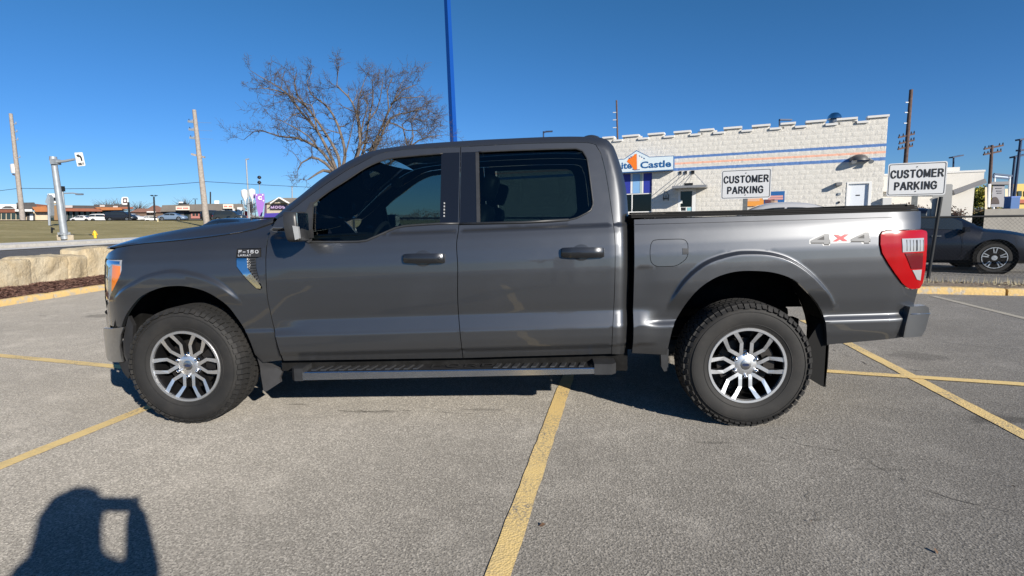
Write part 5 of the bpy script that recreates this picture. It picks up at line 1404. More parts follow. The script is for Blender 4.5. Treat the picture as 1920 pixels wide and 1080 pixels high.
for px_ in (1600, 1632):
    u, z = bw(px_, 299, .15); MB().tube([B3(u, z+.02, .02), B3(u, z-.02, .16), B3(u+.02, z-.10, .24)], [.05, .06, .10], 10).build('floodlight', wht if px_ == 1600 else galv, RST, smooth=40)
# posters
pr = wall_box('poster', 1433, 359.5, 1470.5, 381, .03, .06, mat('poster_blue', (.02, .12, .34), .5))
pr2 = wall_box('poster', 1400, 370, 1434, 386, .03, .055, mat('poster_orange', (.80, .33, .06), .5))
for P, m_ in (((1433.5, 360.2, 1445, 370), mat('poster_red', (.30, .04, .05), .5)), ((1434, 374, 1452, 380.6), mat('poster_maroon', (.13, .05, .06), .5)), ((1436, 362, 1445, 366), wht), ((1442, 367, 1468, 370), mat('poster_pink', (.7, .35, .3), .5)), ((1430, 371, 1440, 374), wht), ((1440, 371.5, 1468, 374), mat('poster_pink', (.7, .35, .3), .5)), ((1445, 376, 1458, 380.8), mat('poster_skin', (.62, .42, .30), .5))):
    wall_box('poster_patch', *P, .061, .066, m_, pr)
wall_box('poster_patch', 1402, 372, 1424, 377, .056, .060, mat('poster_peach', (.75, .45, .28), .5), pr2)
# roof vent
p = at(1564.5, 236, 23.5); pt = at(1564.5, 212, 23.5)
rv = tag(MB().tube([p-np.array([0, 0, 1.2]), at(1564.5, 224, 23.5)], .20, 16).build('roof_vent', mat('vent_grey', (.35, .36, .37), .45, .5), None, smooth=40), 'round metal exhaust vent with a shiny dome on the burger restaurant roof', 'roof vent')
MB().lathe([(.26, 0), (.28, .03), (.24, .16), (.14, .26), (0, .29)], 20, 'z', tuple(at(1564.5, 224, 23.5))).build('vent_dome', chrome, rv, smooth=50)

# low extension and canopy at the right of the castle wall
EX = thing('rear_wing', 'low flat roofed cream wing to the right of the block restaurant', 'building', at(1760, 380, 27)*np.array([1, 1, 0]))
EP = at(1760, 380, 27); EP[2] = 0
def ew(px, py, off=0.): p = onPlane(px, py, EP+BN*off, BN); return float((p-EP)@BU), float(p[2])
def E3(u, z, off=0.): return EP+BU*u+BN*off+np.array([0, 0, z])
crm = mat('cream_wall', (.68, .655, .60), .75, var=.04, vscale=2)
u1 = ew(1826, 370)[0]; zt_ = ew(1760, 326)[1]; u2 = ew(1840, 340)[0]
P = [E3(-9, 0), E3(u1, 0), E3(u1, zt_), E3(-9, zt_)]; MB().prism(P, -BN*6).build('wall', crm, EX)
P = [E3(-9, zt_-.6, .0), E3(ew(1786, 359)[0], ew(1786, 359)[1], .02), E3(u2, ew(1841, 340)[1], .02), E3(u2, zt_, .02), E3(-9, zt_, .02)]
MB().prism(P, BN*.25).build('fascia', crm, EX)
MB().prism([E3(-9, zt_, .30), E3(u2+.03, zt_, .30), E3(u2+.03, zt_+.09, .30), E3(-9, zt_+.09, .30)], -BN*7).build('coping', capm, EX)
MB().beam(E3(*ew(1783, 361), .2), E3(*ew(1842, 340), .2), .5, .22).build('soffit_shade', mat('soffit_shade_grey', (.20, .20, .21), .6), EX)  # grey beam stands in for the shaded underside of the overhang
a = ew(1775, 325, -1); b2 = ew(1800, 313, -1); MB().prism([E3(a[0], a[1], -1), E3(b2[0], a[1], -1), E3(b2[0], b2[1], -1), E3(a[0], b2[1], -1)], -BN*1.2).build('roof_unit', crm, EX)
# hedge in front of the wing
def leafy(name, label, cat, c, r, n, cols, leaf=.05, seed=1, group=None, stems=True):
    rnd = random.Random(seed); root = thing(name, label, cat, (c[0], c[1], 0), 0, group); mb = MB(); c = np.array(c, float)
    cl = [(rnd.uniform(-.7, .7)*r[0], rnd.uniform(-.7, .7)*r[1], rnd.uniform(-.6, .75)*r[2]) for _ in range(14)]
    for i in range(n):
        q = cl[rnd.randrange(14)]; s_ = .24
        p = c+np.array(q)+np.array([rnd.gauss(0, s_*r[0]), rnd.gauss(0, s_*r[1]), rnd.gauss(0, s_*r[2]*.6)])
        if p[2] < .03: continue
        a = rnd.random()*6.28; b_ = rnd.uniform(-1.2, 1.2); u = np.array([math.cos(a)*math.cos(b_), math.sin(a)*math.cos(b_), math.sin(b_)])*leaf; v = np.cross(u, [rnd.uniform(-1, 1), rnd.uniform(-1, 1), rnd.uniform(-1, 1)]); v = v/(np.linalg.norm(v)+1e-6)*leaf*.6
        mb.cur = rnd.randrange(len(cols)); mb.add([p-u, p-v, p+u, p+v], [(0, 1, 2, 3)])
    mb.build('foliage', cols, root, recalc=False)
    if stems:
        for k in range(5):
            a = k*1.26; MB().tube([(c[0], c[1], 0), (c[0]+.3*r[0]*math.cos(a), c[1]+.3*r[1]*math.sin(a), c[2]), (c[0]+.6*r[0]*math.cos(a), c[1]+.6*r[1]*math.sin(a), c[2]+.6*r[2])], [.03, .02, .008], 5).build('stem', mat('bark_brown', (.12, .09, .07), .9), root)
    return root
brn = [mat('leaf_rust', (.13, .075, .055), .9), mat('leaf_dark_rust', (.07, .04, .035), .9), mat('twig_grey', (.16, .13, .11), .9)]
for k, (px_, py_, wd) in enumerate(((1703, 372, .75), (1733, 373, .7), (1775, 374, .65))):
    D = 24.5; p = at(px_, py_, D); tops_ = at(px_, 370+k*.8, D)[2]
    leafy('shrub', ['reddish brown bare clipped bush nearest the castle wall corner', 'reddish brown bush seen just left of the leaning fence post', 'small brown bush showing right of the grey sign backs'][k], 'bush', (p[0], p[1], tops_*.42), (wd, .5, tops_*.42), 2600, brn, .045, 30+k)

# ---- signs on posts
sgw = mat('sign_board_white', (.66, .67, .67), .45); sgb = mat('sign_letter_black', (.012, .014, .016), .5); sback = mat('sign_back', (.30, .30, .29), .5, .5)
def customer_sign(name, x0, x1, y0, y1, D, post, label, slope=0., w_text=None):
    P = at((x0+x1)/2, (y0+y1)/2, D); ax = BU*math.cos(slope)+BN*math.sin(slope); n = BN*math.cos(slope)-BU*math.sin(slope)
    def sp(x, y, off=0.): return onPlane(x, y, P+n*off, n)
    uL, uR = [(sp(x, (y0+y1)/2)-P)@ax for x in (x0, x1)]; zB, zT = sp((x0+x1)/2, y1)[2]-P[2], sp((x0+x1)/2, y0)[2]-P[2]
    root = thing(name, label, 'sign', (P[0], P[1], 0))
    def rr(hw0, hw1, z0, z1, r_, off, n_=4):
        pts = []
        for (cx, cz, a0) in ((hw1-r_, z1-r_, 0), (hw0+r_, z1-r_, 90), (hw0+r_, z0+r_, 180), (hw1-r_, z0+r_, 270)):
            for k in range(n_+1): a = rad(a0+90*k/n_); pts.append(P+ax*(cx+r_*math.cos(a))+np.array([0, 0, cz+r_*math.sin(a)])+n*off)
        return pts
    bd = MB().prism(rr(uL, uR, zB, zT, .035, .0), -n*.004).build('board', sgw, root)
    o_ = rr(uL+.018, uR-.018, zB+.018, zT-.018, .028, .0025); i_ = rr(uL+.027, uR-.027, zB+.027, zT-.027, .022, .0025); m_ = len(o_)
    MB().add(o_+i_, [(k, (k+1) % m_, m_+(k+1) % m_, m_+k) for k in range(m_)]).build('border_line', sgb, bd, recalc=False)
    W_, H_ = uR-uL, zT-zB; cx = (uL+uR)/2
    stroke_text('lettering', 'CUSTOMER', sgb, bd, P+ax*cx+np.array([0, 0, zB+H_*.665])+n*.003, ax, (0, 0, 1), n, H_*.265, W_*.885, .165)
    stroke_text('lettering', 'PARKING', sgb, bd, P+ax*(cx-.01*W_)+np.array([0, 0, zB+H_*.30])+n*.003, ax, (0, 0, 1), n, H_*.265, W_*.71, .165)
    for zz in (zT-.075, zB+.075): MB().lathe([(0, -.004), (.009, -.002), (.01, .0)], 8, 'y', tuple(P+ax*cx+n*.004+np.array([0, 0, zz]))).build('bolt', blackmetal, bd)
    pb = P+ax*cx-n*.012; MB().obox(pb+np.array([0, 0, (zT-.02-P[2])/2-P[2]/2+P[2]/2-(P[2]+zT)/2+ (zT)/2]), ax*.035, n*.0025, np.array([0, 0, 1.])*((P[2]+zT)/2)) if False else None
    zmid = (P[2]+zT-.02)/2; c = np.array([pb[0], pb[1], zmid])
    mb = MB(); mb.obox(c, ax*.028, n*.003, (0, 0, zmid))
    for s_ in (-1, 1): mb.obox(c+ax*s_*.036-n*.008, ax*.008, n*.012, (0, 0, zmid))
    mb.build('post', mat('post_steel', (.22, .23, .22), .5, .5, var=.2, vscale=20), root)
    return root
customer_sign('parking_sign', 1352.3, 1446, 317, 372.5, 10.7, None, 'white CUSTOMER PARKING sign in front of the block wall, left of the two', .0)
customer_sign('parking_sign', 1664, 1774.7, 304.5, 366.5, 9.7, None, 'larger looking white CUSTOMER PARKING sign at right, overlapping the castle corner', .0)

# ---- chain link fence along the planting strip
FA = CBL+cn*1.28; FB = CBR+cn*1.28
ft0 = onZ(1740, 522)[:2]; sh = (ft0-FA)@cn; FA = FA+cn*sh; FB = FB+cn*sh
p_l = at(330, 410, 14.0); FL_ = np.linalg.norm(FB-FA); fd = (FB-FA)/FL_
tR = (ft0-FA)@fd
def fz_top(t_): return 1.255+(tR-t_)*.0165
def fz_bot(t_): return .04+max(0, (tR-t_))*.0165
fence = thing('chain_link_fence', 'low black chain link fence running behind the truck along the yellow kerb', 'fence', (FA[0], FA[1], 0))
def F3(t_, z, off=0.): q = FA+fd*t_+cn*off; return (q[0], q[1], z)
posts_t = [0.0]+[tR-2.75*k for k in range(5, -1, -1)]+[tR+2.75*k for k in range(1, 5)]
for k, t_ in enumerate(posts_t):
    if t_ < 0: continue
    if abs(t_-tR) < .01:
        top = np.array(onPlane(1764.5, 369, np.array([ft0[0], ft0[1], 0]), np.array([cn[0], cn[1], 0]))); MB().tube([(ft0[0], ft0[1], 0), tuple(top)], .034, 12).build('post', blackmetal, fence, smooth=50)
    else: MB().tube([F3(t_, 0), F3(t_, fz_top(t_)+.03)], .03, 12).build('post', blackmetal, fence, smooth=50)
Lf = posts_t[-1]
MB().tube([F3(0, fz_top(0)), F3(tR, fz_top(tR)), F3(Lf, fz_top(tR))], .021, 8).build('top_rail', blackmetal, fence, smooth=50)
mb = MB(); st = .075; hgt = 1.17; t_ = -hgt
wr_t = .0014
while t_ < Lf:
    for s_ in (1, -1):
        a_, b_ = (t_, t_+hgt) if s_ > 0 else (t_+hgt, t_)
        # clip to the run
        def cl(ta, tb):
            f0, f1 = 0., 1.
            for lim, sgn in ((0, 1), (Lf, -1)):
                fa, fb = (ta-lim)*sgn, (tb-lim)*sgn
                if fa < 0 and fb < 0: return None
                if fa < 0: f0 = max(f0, fa/(fa-fb))
                if fb < 0: f1 = min(f1, fa/(fa-fb))
            return f0, f1
        c_ = cl(a_, b_)
        if not c_: continue
        f0, f1 = c_; p0 = a_+(b_-a_)*f0; p1 = a_+(b_-a_)*f1
        z0 = fz_bot(p0)+.02+hgt*f0; z1 = fz_bot(p1)+.02+hgt*f1
        mb.tube([F3(p0, z0), F3(p1, z1)], wr_t, 3, cap=False)
    t_ += st
tag(mb.build('wire_mesh', blackmetal, fence, recalc=False), kind='stuff')
MB().tube([F3(0, fz_bot(0)+.02), F3(Lf, fz_bot(tR)+.02)], .004, 5).build('bottom_wire', blackmetal, fence)
# second leg of the fence from the corner away from the lot
MB().tube([F3(0, fz_top(0)), (FA[0]-.6, FA[1]+9, 1.7)], .021, 8).build('top_rail', blackmetal, fence, smooth=50)
# backs of two signs on the leaning post
n = np.array([cn[0], cn[1], 0]); P = np.array([ft0[0], ft0[1], 0])+n*.06
def fpp(x, y, off=.06): return onPlane(x, y, np.array([ft0[0], ft0[1], 0])+n*off, n)
sb = MB().prism([fpp(*q) for q in ((1752, 346), (1784, 345), (1786.5, 347), (1783, 405), (1779, 407), (1748, 407), (1745.5, 404), (1750, 348))], n*.004).build('reversed_sign', sback, None)
tag(sb, 'plain grey back of an upright sign fixed to the leaning fence post', 'sign')
sb = MB().prism([fpp(*q, .08) for q in ((1742, 391), (1777, 391), (1779.5, 393), (1778, 406), (1775, 408), (1738, 406), (1736, 403), (1740, 393))], n*.004).build('reversed_sign', sback, None)
tag(sb, 'smaller grey sign back low on the leaning fence post, beside the black sedan', 'sign')

# ================================================================== CARS
def car_profile(kind):
    # (x, z_low, z_belt, z_roof, half width at belt, half width at roof)
    if kind == 'sedan':
        return [(-2.40, .32, .62, .64, .62, .55), (-2.34, .22, .70, .74, .76, .62), (-2.1, .20, .80, .90, .86, .66), (-1.75, .20, .90, 1.0, .90, .68), (-1.45, .20, .95, 1.06, .91, .66), (-1.05, .20, .98, 1.28, .92, .62), (-.6, .20, .97, 1.42, .92, .60), (-.1, .20, .95, 1.46, .92, .60), (.35, .20, .93, 1.43, .92, .59), (.75, .20, .92, 1.28, .92, .60), (1.15, .20, .91, 1.06, .91, .64), (1.32, .20, .90, .97, .90, .70), (1.75, .20, .84, .92, .88, .66), (2.1, .20, .74, .83, .83, .60), (2.32, .22, .62, .70, .72, .52), (2.42, .34, .52, .56, .55, .42)]
    if kind == 'suv':
        return [(-2.35, .40, .80, .84, .70, .60), (-2.30, .26, .95, 1.30, .84, .60), (-2.1, .24, 1.05, 1.62, .90, .62), (-1.7, .24, 1.08, 1.70, .93, .64), (-1.0, .24, 1.06, 1.73, .94, .65), (0, .24, 1.03, 1.72, .94, .65), (.5, .24, 1.02, 1.66, .94, .64), (.85, .24, 1.02, 1.46, .93, .64), (1.2, .24, 1.01, 1.16, .92, .66), (1.4, .24, 1.0, 1.08, .91, .72), (1.85, .24, .92, 1.02, .89, .66), (2.2, .26, .78, .90, .80, .56), (2.34, .40, .60, .66, .62, .45)]
    return [(-2.5, .40, .90, .94, .75, .65), (-2.46, .28, 1.05, 1.40, .92, .70), (-2.3, .25, 1.10, 1.70, .96, .72), (-1.5, .25, 1.12, 1.76, .98, .74), (0, .25, 1.08, 1.75, .98, .74), (.75, .25, 1.05, 1.66, .97, .72), (1.2, .25, 1.02, 1.38, .96, .70), (1.6, .25, 1.0, 1.10, .94, .70), (2.05, .25, .86, .96, .88, .62), (2.4, .28, .66, .74, .72, .50), (2.48, .40, .56, .60, .55, .42)]
carglass = mat('car_glass_dark', (.02, .026, .03), .05, coat=1.); headm = mat('car_headlamp', (.6, .62, .64), .1, .5)
def make_car(kind, col, name, label, cat, loc, rz, group=None, detail=1):
    root = thing(name, label, cat, loc, rz, group); P = np.array(car_profile(kind)); n = len(P)
    pm = mat('car_paint_%03d%03d%03d' % tuple(int(c*999) for c in col), col, .3, .1, coat=.45)
    if detail > 1:                          # resample smoothly
        Q = []
        for i in range(n-1):
            for k in range(detail):
                s_ = k/detail; p0, p1, p2, p3 = P[max(i-1, 0)], P[i], P[i+1], P[min(i+2, n-1)]
                Q.append(.5*(2*p1+(-p0+p2)*s_+(2*p0-5*p1+4*p2-p3)*s_*s_+(-p0+3*p1-3*p2+p3)*s_**3))
        Q.append(P[-1]); P = np.array(Q); n = len(P)
    def ring(p, e=0.):
        x, zl, zb, zr, wb, wr = p; m1 = zl+(zb-zl)*.5
        R_ = [(0, zl), (wb*.8, zl), (wb*.97, zl+.08), (wb*1.0, m1-.08), (wb*1.0, m1+.1), (wb*.965, zb), (wb*.965-(wb*.965-wr)*.9, zb+(zr-zb)*.86), (wr*.86, zr-(zr-zb)*.02), (wr*.5, zr+.01), (0, zr+.018)]
        return [(x, -y-e, z) for y, z in R_]+[(x, y+e, z) for y, z in R_[-2:0:-1]]
    mb = MB(); rs = [ring(p) for p in P]; m_ = len(rs[0])
    mb.add([q for r_ in rs for q in r_], [(i*m_+k, i*m_+(k+1) % m_, (i+1)*m_+(k+1) % m_, (i+1)*m_+k) for i in range(n-1) for k in range(m_)]+[tuple(range(m_)), tuple((n-1)*m_+k for k in range(m_))])
    mb.build('body', pm, root, smooth=50, world=False)
    gh = [i for i in range(n) if P[i][3]-P[i][2] > .26]; i0, i1 = gh[0], gh[-1]
    for sd in (-1, 1):
        spans = [(i0, (i0+i1)//2), ((i0+i1)//2, i1)]
        for a, b_ in spans:
            if b_ <= a: continue
            vs = []
            for i in range(a, b_+1):
                x, zl, zb, zr, wb, wr = P[i]; ins = .03 if i in (a, b_) else 0; xx = x+(ins if i == a else -ins if i == b_ else 0)
                for f in (.10, .80):
                    y = wb*.965-(wb*.965-wr)*f+.012; vs.append((xx, sd*y, zb+(zr-zb)*f*.955))
            k = b_-a; MB().add(vs, [(2*j, 2*j+1, 2*j+3, 2*j+2) for j in range(k)]).build('window', carglass, root, smooth='all', world=False)
    def screen(i, j, nm):
        x, zl, zb, zr, wb, wr = P[i]; x2, _, zb2, zr2, wb2, wr2 = P[j]
        vs = []
        for k in range(7):
            s_ = k/6*2-1; vs.append((x, s_*wr*.80, zr+.03-.02*abs(s_))); vs.append((x2, s_*wr2*.88, zr2+.03-.02*abs(s_)))
        MB().add(vs, [(2*k, 2*k+1, 2*k+3, 2*k+2) for k in range(6)]).build(nm, carglass, root, smooth='all', world=False)
    pk = int(np.argmax(P[:, 3]))
    fr = [i for i in range(pk, n) if P[i][3] < P[pk][3]-.06]; 
    if fr:
        j = fr[0]; e = [i for i in range(j, n) if P[i][3]-P[i][2] < .17]
        if e: 
            for a in range(j, e[0]): screen(a, a+1, 'windscreen')
    bk = [i for i in range(pk, -1, -1) if P[i][3] < P[pk][3]-.06]
    if bk and kind == 'sedan':
        j = bk[0]; e = [i for i in range(j, -1, -1) if P[i][3]-P[i][2] < .17]
        if e:
            for a in range(j, e[0], -1): screen(a, a-1, 'rear_window')
    wxs = (-1.42, 1.42) if kind != 'van' else (-1.5, 1.55); Wd = max(P[:, 4])
    for wx in wxs:
        for sd in (-1, 1):
            MB().lathe([(0, 0), (.385, 0), (.40, -.05*1)], 28, 'y', (wx, sd*(Wd*1.0+.006) if sd > 0 else -(Wd+.006), .35)).build('wheel_arch', dark, root, world=False, recalc=True)
            w = MB(); w.lathe([(.0, -.06), (.215, -.06), (.23, -.012), (.31, -.006), (.33, -.03), (.335, -.11), (.33, -.2), (0, -.2)], 28, 'y'); 
            vv = [(x, (y if sd > 0 else -y), z) for x, y, z in w.v]; w.v = vv
            wo = w.build('wheel', tyre_m, root, smooth=40, world=False); wo.location = (wx, sd*(Wd+.016), .335)
            r_ = MB(); r_.lathe([(.218, .0), (.235, .0), (.24, -.02), (.20, -.05)], 28, 'y')
            for k in range(5):
                q = k*2*math.pi/5+.3
                for dq in (-.16, .16) if detail > 1 else (0,):
                    a_ = q+dq*1.0; b2_ = q+dq*.35
                    p0 = np.array([.05*math.cos(b2_), -.02, .05*math.sin(b2_)]); p1 = np.array([.215*math.cos(a_), -.008, .215*math.sin(a_)]); r_.beam(p0, p1, .022 if detail > 1 else .06, .012, up=(0, 1, 0))
            r_.lathe([(0, -.005), (.055, -.008), (.06, -.03)], 12, 'y'); r_.v = [(x, (y if sd > 0 else -y), z) for x, y, z in r_.v]
            r_.build('rim', galv, wo, world=False)
    x = P[-3][0]; zf = P[-3][2]
    for sd in (-1, 1):
        MB().obox((P[-2][0]-.10, sd*P[-2][4]*.86, P[-2][2]+.02), (.12, -sd*.03, 0), (0, .10, 0), (0, 0, .045)).build('headlight', headm, root, world=False)
        MB().obox((P[1][0]+.03, sd*P[1][4]*.88, P[1][2]-.02), (.05, 0, 0), (0, .10, 0), (0, 0, .06)).build('tail_light', redm, root, world=False)
    if detail > 1:
        for sd in (-1, 1):
            MB().obox((.86, sd*(Wd+.07), .97), (.045, 0, 0), (0, .085, 0), (0, 0, .055)).build('wing_mirror', pm, root, world=False, smooth=30)
            for xx in (.35, -.6): MB().obox((xx, sd*(Wd*.985+.01), .82), (.09, 0, 0), (0, .015, 0), (0, 0, .013)).build('door_handle', chrome, root, world=False, smooth=30)
            for xx in (.83, -.12, -1.0): MB().obox((xx, sd*(Wd+.001), .60), (.002, 0, 0), (0, .002, 0), (0, 0, .27)).build('shut_line', dark, root, world=False)
    return root
angB = math.atan2(BU[1], BU[0])
# the black sedan at the right
c = onZ(1862, 512); side = np.array([BU[1], -BU[0], 0]); side = side if side@(CAM-c) > 0 else -side
ang = angB
u_ = np.array([math.cos(ang), math.sin(ang), 0]); ctr = c-u_*1.42-side*.93
make_car('sedan', (.0035, .0045, .009), 'parked_sedan', 'black sedan parked behind the chain link fence at the right edge', 'car', (ctr[0], ctr[1], 0), ang, detail=3)
p = at(1462, 392, 13.6); make_car('sedan', (.50, .50, .50), 'parked_sedan', 'silver sedan whose roof shows above the truck bed, under the left parking sign', 'car', (p[0], p[1], .20), angB+math.pi, detail=3)
p = at(440, 420, 17.5); make_car('sedan', (.012, .016, .022), 'parked_sedan', 'dark sedan whose roof shows above the hood, just behind the fence corner', 'car', (p[0], p[1], .10), angB+math.pi, detail=3)

# ================================================================== POLES AND LAMPS
def ground_z(p): return H(p[0], p[1]) if p[0] < -9.4 else 0.
def pole(name, label, cat, top, base, D, r0, r1, m_, n=10, group=None, extra=0.):
    t_ = at(*top, D); b_ = at(*base, D); d = b_-t_; gz = ground_z(b_); k = (gz-t_[2])/(d[2]); b2_ = t_+d*k; t2 = t_-d/np.linalg.norm(d)*extra
    root = thing(name, label, cat, (b2_[0], b2_[1], gz), 0, group); MB().tube([b2_, t2], [r0, r1], n).build('shaft', m_, root, smooth=50); return root, D
def arm_at(root, name, a, b_, D, w, m_, h=None): return MB().beam(at(*a, D), at(*b_, D), w, h).build(name, m_, root)
def ins(root, px, py, D, m_=None): return MB().lathe([(0, 0), (.06, .02), (.05, .12), (.03, .22), (0, .24)], 8, 'z', tuple(at(px, py, D))).build('insulator', m_ or galv, root, smooth=40)
u1_, D = pole('utility_pole', 'tall bare wooden utility pole at the far left, with a grey transformer', 'utility pole', (20, 213), (43, 415), 62, .27, .17, wood)
for y in (232, 247, 262, 295): 
    x = 20+(y-213)*.1139; MB().beam(at(x, y, D), at(x+8, y+.5, D), .09).build('bracket', galv, u1_); ins(u1_, x+8, y, D)
MB().lathe([(0, 0), (.30, 0), (.32, .1), (.32, .95), (.2, 1.05), (0, 1.08)], 14, 'z', tuple(at(27.5, 325, D))).build('transformer', mat('transformer_grey', (.55, .56, .57), .5), u1_, smooth=40)
arm_at(u1_, 'crossarm', (24, 327), (35, 330), D, .14, wood_dark)
u2_, D = pole('utility_pole', 'tall pale wooden utility pole with three insulator arms, left of the bare tree', 'utility pole', (364, 206), (387, 415), 60, .34, .20, wood)
for k, y in enumerate((229, 244, 259.5)):
    x = 364+(y-206)*.11; MB().beam(at(x-14, y-1.5, D), at(x+1, y+.5, D), .16, .22).build('bracket', galv, u2_); ins(u2_, x-12, y-2, D, blackmetal); ins(u2_, x-6, y-1, D)
    MB().tube([at(x+2, y, D), at(x+14, y+1, D), at(x+30, y+1.5, D)], .012, 4).build('wire_lead', galv, u2_)
arm_at(u2_, 'crossarm', (359, 289), (384, 295), D, .2, wood)
u3_, D = pole('utility_pole', 'dark wooden utility pole with three crossarms rising behind the right parking sign', 'utility pole', (1708.5, 168), (1698, 303), 46, .19, .14, wood_dark)
for (a, b2, c2, d2_) in ((1684.5, 258, 1714.5, 251), (1685.5, 269.5, 1714, 263), (1683.5, 280, 1711, 273.5)):
    MB().beam(at(a, b2, D), at(c2, d2_, D), .11, .13).build('crossarm', wood_dark, u3_)
    for s_ in (.05, .3, .8, .98): ins(u3_, a+(c2-a)*s_, b2+(d2_-b2)*s_-.5, D, blackmetal)
for y in (192, 211, 231): x = 1708.5-(y-168)*.077; MB().beam(at(x-9, y, D), at(x, y, D), .07).build('bracket', galv, u3_)
u4_, D = pole('utility_pole', 'smaller dark utility pole with two crossarms, above the drive-through board', 'utility pole', (1860, 272), (1853, 392), 48, .17, .12, wood_dark)
for (a, b2, c2, d2_) in ((1845, 279.5, 1881, 272.5), (1844, 290, 1877, 283.5)):
    MB().beam(at(a, b2, D), at(c2, d2_, D), .12, .14).build('crossarm', wood_dark, u4_)
    for s_ in (.05, .25, .8, .98): ins(u4_, a+(c2-a)*s_, b2+(d2_-b2)*s_-.5, D, blackmetal)
MB().tube([at(1854, 345, D-.3), at(1852, 392, D-.3)], .16, 8).build('white_sleeve', white, u4_)
u5_, D = pole('utility_pole', 'thin distant utility pole above the left end of the block restaurant', 'utility pole', (1156, 188), (1158, 262), 70, .14, .10, wood_dark)
for y in (211, 225, 239.5): MB().beam(at(1149, y, D), at(1157, y-.3, D), .1).build('bracket', galv, u5_)
bm_ = mat('pole_blue', (.004, .065, .32), .35, .2, coat=.5)
bp_ = thing('sign_mast', 'tall bright blue mast rising out of the picture behind the truck cab', 'mast', at(854, 420, 34)*np.array([1, 1, 0]))
t_ = at(838.5, 0, 34); b_ = at(850.5, 262, 34); d = b_-t_; base_ = t_+d*((0-t_[2])/d[2]); topp = t_-d*.35
ax_ = np.array([math.cos(.9), math.sin(.9), 0]); ay_ = np.array([-math.sin(.9), math.cos(.9), 0]); mb = MB()
vs = []
for q_, w in ((base_, .17), (topp, .13)):
    for sx_, sy_ in ((-1, -1), (1, -1), (1, 1), (-1, 1)): vs.append(q_+ax_*w*sx_+ay_*w*sy_)
mb.add(vs, [(0, 1, 5, 4), (1, 2, 6, 5), (2, 3, 7, 6), (3, 0, 4, 7), (4, 5, 6, 7)]); mb.build('shaft', bm_, bp_)
lampm = mat('lamp_blue_black', (.015, .03, .07), .4, .3)
def area_lamp(label, base, top, D, heads, m_, w=.07, headw=.3):
    r_, _ = pole('parking_lot_lamp', label, 'lamp post', top, base, D, w*1.2, w, m_, 8)
    for a, b2 in heads:
        pa, pb = at(*a, D), at(*b2, D); MB().beam(pa, pb, headw, .12).build('lamp_head', m_, r_)
    return r_
area_lamp('blue-black lamp post standing behind the battlements, arm to the right', (1461.5, 300), (1461.5, 223.5), 52, [((1461.5, 224.5), (1484, 224.8))], lampm)
area_lamp('small blue-black lamp just above the truck roof, left of the restaurant', (1019.3, 330), (1019, 246), 55, [((1018.6, 248.5), (1025, 246.5)), ((1024.5, 246.8), (1036, 246.3))], lampm)
area_lamp('dark flat-headed lamp above the white roof unit right of the castle wall', (1786, 360), (1788, 296), 50, [((1783, 295.5), (1803, 291.5))], lampm, headw=.5)
area_lamp('tall dark lamp post at the right edge of the picture', (1899, 390), (1914, 262), 40, [((1908, 262.5), (1925, 260)), ((1909, 282), (1922, 281))], lampm, .09, .4)
area_lamp('shorter dark lamp post beside the tall one at the right edge', (1893, 390), (1903, 293), 42, [((1898, 295), (1924, 289.5))], lampm, .08, .5)
area_lamp('slim pale street light pole between the wooden pole and the bare tree', (467.5, 402), (461.5, 299), 70, [((460.5, 299), (467, 298))], galv, .09, .16)
area_lamp('twin-headed dark lamp post over the brown-roofed row', (290, 405), (288.5, 369), 120, [((282.5, 366.5), (286, 366)), ((291, 366), (294.5, 366.5)), ((285, 367.5), (292, 367.5))], blackmetal, .16, .5)
area_lamp('tiny twin-headed lamp just left of the pale wooden pole', (366.5, 405), (366, 374), 150, [((362.5, 373), (365, 373)), ((367.5, 373), (370, 373))], blackmetal, .12, .5)
area_lamp('tall thin bare post above the long brown roof', (394.5, 400), (394.5, 360), 140, [((394, 360), (395, 360))], blackmetal, .16, .2)
area_lamp('short lamp above the far right end of the brown roof', (453, 400), (453, 376), 140, [((452, 376), (454, 376))], blackmetal, .1, .3)
area_lamp('post seen between the gabled shop and the truck pillar', (548.5, 400), (547.5, 350), 110, [((546.5, 351), (549, 351))], galv, .12, .3)
a5, D = pole('antenna_mast', 'thin mast with dark balls above the purple sign', 'mast', (486, 330), (487, 385), 112, .10, .06, galv)
for y in (333, 342.5): MB().lathe([(0, -.35), (.35, -.15), (.4, .1), (.2, .35), (0, .4)], 10, 'z', tuple(at(486.2, y, D))).build('ball', blackmetal, a5, smooth='all')

# mast-arm sign pole
sp_, D = pole('traffic_sign_pole', 'thick grey steel pole on a concrete base with a left-turn ONLY sign on its arm', 'traffic sign', (100, 296), (120.5, 440), 27.5, .165, .13, galv, 16)
bq = at(121.5, 455, D); gz = bq[2]
qd = at(121, 448, D)-CAM; qd[2] = 0; qd /= np.linalg.norm(qd); lb_ = [at(x, 440.3, D) for x in (106, 137.5)]; MB().prism([lb_[0], lb_[1], lb_[1]*np.array([1, 1, 0])+np.array([0, 0, .2]), lb_[0]*np.array([1, 1, 0])+np.array([0, 0, .2])], qd*.75).build('concrete_base', mat('base_concrete', (.42, .36, .27), .9, var=.15, vscale=5), sp_)
q = at(120.3, 440, D); MB().lathe([(.22, 0), (.22, .05), (.17, .08)], 16, 'z', (q[0], q[1], q[2]-.01)).build('base_flange', galv, sp_, smooth=40)
for k in range(6): a = k*math.pi/3; MB().tube([(q[0]+.24*math.cos(a), q[1]+.24*math.sin(a), q[2]), (q[0]+.24*math.cos(a), q[1]+.24*math.sin(a), q[2]+.12)], .025, 6).build('anchor_bolt', galv, sp_)
MB().tube([at(100, 301, D), at(99.6, 293.5, D)], [.17, .15], 16).build('pole_cap', galv, sp_, smooth=40)
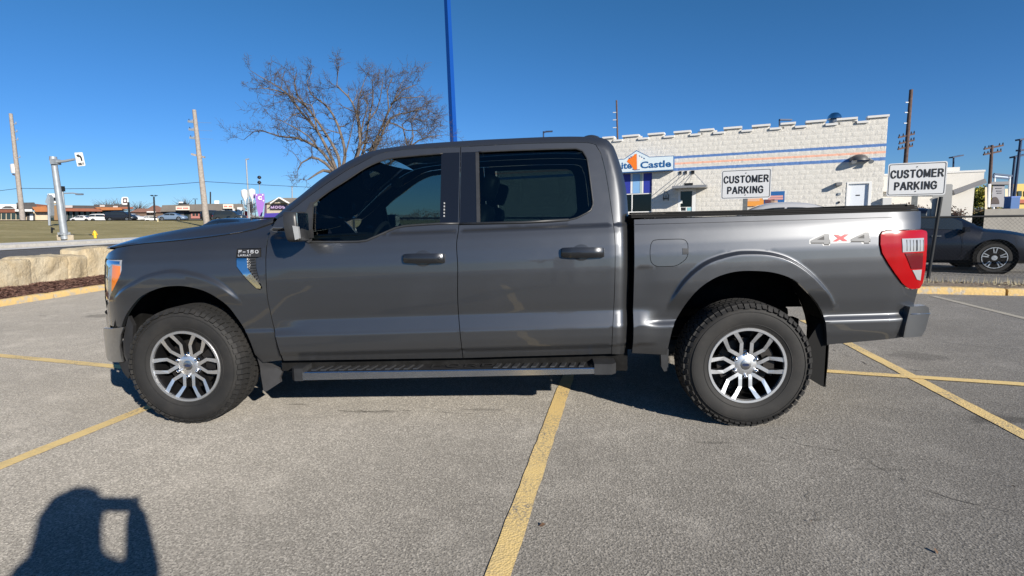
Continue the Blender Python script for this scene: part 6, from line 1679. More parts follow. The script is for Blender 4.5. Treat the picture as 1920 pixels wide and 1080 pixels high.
MB().tube([at(101, 304, D), at(122, 302, D), at(140, 298.5, D)], [.075, .065, .055], 10).build('arm', galv, sp_, smooth=40)
MB().obox(at(104, 303.5, D), RGT*.10, FWD*.22, (0, 0, .13)).build('arm_clamp', galv, sp_)
sp_face = D-.15
def spx(x, y, e=0.): return at(x, y, sp_face-e)
pl = MB().prism([spx(*p_) for p_ in ((139.5, 287), (140.5, 286.2), (153.5, 285.5), (154.7, 286.3), (160, 309.5), (159.4, 310.8), (146, 312), (144.8, 311.2))], FWD*.01).build('sign_plate', mat('sign_plate_white', (.66, .66, .64), .5), sp_)
MB().prism([spx(*p_, .015) for p_ in ((142.8, 291.5), (147.3, 288.8), (147.0, 290.6), (150.5, 291.6), (153.0, 294.8), (154.6, 301.6), (152.4, 302), (150.6, 296.3), (149.2, 294.4), (147.0, 293.6), (147.1, 295.4))], FWD*.006).build('arrow', sgb, pl)
uu = spx(157, 307)-spx(147, 307.8); uu /= np.linalg.norm(uu)
stroke_text('lettering', 'ONLY', sgb, pl, spx(151.8, 307.2, .02), RGT*.995+np.array([0, 0, .08]), np.array([0, 0, 1])-RGT*.05, -FWD, .125, .27, .2)
# street light behind it
sl_, D = pole('street_light', 'dark street light with a long arm just right of the thick grey pole', 'lamp post', (116.5, 352), (121, 400), 60, .13, .1, galv)
MB().tube([at(117, 362.5, D), at(137, 362, D), at(146, 363.5, D)], .07, 6).build('arm', galv, sl_); MB().obox(at(149, 364.3, D), RGT*.35, FWD*.15, (0, 0, .09)).build('lamp_head', mat('lamp_slate', (.12, .15, .19), .5), sl_)
MB().obox(at(117, 354, D), RGT*.18, FWD*.15, (0, 0, .28)).build('signal_box', blackmetal, sl_)
# brown pole and shop sign board seen behind
bs_, D = pole('board_sign', 'white sign board with a black band just left of the thick steel pole', 'sign', (102.5, 385), (106, 412), 75, .35, .35, mat('sign_post_brown', (.22, .13, .06), .8), 4)
MB().obox(at(101, 373, D), RGT*.62, FWD*.2, (0, 0, .72)).build('board', white, bs_); MB().obox(at(101, 373, D-.3), RGT*.55, FWD*.06, (0, 0, .2)).build('band', blackmetal, bs_)
MB().obox(at(101, 382, D), RGT*.62, FWD*.2, (0, 0, .09)).build('lower_board', mat('sign_tan', (.5, .36, .18), .7), bs_)
gp_, D = pole('gas_sign', 'narrow grey sign seen edge-on, left of the thick steel pole', 'sign', (90.5, 366), (93.5, 440), 48, .10, .10, galv, 6)
MB().prism([at(*p_, D) for p_ in ((89.5, 365), (93.5, 370), (95, 404), (92.5, 408))], FWD*.4).build('panel', galv, gp_)
MB().prism([at(*p_, D-.1) for p_ in ((84.5, 378), (90, 363.5), (91, 384), (84.5, 380))], FWD*.1).build('panel', mat('panel_slate', (.25, .30, .36), .6), gp_)
tag(MB().prism([at(*p_, 34) for p_ in ((95, 426), (101, 428.5), (101, 430.5), (97.5, 431), (97, 437), (95.5, 437))], FWD*.08).build('utility_marker', blackmetal, None), 'small dark marker on the grass beside the thick grey pole', 'marker')

# hydrant
hy = at(179, 448, 30.5); hyr = thing('fire_hydrant', 'yellow fire hydrant on the pavement right of the thick steel pole', 'hydrant', (hy[0], hy[1], hy[2])); ym = mat('hydrant_yellow', (.80, .50, .03), .5)
MB().lathe([(.16, 0), (.16, .05), (.10, .06), (.10, .44), (.13, .45), (.13, .50), (.10, .56), (.04, .62), (.03, .66), (0, .67)], 14, 'z').build('barrel', ym, hyr, smooth=40, world=False)
for sx_ in (-1, 1): MB().lathe([(0, .20*sx_), (.055, .19*sx_), (.06, .1*sx_)], 10, 'x', (0, 0, .36)).build('outlet', ym, hyr, smooth=40, world=False)

hyr.scale = (.72, .72, .72)
# overhead cables
def cable(label, pts, r_=.022):
    P = [at(x, y, D_) for x, y, D_ in pts]; C_ = []
    for i in range(len(P)-1):
        for k in range(8):
            s_ = k/8; p_ = P[i]*(1-s_)+P[i+1]*s_; p_[2] -= .25*4*s_*(1-s_)*0; C_.append(p_)
    C_.append(P[-1]); tag(MB().tube(C_, r_, 5).build('overhead_cable', blackmetal, None), label, 'cable')
cable('overhead cable sagging from the left edge past both wooden poles to the truck pillar', [(-60, 369, 70), (0, 357.5, 64), (36, 353, 62), (120, 354, 61), (200, 353, 60), (300, 347.5, 60), (370, 342, 60), (386, 340.5, 60), (480, 346, 66), (580, 351, 76), (700, 352, 90)], .028)

# ================================================================== THE BARE TREE
random.seed(42)
tree = thing('bare_tree', 'large leafless tree with a wide fan of pale branches behind the cab', 'tree', (0, 0, 0))
TD = 27.0
def zt2(P): return [(440+u/3.6, 100+v/3.6) for u, v in P]
limbs = [[(700, 830), (640, 730), (560, 640), (430, 575), (300, 560), (185, 522), (125, 530), (60, 585)], [(700, 830), (660, 720), (560, 530), (450, 400), (350, 270), (240, 195), (160, 150), (105, 115)], [(705, 830), (700, 700), (600, 520), (480, 360), (380, 290), (240, 240), (110, 240)],
         [(710, 830), (745, 690), (715, 540), (660, 410), (600, 340), (520, 280), (490, 190), (520, 130)], [(700, 830), (780, 760), (845, 640), (820, 400), (765, 290), (690, 215), (700, 120), (670, 60)], [(705, 830), (800, 740), (850, 560), (830, 380), (850, 260), (890, 150)],
         [(710, 830), (830, 740), (880, 620), (905, 450), (935, 300), (930, 190), (980, 130)], [(710, 830), (850, 760), (940, 610), (1010, 460), (1065, 340), (1110, 235), (1150, 165)], [(710, 830), (860, 770), (960, 620), (1050, 440), (1170, 400), (1290, 375), (1370, 430)],
         [(720, 840), (900, 800), (1050, 740), (1170, 640), (1205, 560), (1195, 470), (1230, 400)], [(1170, 640), (1240, 590), (1330, 560), (1400, 555)], [(1050, 345), (1120, 300), (1200, 300), (1280, 290)], [(1010, 460), (1040, 380), (1030, 260), (1060, 170)],
         [(700, 830), (610, 740), (520, 700), (450, 740), (425, 790)], [(650, 800), (600, 790), (560, 810), (500, 850)], [(560, 640), (500, 560), (400, 500), (330, 460), (260, 440)], [(560, 530), (540, 440), (520, 350), (440, 330), (330, 320), (250, 340)], [(905, 450), (960, 380), (990, 260), (1000, 160)],
         [(1065, 340), (1130, 250), (1200, 220), (1230, 210)], [(480, 350), (430, 290), (400, 200), (420, 130)], [(1170, 640), (1150, 560), (1130, 480), (1180, 440), (1300, 460)], [(850, 560), (870, 450), (900, 350), (870, 300), (930, 260)], [(745, 690), (780, 560), (800, 470)], [(1010, 460), (1090, 480), (1160, 520), (1230, 520), (1300, 500)]]
tw = MB(); lb = MB()
def rndv(s_): return np.array([random.gauss(0, s_), random.gauss(0, s_), random.gauss(0, s_)])
CEN = at(*zt2([(720, 760)])[0], TD)
def twig(p, d, L, r_, lev):
    pts = [p]; n_ = 4 if lev else 5; r_ = max(r_, .0065)
    for k in range(n_):
        d = d+rndv(.22)+np.array([0, 0, .05]); d /= np.linalg.norm(d); pts.append(pts[-1]+d*L/n_)
    rs_ = [max(.0042, r_*(1-.7*k/n_)) for k in range(n_+1)]
    (tw if r_ < .02 else lb).tube(pts, rs_, 3 if r_ < .012 else 5, cap=False)
    if lev > 0:
        for k in range(1, n_+1):
            for _ in range(2 if random.random() < .62 else 1):
                a = d*random.uniform(.35, .9)+rndv(.55); a /= np.linalg.norm(a); twig(pts[k], a, L*random.uniform(.40, .72), rs_[k]*.66, lev-1)
for li, L_ in enumerate(limbs):
    px_ = catmull(zt2(L_), 12); n_ = len(px_); dd = random.uniform(-1.9, 1.9); P = []
    for i, (x, y) in enumerate(px_): P.append(at(x, y, TD+dd*(i/n_)+random.gauss(0, .02)))
    big = L_[0][1] > 790; r0 = (.088 if big else .042)
    rs_ = [max(.006, r0*(1-i/n_)**.75) for i in range(n_)]; lb.tube(P, rs_, 7)
    for i in range(3, n_):
        if random.random() < (.98 if i > n_*.25 else .3):
            d = P[i]-P[i-1]; d /= np.linalg.norm(d); out_ = P[i]-CEN; out_ /= np.linalg.norm(out_)+1e-6
            a = d*.5+out_*.35+rndv(.55); a /= np.linalg.norm(a); twig(P[i], a, random.uniform(.5, 1.25)*(1.15-.4*i/n_), rs_[i]*.45+.004, 2)
# the dense brown tufts on the right side
for (u, v, ru, rv_, n_) in ((1230, 420, 120, 45, 46), (1180, 300, 80, 40, 22), (1300, 560, 90, 25, 22), (1130, 220, 60, 50, 22), (1060, 620, 120, 30, 30), (1280, 480, 80, 40, 30), (640, 700, 90, 60, 20)):
    for k in range(n_):
        x, y = zt2([(u+random.gauss(0, ru*.6), v+random.gauss(0, rv_*.6))])[0]; p_ = at(x, y, TD+random.uniform(-1, 1)); a = RGT*random.uniform(.1, 1)*(1 if u > 700 else -1)+rndv(.35); a /= np.linalg.norm(a); twig(p_-a*.3, a, random.uniform(.35, .75), .009, 1)
trunk_top = CEN; tb_ = np.array([trunk_top[0]+.1, trunk_top[1], ground_z(trunk_top)])
tree.location = tb_
bk_ = mat('bark_pale', (.20, .165, .135), .95, var=.3, vscale=6, bump=.5, bscale=20, col2=(.075, .06, .05))
MB().tube([tb_, tb_*.6+trunk_top*.4+np.array([.08, 0, 0]), trunk_top+np.array([0, 0, -.2])], [.34, .24, .22], 12).build('trunk', bk_, tree, smooth='all')
lb.build('limbs', bk_, tree, smooth='all', recalc=False)['kind'] = 'stuff'
tw.build('twigs', mat('twig_brown', (.085, .066, .052), .95), tree, smooth='all', recalc=False)['kind'] = 'stuff'

# ================================================================== BACKGROUND, LEFT: ROWS OF SHOPS
def fq(P, D, off=0.): return [at(x, y, D-off) for x, y in P]
def fpr(name, P, D, depth, m_, parent, off=0., smooth=False):
    q = np.mean(fq(P, D, off), 0)-CAM; q[2] = 0; q /= np.linalg.norm(q)          # each front is squared up to the street it faces
    return MB().prism(fq(P, D, off), q*depth).build(name, m_, parent, smooth=smooth)
def R4(x0, y0, x1, y1): return [(x0, y0), (x1, y0), (x1, y1), (x0, y1)]
def shop(name, label, px, D, cat='building'):
    p = at(px, 412, D); return thing(name, label, cat, (p[0], p[1], ground_z(p)))
cream = mat('shop_cream', (.60, .50, .36), .8, var=.08, vscale=1); brick = mat('fascia_brick', (.20, .075, .045), .8, var=.15, vscale=2); terra = mat('awning_terracotta', (.30, .11, .065), .8, var=.1, vscale=1); orang = mat('awning_orange', (.42, .16, .06), .8, var=.12, vscale=1)
roofd = mat('roof_charcoal', (.075, .07, .068), .85, var=.15, vscale=1); roofb = mat('roof_brown', (.17, .15, .13), .85, var=.12, vscale=.6); tan = mat('shop_tan', (.42, .37, .29), .8, var=.06, vscale=1); glassd = mat('far_glass', (.03, .045, .045), .08, spec=.8)
D = 92
s1 = shop('corner_shop', 'cream corner shop with a white fascia and row of windows, at the left edge', 40, D)
fpr('wall', [(-60, 395), (44, 395), (44, 420), (-60, 420)], D, 12, cream, s1)
fpr('fascia', R4(-60, 383, 31, 391.5), D, 11, white, s1, .5); fpr('fascia_band', [(3, 390), (10, 386.5), (20, 386.5), (27, 390)], D, .1, roofd, s1, .62)
fpr('brick_band', R4(-60, 391.8, 29.5, 398.5), D, 1, brick, s1, .3)
for k in range(-5, 5): 
    x = 3+k*9.2; fpr('window', R4(x, 399.5, x+7.6, 411), D, .2, glassd, s1, .12)
fpr('roof', [(28, 392), (31, 380), (64, 379.5), (73, 392)], D, 10, roofd, s1, -.3)
fpr('canopy', R4(28, 392.4, 60.5, 396.5), D, 2, white, s1, 1.2)
fpr('side_wall', [(44, 396.5), (92, 396.5), (92, 420), (44, 420)], D, 10, cream, s1, -.4)
fpr('porch_recess', R4(50, 400, 55.5, 416.5), D, .2, roofd, s1, -.15); fpr('door', R4(55.8, 401, 62, 416.5), D, .2, white, s1, -.1); fpr('porch_recess', R4(62.3, 400, 65.5, 416.5), D, .2, roofd, s1, -.15)
fpr('awning', [(60, 388), (86, 386.5), (93, 397), (66, 397)], D, 1.5, orang, s1, .6); fpr('roof_slope', [(64, 382), (95, 385), (95, 391), (70, 391)], D, 3, brick, s1, -1)
fpr('service_box', R4(104, 411, 115, 418), 85, 1, mat('box_ochre', (.55, .38, .16), .7), s1)
D = 128
s2 = shop('shopping_row', 'long row of shops with terracotta awnings and dark glass fronts, behind the steel pole', 160, D)
fpr('wall', R4(92, 389, 232, 420), D, 10, glassd, s2); fpr('parapet', [(92, 384.5), (180, 385.5), (180, 391), (92, 391)], D, 9, roofd, s2, .3)
fpr('parapet', [(176, 383.3), (215, 384), (215, 389.5), (176, 389.5)], D, 9, roofd, s2, .6); fpr('parapet', [(213, 382.5), (243, 383.5), (243, 388), (213, 388)], D, 9, roofd, s2, .9)
for P, m_ in (([(92, 390.5), (189, 391), (192, 396.5), (92, 395.5)], terra), ([(177, 388.8), (226, 388.6), (230, 393.5), (190, 394.2)], orang), ([(224, 387.8), (250, 388.2), (250, 391.5), (229, 391.8)], terra)): fpr('awning', P, D, 2, m_, s2, 1.8)
for x0, y0, x1, y1 in ((120.5, 385, 136, 389.5), (187, 384.3, 196.5, 387.8), (212, 386.2, 221, 389.5)): fpr('shop_board', R4(x0, y0, x1, y1), D, .2, mat('board_pale', (.5, .47, .45), .6), s2, 1.1)
for k in range(13): x = 94+k*10.4; fpr('pillar', R4(x, 396, x+1.1, 418), D, .4, mat('pillar_grey', (.22, .21, .2), .7), s2, .3)
D = 150
s3 = shop('brown_hipped_building', 'low reddish brown hipped-roof building beyond the parked white cars', 280, D)
fpr('wall', R4(243, 397, 312, 414), D, 10, mat('wall_brown', (.16, .11, .08), .8), s3); fpr('roof', [(243, 398), (258, 391), (277, 391), (288, 384.5), (297, 386), (312, 394), (312, 398)], D, 9, mat('roof_rust', (.20, .105, .08), .85, var=.1, vscale=.5), s3, .6)
fpr('canopy', R4(275, 396.3, 292, 398.3), D, 2, white, s3, 1.5)
D = 122
s4 = shop('mansard_store', 'long store under a brown mansard roof with two white shop signs, left of the tree', 380, D)
fpr('wall', R4(306, 396, 446, 420), D, 10, mat('store_dark', (.07, .07, .068), .6), s4)
fpr('roof', [(300, 397), (304, 384.8), (400, 382), (455, 382.3), (460, 394), (380, 396)], D, 9, roofb, s4, 1.2)
for x0, y0, x1, y1, n_ in ((329.5, 386.8, 355.5, 394, 9), (418, 383, 437.5, 391, 7)):
    b_ = fpr('shop_board', R4(x0, y0, x1, y1), D, .3, mat('board_ivory', (.72, .66, .55), .5), s4, 1.9)
    mb = MB(); 
    for k in range(n_):
        if k == n_//2: continue
        xa = x0+2+(x1-x0-4)*k/n_; mb.add(fq(R4(xa, (y0+y1)/2-1.3, xa+(x1-x0-4)/n_*.7, (y0+y1)/2+1.3), D, 1.95), [(0, 1, 2, 3)])
    mb.build('red_lettering', mat('lettering_red', (.60, .06, .05), .5), b_, recalc=False)
fpr('vent_hood', [(333, 385), (336, 380.5), (350, 381), (353, 385)], D, 1, blackmetal, s4, .8); fpr('roof_unit', R4(335, 378.3, 343, 381), D, 1, white, s4, .5); fpr('roof_unit', R4(402, 376, 411, 382), D, 2, white, s4, 0)
for x0, y0, x1, y1, m_ in ((316, 399, 330, 412, glassd), (332, 398.5, 345, 412, mat('shop_interior', (.20, .20, .19), .6)), (347, 399, 354, 412, glassd), (386, 398, 402, 411, glassd), (404, 398, 414, 411, glassd), (423, 397, 433, 410, glassd)): fpr('window', R4(x0, y0, x1, y1), D, .2, m_, s4, .15)
fpr('painted_panel', R4(358, 399, 382, 409.5), D, .2, mat('panel_salmon', (.42, .18, .15), .7), s4, .2)
for x in (361, 367, 374): fpr('panel_window', R4(x, 400.5, x+4.5, 404.5), D, .1, glassd, s4, .32)
for x0, y0, x1, y1 in ((415.5, 394, 421, 409.5), (436, 391, 440, 407)): fpr('pillar', [(x0, y0), (x1, y0), (x1+.6, y1), (x0+.6, y1)], D, .5, mat('pillar_pale', (.62, .62, .60), .6), s4, 2.2)
fpr('white_kiosk', R4(444.5, 388.5, 454.5, 408), D, 1.5, mat('pillar_pale', (.62, .62, .60), .6), s4, 2.6)
fpr('red_stall', R4(456, 396, 464, 408.5), D, 1, mat('stall_red', (.62, .04, .03), .6), s4, 2.5)
D = 112
for k, (x0, x1) in enumerate(((456, 468), (469.5, 482.5))):
    p = at((x0+x1)/2, 408, D); c_ = tag(MB().lathe([(.02, 0), (.10, .8), (.65, 1.9), (.68, 2.9), (.4, 3.15), (0, 3.25)], 18, 'z', (p[0], p[1], at(0, 391-k, D)[2]-.2)).build('white_hopper', white, None, smooth=40), ('left one of the two white cone-shaped hoppers beside the purple sign', 'right white cone-shaped hopper, touching the purple sign')[k], 'hopper')
    for sx_ in (-.4, .4): MB().tube([(p[0]+sx_, p[1], ground_z(p)), (p[0]+sx_*.9, p[1], at(0, 384, D)[2])], .06, 5).build('leg', galv, c_)
pur = mat('purple_sign', (.33, .16, .52), .6)
ps = shop('purple_sign_tower', 'purple funnel-shaped sign with a white letter C', 488, 108, 'sign')
fpr('funnel', [(477.5, 363.5), (495.5, 363), (496.5, 377), (493.5, 392), (491, 406), (485.5, 406), (481.5, 390), (480, 377)], 108, .8, pur, ps)
put_text('letter', 'C', white, ps, at(487.3, 371.2, 107.9), RGT, (0, 0, 1), -FWD, .78, .80, .02, .09)
for x, y in ((481, 365.5), (492.5, 365.5), (494, 376.5)): fpr('white_dot', R4(x-1.2, y-1.2, x+1.2, y+1.2), 107.9, .05, white, ps)
fpr('panel', R4(473.5, 364, 478, 372), 109, .4, mat('panel_mauve', (.40, .30, .48), .6), ps)
D = 98
s5 = shop('gabled_shop', 'tan shop with a small white-edged gable and a dark name board', 525, D)
fpr('wall', [(500, 381), (600, 381), (600, 420), (500, 420)], D, 10, tan, s5); fpr('end_wall', [(496.5, 381), (500, 380), (500, 420), (494, 420)], D, 8, mat('end_purple', (.10, .06, .12), .8), s5, -.1)
fpr('roof', [(498, 381.5), (520, 371), (600, 371), (600, 381.5)], D, 9, roofb, s5, .4)
fpr('gable', [(509, 381.3), (524, 371), (541, 380.5)], D, .6, tan, s5, .8)
for a, b2 in (((507.5, 381.5), (524, 370.2)), ((524, 370.2), (542.5, 381))): MB().beam(at(*a, D-1.5), at(*b2, D-1.5), .5, .16).build('gable_trim', white, s5)
nb = fpr('name_board', R4(506.5, 384.5, 548, 392.5), D, .3, mat('board_black_purple', (.035, .02, .05), .5), s5, .35)
stroke_text('lettering', 'MOOSE', mat('letter_lilac', (.45, .34, .55), .5), nb, at(524, 388.5, D-.42), RGT, (0, 0, 1), -FWD, .50, 3.1, .24)
fpr('gable_light', R4(514.5, 377, 522, 379), D, .2, glassd, s5, .9)
tag(fpr('banner', [(497, 400), (560, 398), (560, 412), (493, 412)], 92, .2, mat('banner_violet', (.06, .04, .30), .6), None), 'dark violet banner at the foot of the tan gabled shop', 'banner')
# pylon sign
py_ = shop('pylon_sign', 'white rounded pylon sign with a dark square and a white disc, on a black pole', 234, 96, 'sign')
MB().tube([at(243.6, 412, 96), at(240.6, 379, 96)], .17, 8).build('pole', blackmetal, py_, smooth=40)
cpx, cpy = 234.2, 376.5; ring = [(cpx+6.6*math.copysign(abs(math.cos(a))**.5, math.cos(a)), cpy+7.4*math.copysign(abs(math.sin(a))**.5, math.sin(a))) for a in np.linspace(0, 2*math.pi, 25)[:-1]]
fpr('panel', ring, 96, .4, white, py_); MB().prism(fq(R4(230.8, 371.6, 238.2, 380.6), 96, .03), -FWD*.03).build('dark_square', mat('sign_maroon', (.07, .03, .035), .5), py_)
MB().prism(fq([(cpx+.3+2.2*math.cos(a), cpy-.2+2.6*math.sin(a)) for a in np.linspace(0, 2*math.pi, 15)[:-1]], 96, .08), -FWD*.03).build('white_disc', white, py_)

# parked cars across the street
def far_car(kind, col, px, D, label, deg=0, name=None, group='cars parked in front of the shops across the street'):
    p = at(px, 412, D); a = math.atan2(RGT[1], RGT[0])+rad(deg); n = name or {'sedan': 'parked_sedan', 'suv': 'parked_suv', 'van': 'parked_van'}[kind]
    return make_car(kind, col, n, label, 'van' if kind == 'van' else 'car', (p[0], p[1], ground_z(p)+.04), a, group)
wc = (.72, .72, .70)
far_car('sedan', wc, 156, 118, 'white sedan parked side-on just right of the thick steel pole')
far_car('sedan', (.35, .36, .37), 148, 138, 'silver car half hidden behind the white sedan', 8)
far_car('suv', (.05, .10, .10), 176, 128, 'dark teal car behind the white sedan, nose to the shops', 75)
far_car('suv', wc, 193, 116, 'white car just left of the black van', 12)
far_car('van', (.018, .02, .025), 229, 98, 'large black van parked under the pylon sign', 0)
far_car('sedan', wc, 247, 104, 'white car nose poking out behind the black van', -10)
far_car('suv', (.06, .065, .07), 222, 128, 'dark grey car showing above the black van', 0)
far_car('sedan', wc, 269, 150, 'white car nearest the pylon in the distant row', 40)
far_car('suv', (.30, .31, .32), 277, 152, 'grey car between the two distant white cars', 40)
far_car('suv', wc, 287, 150, 'white car at the right end of the distant row', 40)
far_car('sedan', (.16, .22, .30), 324, 100, 'blue-grey sedan below the left store sign', 8)
far_car('suv', (.012, .012, .014), 401, 96, 'black car just right of the pale wooden pole', 80)
far_car('suv', (.03, .035, .035), 432, 84, 'dark car below the right store sign, before the kiosk', 0)
tag(fpr('marker_post', R4(295, 409, 297, 417), 72, .15, mat('post_cream', (.6, .52, .32), .8), None), 'short cream marker post at the grass edge, left of the blue-grey sedan', 'post')

# ================================================================== FAR RIGHT
D = 38
ob_ = shop('order_board', 'tall grey drive-through order board with a dark arch shape, at far right', 1873, D, 'order board')
fpr('board', [(1862, 345), (1884, 345), (1882, 388), (1858, 388)], D, .3, mat('board_grey', (.22, .22, .24), .6), ob_)
arc = [(1866+8*math.cos(a), 382-13*math.sin(a)) for a in np.linspace(0, math.pi, 12)]; fpr('arch', arc, D, .1, mat('arch_brown', (.045, .03, .028), .7), ob_, .06)
for y in (352, 357, 361): fpr('menu_line', R4(1868+(y-352)*.3, y, 1879, y+1.4), D, .04, mat('menu_dark', (.10, .10, .12), .6), ob_, .05)
fpr('board_cap', [(1859, 341), (1892, 340), (1892, 346), (1859, 346)], D, 1.2, mat('cap_grey', (.15, .15, .16), .6), ob_, .2)
fpr('post', R4(1847, 351, 1851, 396), D, .3, cream, ob_); fpr('post', R4(1884.5, 354, 1890, 392), D, .3, cream, ob_, -.3)
cf = tag(MB().beam(at(1864, 326, 42), at(1897, 329.5, 42), .12).beam(at(1863, 332.5, 42), at(1892, 335, 42), .12).beam(at(1864, 326, 42), at(1863, 332.5, 42), .1).beam(at(1897, 329.5, 42), at(1892, 335, 42), .1).build('clearance_frame', mat('frame_blue', (.03, .07, .14), .5), None), 'thin dark blue clearance frame above the grey order board', 'frame')
for sx_ in (1865, 1893): MB().tube([at(sx_, 331, 42), at(sx_, 392, 42)*np.array([1, 1, 0])], .07, 6).build('leg', white, cf)
fpr('frame_panel', [(1866, 327.5), (1894, 330.5), (1891, 333.5), (1866, 331.5)], 42, .08, mat('frame_pale', (.50, .58, .70), .5), cf)
bn = at(1896, 392, 34); zb_ = at(1885, 391.5, 29)[2]; bb = thing('litter_bin', 'blue square litter bin right of the order board', 'bin', (bn[0], bn[1], zb_))
w = .26; h = at(1897, 371, 34)[2]
MB().prism([(bn[0]-w, bn[1]-w, zb_), (bn[0]+w, bn[1]-w, zb_), (bn[0]+w, bn[1]+w, zb_), (bn[0]-w, bn[1]+w, zb_)], (0, 0, h-zb_)).build('bin_body', mat('bin_blue', (.015, .09, .27), .5), bb)
MB().prism([(bn[0]-w*1.06, bn[1]-w*1.06, h+.002), (bn[0]+w*1.06, bn[1]-w*1.06, h+.002), (bn[0]+w*1.06, bn[1]+w*1.06, h+.002), (bn[0]-w*1.06, bn[1]+w*1.06, h+.002)], (0, 0, .09)).build('lid', mat('bin_lid', (.07, .15, .42), .4), bb)
yb = shop('yellow_building', 'yellow and cream building at the far right edge behind the lamp posts', 1915, 70)
fpr('wall', [(1900, 345), (1990, 343), (1990, 396), (1897, 396)], 70, 10, mat('wall_yellow', (.55, .40, .12), .8), yb)
for x in (1909, 1921, 1934): fpr('window', R4(x, 358, x+7, 368), 70, .2, glassd, yb, .12)
fpr('plinth', R4(1900, 374, 1990, 381), 70, .4, mat('plinth_red', (.35, .10, .06), .8), yb, .3)
bank = [mat('bank_ochre', (.22, .15, .05), .95), mat('bank_brown', (.13, .085, .05), .95), mat('bank_olive', (.16, .15, .04), .95)]
p = at(1838, 378, 46); leafy('bush', 'rusty ochre bush bank between the cream wing and the utility pole', 'bush', (p[0], p[1], .9), (2.2, 1.2, 1.0), 2600, bank, .12, 60)
p = at(1838, 352, 62); leafy('evergreen', 'yellow-green tree behind the cream wing, left of the small utility pole', 'tree', (p[0], p[1], 3.0), (1.7, 1.5, 1.5), 2600, [mat('leaf_yellow', (.30, .27, .03), .9), mat('leaf_olive', (.14, .15, .03), .9)], .16, 61)
lane = mat('lane_concrete', (.22, .21, .19), .9, var=.08, vscale=1.5)
zl_ = at(1885, 391.5, 29)[2]
P = [at(1846, 400, 29), at(2150, 400, 29), at(2150, 400, 90), at(1846, 400, 90)]; tag(MB().prism([(q[0], q[1], -.1) for q in P], (0, 0, zl_+.1)).build('drive_lane', lane), kind='structure')
# distant leafless woods all round the skyline
random.seed(9); mb = MB()
for k in range(26000):
    a = random.uniform(-2.2, 2.2) if k % 4 == 0 else random.uniform(-.95, 1.0); R_ = random.uniform(240, 330); x = CAM[0]+R_*math.sin(a); y = CAM[1]+R_*math.cos(a)
    hgt = 3.6+1.0*math.sin(a*23)+.8*math.sin(a*57+1)+.5*math.sin(a*131); z0 = H(x, y)
    z = z0+hgt*random.random()**1.1; s_ = random.uniform(.12, .42)*(1.3-.8*(z-z0)/hgt); mb.cur = random.randrange(2)
    u = np.array([math.cos(a), -math.sin(a), random.uniform(-.6, .6)])*s_; v = np.array([random.uniform(-.3, .3), random.uniform(-.3, .3), 1.2])*s_
    c_ = np.array([x, y, z]); mb.add([c_-u, c_-v, c_+u, c_+v], [(0, 1, 2, 3)])
tag(mb.build('distant_woods', [mat('woods_grey', (.17, .15, .14), 1), mat('woods_brown', (.11, .095, .08), 1)], recalc=False), 'hazy line of bare distant trees along the skyline', 'trees', kind='stuff')
def small_bare_tree(px, ytop, D, label, wd):
    p = at(px, 412, D); gz = ground_z(p); h = at(px, ytop, D)[2]-gz; root = thing('distant_bare_tree', label, 'tree', (p[0], p[1], gz), 0, 'small bare trees behind the shops'); mb = MB(); random.seed(int(px))
    mb_t = MB().tube([(p[0], p[1], gz), (p[0], p[1], gz+h*.45)], [.2, .14], 6).build('trunk', bk_, root)
    for k in range(150):
        a = random.uniform(0, 6.28); e = random.uniform(.1, 1.5); z0 = gz+h*random.uniform(.3, .6); L_ = h*random.uniform(.25, .55)
        q0 = np.array([p[0], p[1], z0]); d = np.array([math.cos(a)*math.cos(e)*wd, math.sin(a)*math.cos(e)*wd, math.sin(e)]); q1 = q0+d*L_*.5+rndv(.2); q2_ = q1+d*L_*.5+rndv(.35)
        if q2_[2] > gz+h: q2_[2] = gz+h
        mb.tube([q0, q1, q2_], [.05, .035, .015], 3, cap=False)
    mb.build('crown', mat('twig_brown', (.085, .066, .052), .95), root, recalc=False)['kind'] = 'stuff'
small_bare_tree(203, 372, 160, 'small bare tree behind the shopping row, left of the pylon sign', 1.6)
small_bare_tree(219, 371, 165, 'small bare tree directly left of the pylon sign', 1.4)
small_bare_tree(263, 377, 170, 'small bare tree just right of the pylon sign', 1.8)
small_bare_tree(349, 368, 150, 'small bare tree above the left store sign', .9)
small_bare_tree(472, 366, 150, 'small bare tree left of the purple sign', 1.0)

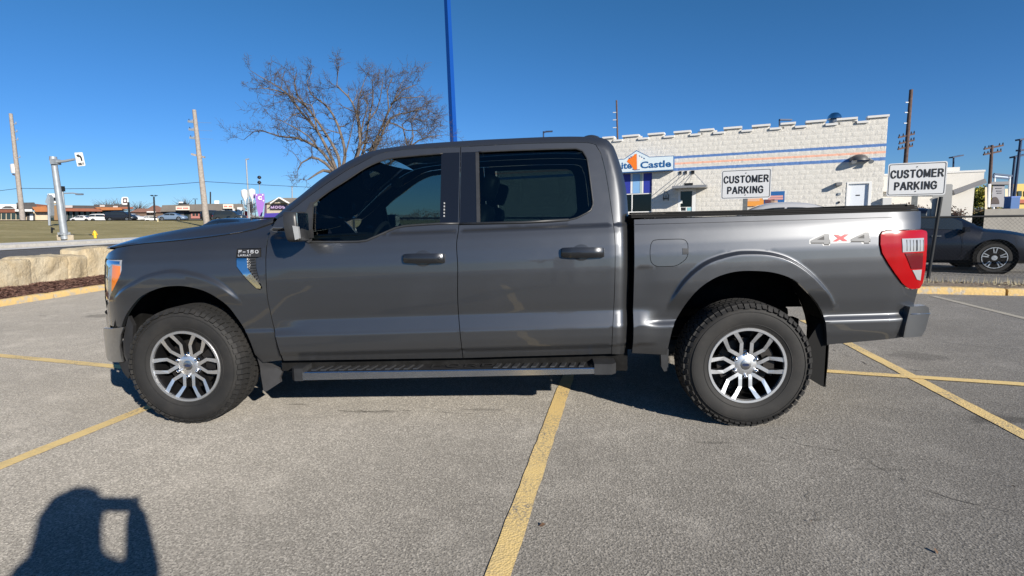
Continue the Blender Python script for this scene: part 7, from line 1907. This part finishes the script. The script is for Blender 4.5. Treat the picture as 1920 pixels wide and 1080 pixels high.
# ================================================================== THE PHOTOGRAPHER (stands behind the camera; casts the shadow on the asphalt)
skin = mat('skin', (.48, .28, .20), .55); jacket = mat('jacket_dark', (.03, .035, .05), .85, bump=.3, bscale=30); jeans = mat('jeans', (.04, .06, .12), .9); hairm = mat('hair_dark', (.02, .014, .01), .7)
PX, PY = .84, -4.05
V_ = {'pelvis': (PX, PY-.04, .95, .155, .12), 'waist': (PX, PY-.03, 1.10, .15, .11), 'chest': (PX, PY, 1.28, .175, .125), 'upper': (PX, PY+.0, 1.40, .13, .10), 'neck': (PX-.005, PY+.02, 1.49, .058, .058), 'jaw': (PX-.01, PY+.05, 1.555, .07, .08), 'head': (PX-.015, PY+.045, 1.64, .083, .10), 'crown': (PX-.015, PY+.035, 1.705, .06, .07),
      'shr': (PX+.17, PY+.0, 1.395, .068, .068), 'elr': (PX+.075, PY+.27, 1.235, .066, .066), 'wrr': (.655, -3.475, 1.312, .045, .042), 'har': (.628, -3.432, 1.326, .036, .026),
      'shl': (PX-.18, PY+.02, 1.395, .068, .068), 'ell': (PX-.33, PY+.24, 1.18, .066, .066), 'wrl': (.375, -3.475, 1.300, .045, .042), 'hal': (.395, -3.432, 1.322, .036, .026),
      'hipr': (PX+.10, PY-.04, .88, .105, .105), 'knr': (PX+.12, PY+.0, .50, .07, .07), 'anr': (PX+.13, PY-.05, .10, .048, .048), 'ftr': (PX+.14, PY+.10, .05, .048, .035),
      'hipl': (PX-.10, PY-.04, .88, .105, .105), 'knl': (PX-.12, PY+.03, .50, .07, .07), 'anl': (PX-.13, PY-.02, .10, .048, .048), 'ftl': (PX-.15, PY+.13, .05, .048, .035)}
E_ = [('pelvis', 'waist'), ('waist', 'chest'), ('chest', 'upper'), ('upper', 'neck'), ('neck', 'jaw'), ('jaw', 'head'), ('head', 'crown'), ('upper', 'shr'), ('shr', 'elr'), ('elr', 'wrr'), ('wrr', 'har'), ('upper', 'shl'), ('shl', 'ell'), ('ell', 'wrl'), ('wrl', 'hal'),
      ('pelvis', 'hipr'), ('hipr', 'knr'), ('knr', 'anr'), ('anr', 'ftr'), ('pelvis', 'hipl'), ('hipl', 'knl'), ('knl', 'anl'), ('anl', 'ftl')]
def skin_mesh(name, verts, edges, root_i, mats, parent, matf=None, levels=2):
    me = bpy.data.meshes.new(name); me.from_pydata([v[:3] for v in verts], edges, []); o = bpy.data.objects.new(name, me); COL.objects.link(o)
    o.modifiers.new('s', 'SKIN'); o.modifiers.new('u', 'SUBSURF').levels = levels
    for i, v in enumerate(verts): me.skin_vertices[0].data[i].radius = (v[3], v[4]); me.skin_vertices[0].data[i].use_root = (i == root_i)
    dg = bpy.context.evaluated_depsgraph_get(); dg.update(); m2 = bpy.data.meshes.new_from_object(o.evaluated_get(dg)); bpy.data.objects.remove(o)
    off = Vector(world_off(parent)) if parent else Vector((0, 0, 0))
    m2.materials.clear(); [m2.materials.append(m_) for m_ in mats]
    for p in m2.polygons:
        p.use_smooth = True
        if matf: p.material_index = matf(p.center)
    for v in m2.vertices: v.co -= off
    m2.name = name; return mk(name, m2, parent)
person = thing('person', 'person in a dark jacket behind the camera, holding up a phone, seen as shadow', 'person', (PX, PY, 0))
names = list(V_); idx = {n_: i for i, n_ in enumerate(names)}
def pm(c):
    if c.z > 1.47: return 0
    if c.y > -3.49 and c.z > 1.2: return 0
    if c.z > .93: return 1
    if c.z > .09: return 2
    return 3
skin_mesh('body', [V_[n_] for n_ in names], [(idx[a], idx[b_]) for a, b_ in E_], 0, [skin, jacket, jeans, hairm], person, pm)
hd = V_['head']
def ell(c, r, n1=10, n2=16, zmin=-9, ymax=9):
    vs = []; fs = []
    for i in range(n1+1):
        a = -math.pi/2+math.pi*i/n1
        for k in range(n2): q = 2*math.pi*k/n2; vs.append((c[0]+r[0]*math.cos(a)*math.cos(q), c[1]+r[1]*math.cos(a)*math.sin(q), c[2]+r[2]*math.sin(a)))
    for i in range(n1):
        for k in range(n2): fs.append((i*n2+k, i*n2+(k+1) % n2, (i+1)*n2+(k+1) % n2, (i+1)*n2+k))
    return vs, fs
MB().add(*ell((hd[0], hd[1]-.022, hd[2]+.03), (.092, .10, .095))).build('hair', hairm, person, smooth='all')
MB().tube([(hd[0], hd[1]-.05, 1.36), (hd[0], hd[1]-.055, 1.46), (hd[0], hd[1]-.05, 1.56), (hd[0], hd[1]-.04, 1.66), (hd[0], hd[1]-.035, 1.735), (hd[0], hd[1]-.03, 1.775)], [.165, .128, .122, .128, .095, .02], 20).build('hood', jacket, person, smooth='all')
fc_ = hd[1]+.098
MB().add([(hd[0]-.014, fc_-.002, hd[2]-.045), (hd[0]+.014, fc_-.002, hd[2]-.045), (hd[0], fc_+.022, hd[2]-.04), (hd[0], fc_-.004, hd[2]+.012)], [(0, 1, 2), (0, 2, 3), (1, 3, 2)]).build('nose', skin, person)
for sx_ in (-1, 1):
    MB().add(*ell((hd[0]+sx_*.032, fc_-.012, hd[2]+.008), (.012, .009, .008), 6, 8)).build('eye', white, person, smooth='all')
    MB().add(*ell((hd[0]+sx_*.086, hd[1]+.0, hd[2]-.01), (.012, .02, .032), 6, 8)).build('ear', skin, person, smooth='all')
MB().add(*ell((hd[0], fc_-.016, hd[2]-.075), (.026, .008, .007), 6, 10)).build('mouth', mat('lips', (.40, .16, .13), .5), person, smooth='all')
# hands: a palm from the body mesh plus five fingers each, closed on the phone's ends
for sx_, hx_ in ((1, .612), (-1, .402)):
    for k in range(4):
        z = 1.365-k*.021; L_ = (.9, 1, .95, .8)[k]; rt_ = (hx_+sx_*.018, -3.442, z-.006)
        pts = [(*rt_, .0095, .009), (hx_+sx_*.010, -3.412, z, .0088, .0085), (hx_-sx_*.006*L_, -3.398, z+.001, .008, .0078), (hx_-sx_*.024*L_-sx_*.0, -3.399, z+.002, .0068, .0065)]
        skin_mesh('finger', pts, [(0, 1), (1, 2), (2, 3)], 0, [skin], person, None, 1)
    pts = [(hx_+sx_*.016, -3.45, 1.315, .012, .011), (hx_+sx_*.002, -3.44, 1.305, .0105, .010), (hx_-sx_*.022, -3.424, 1.312, .009, .0085)]
    skin_mesh('thumb', pts, [(0, 1), (1, 2)], 0, [skin], person, None, 1)
ph = tag(MB().box((.418, -3.416, 1.300), (.600, -3.408, 1.374)).build('smartphone', glossblack, None), 'dark smartphone held level in both hands behind the camera', 'phone')
MB().lathe([(0, 0), (.008, 0), (.0085, -.002)], 14, 'y', (.585, -3.4055, 1.355)).build('lens', chrome, ph)
# a dead leaf and grit on the asphalt
for k, (px_, py_, r_) in enumerate(((1017, 987, .016), (1755, 1036, .014), (1900, 914, .01), (1520, 980, .009))):
    p = onZ(px_, py_); a = k*1.3; u = np.array([math.cos(a), math.sin(a), .15])*r_; v = np.array([-math.sin(a), math.cos(a), .3])*r_*.5
    tag(MB().add([p-u+np.array([0, 0, .004]), p-v+np.array([0, 0, .006]), p+u*.9+np.array([0, 0, .010]), p+v+np.array([0, 0, .012])], [(0, 1, 2), (0, 2, 3)]).build('dead_leaf', mat('leaf_brown', (.14, .08, .045), .9), None, recalc=False), ['small brown leaf on the asphalt right of the long yellow line', 'small brown leaf on the asphalt at the bottom right', 'tiny brown leaf scrap at the right edge of the asphalt', 'tiny dark leaf scrap on the asphalt below the rear wheel'][k], 'leaf')
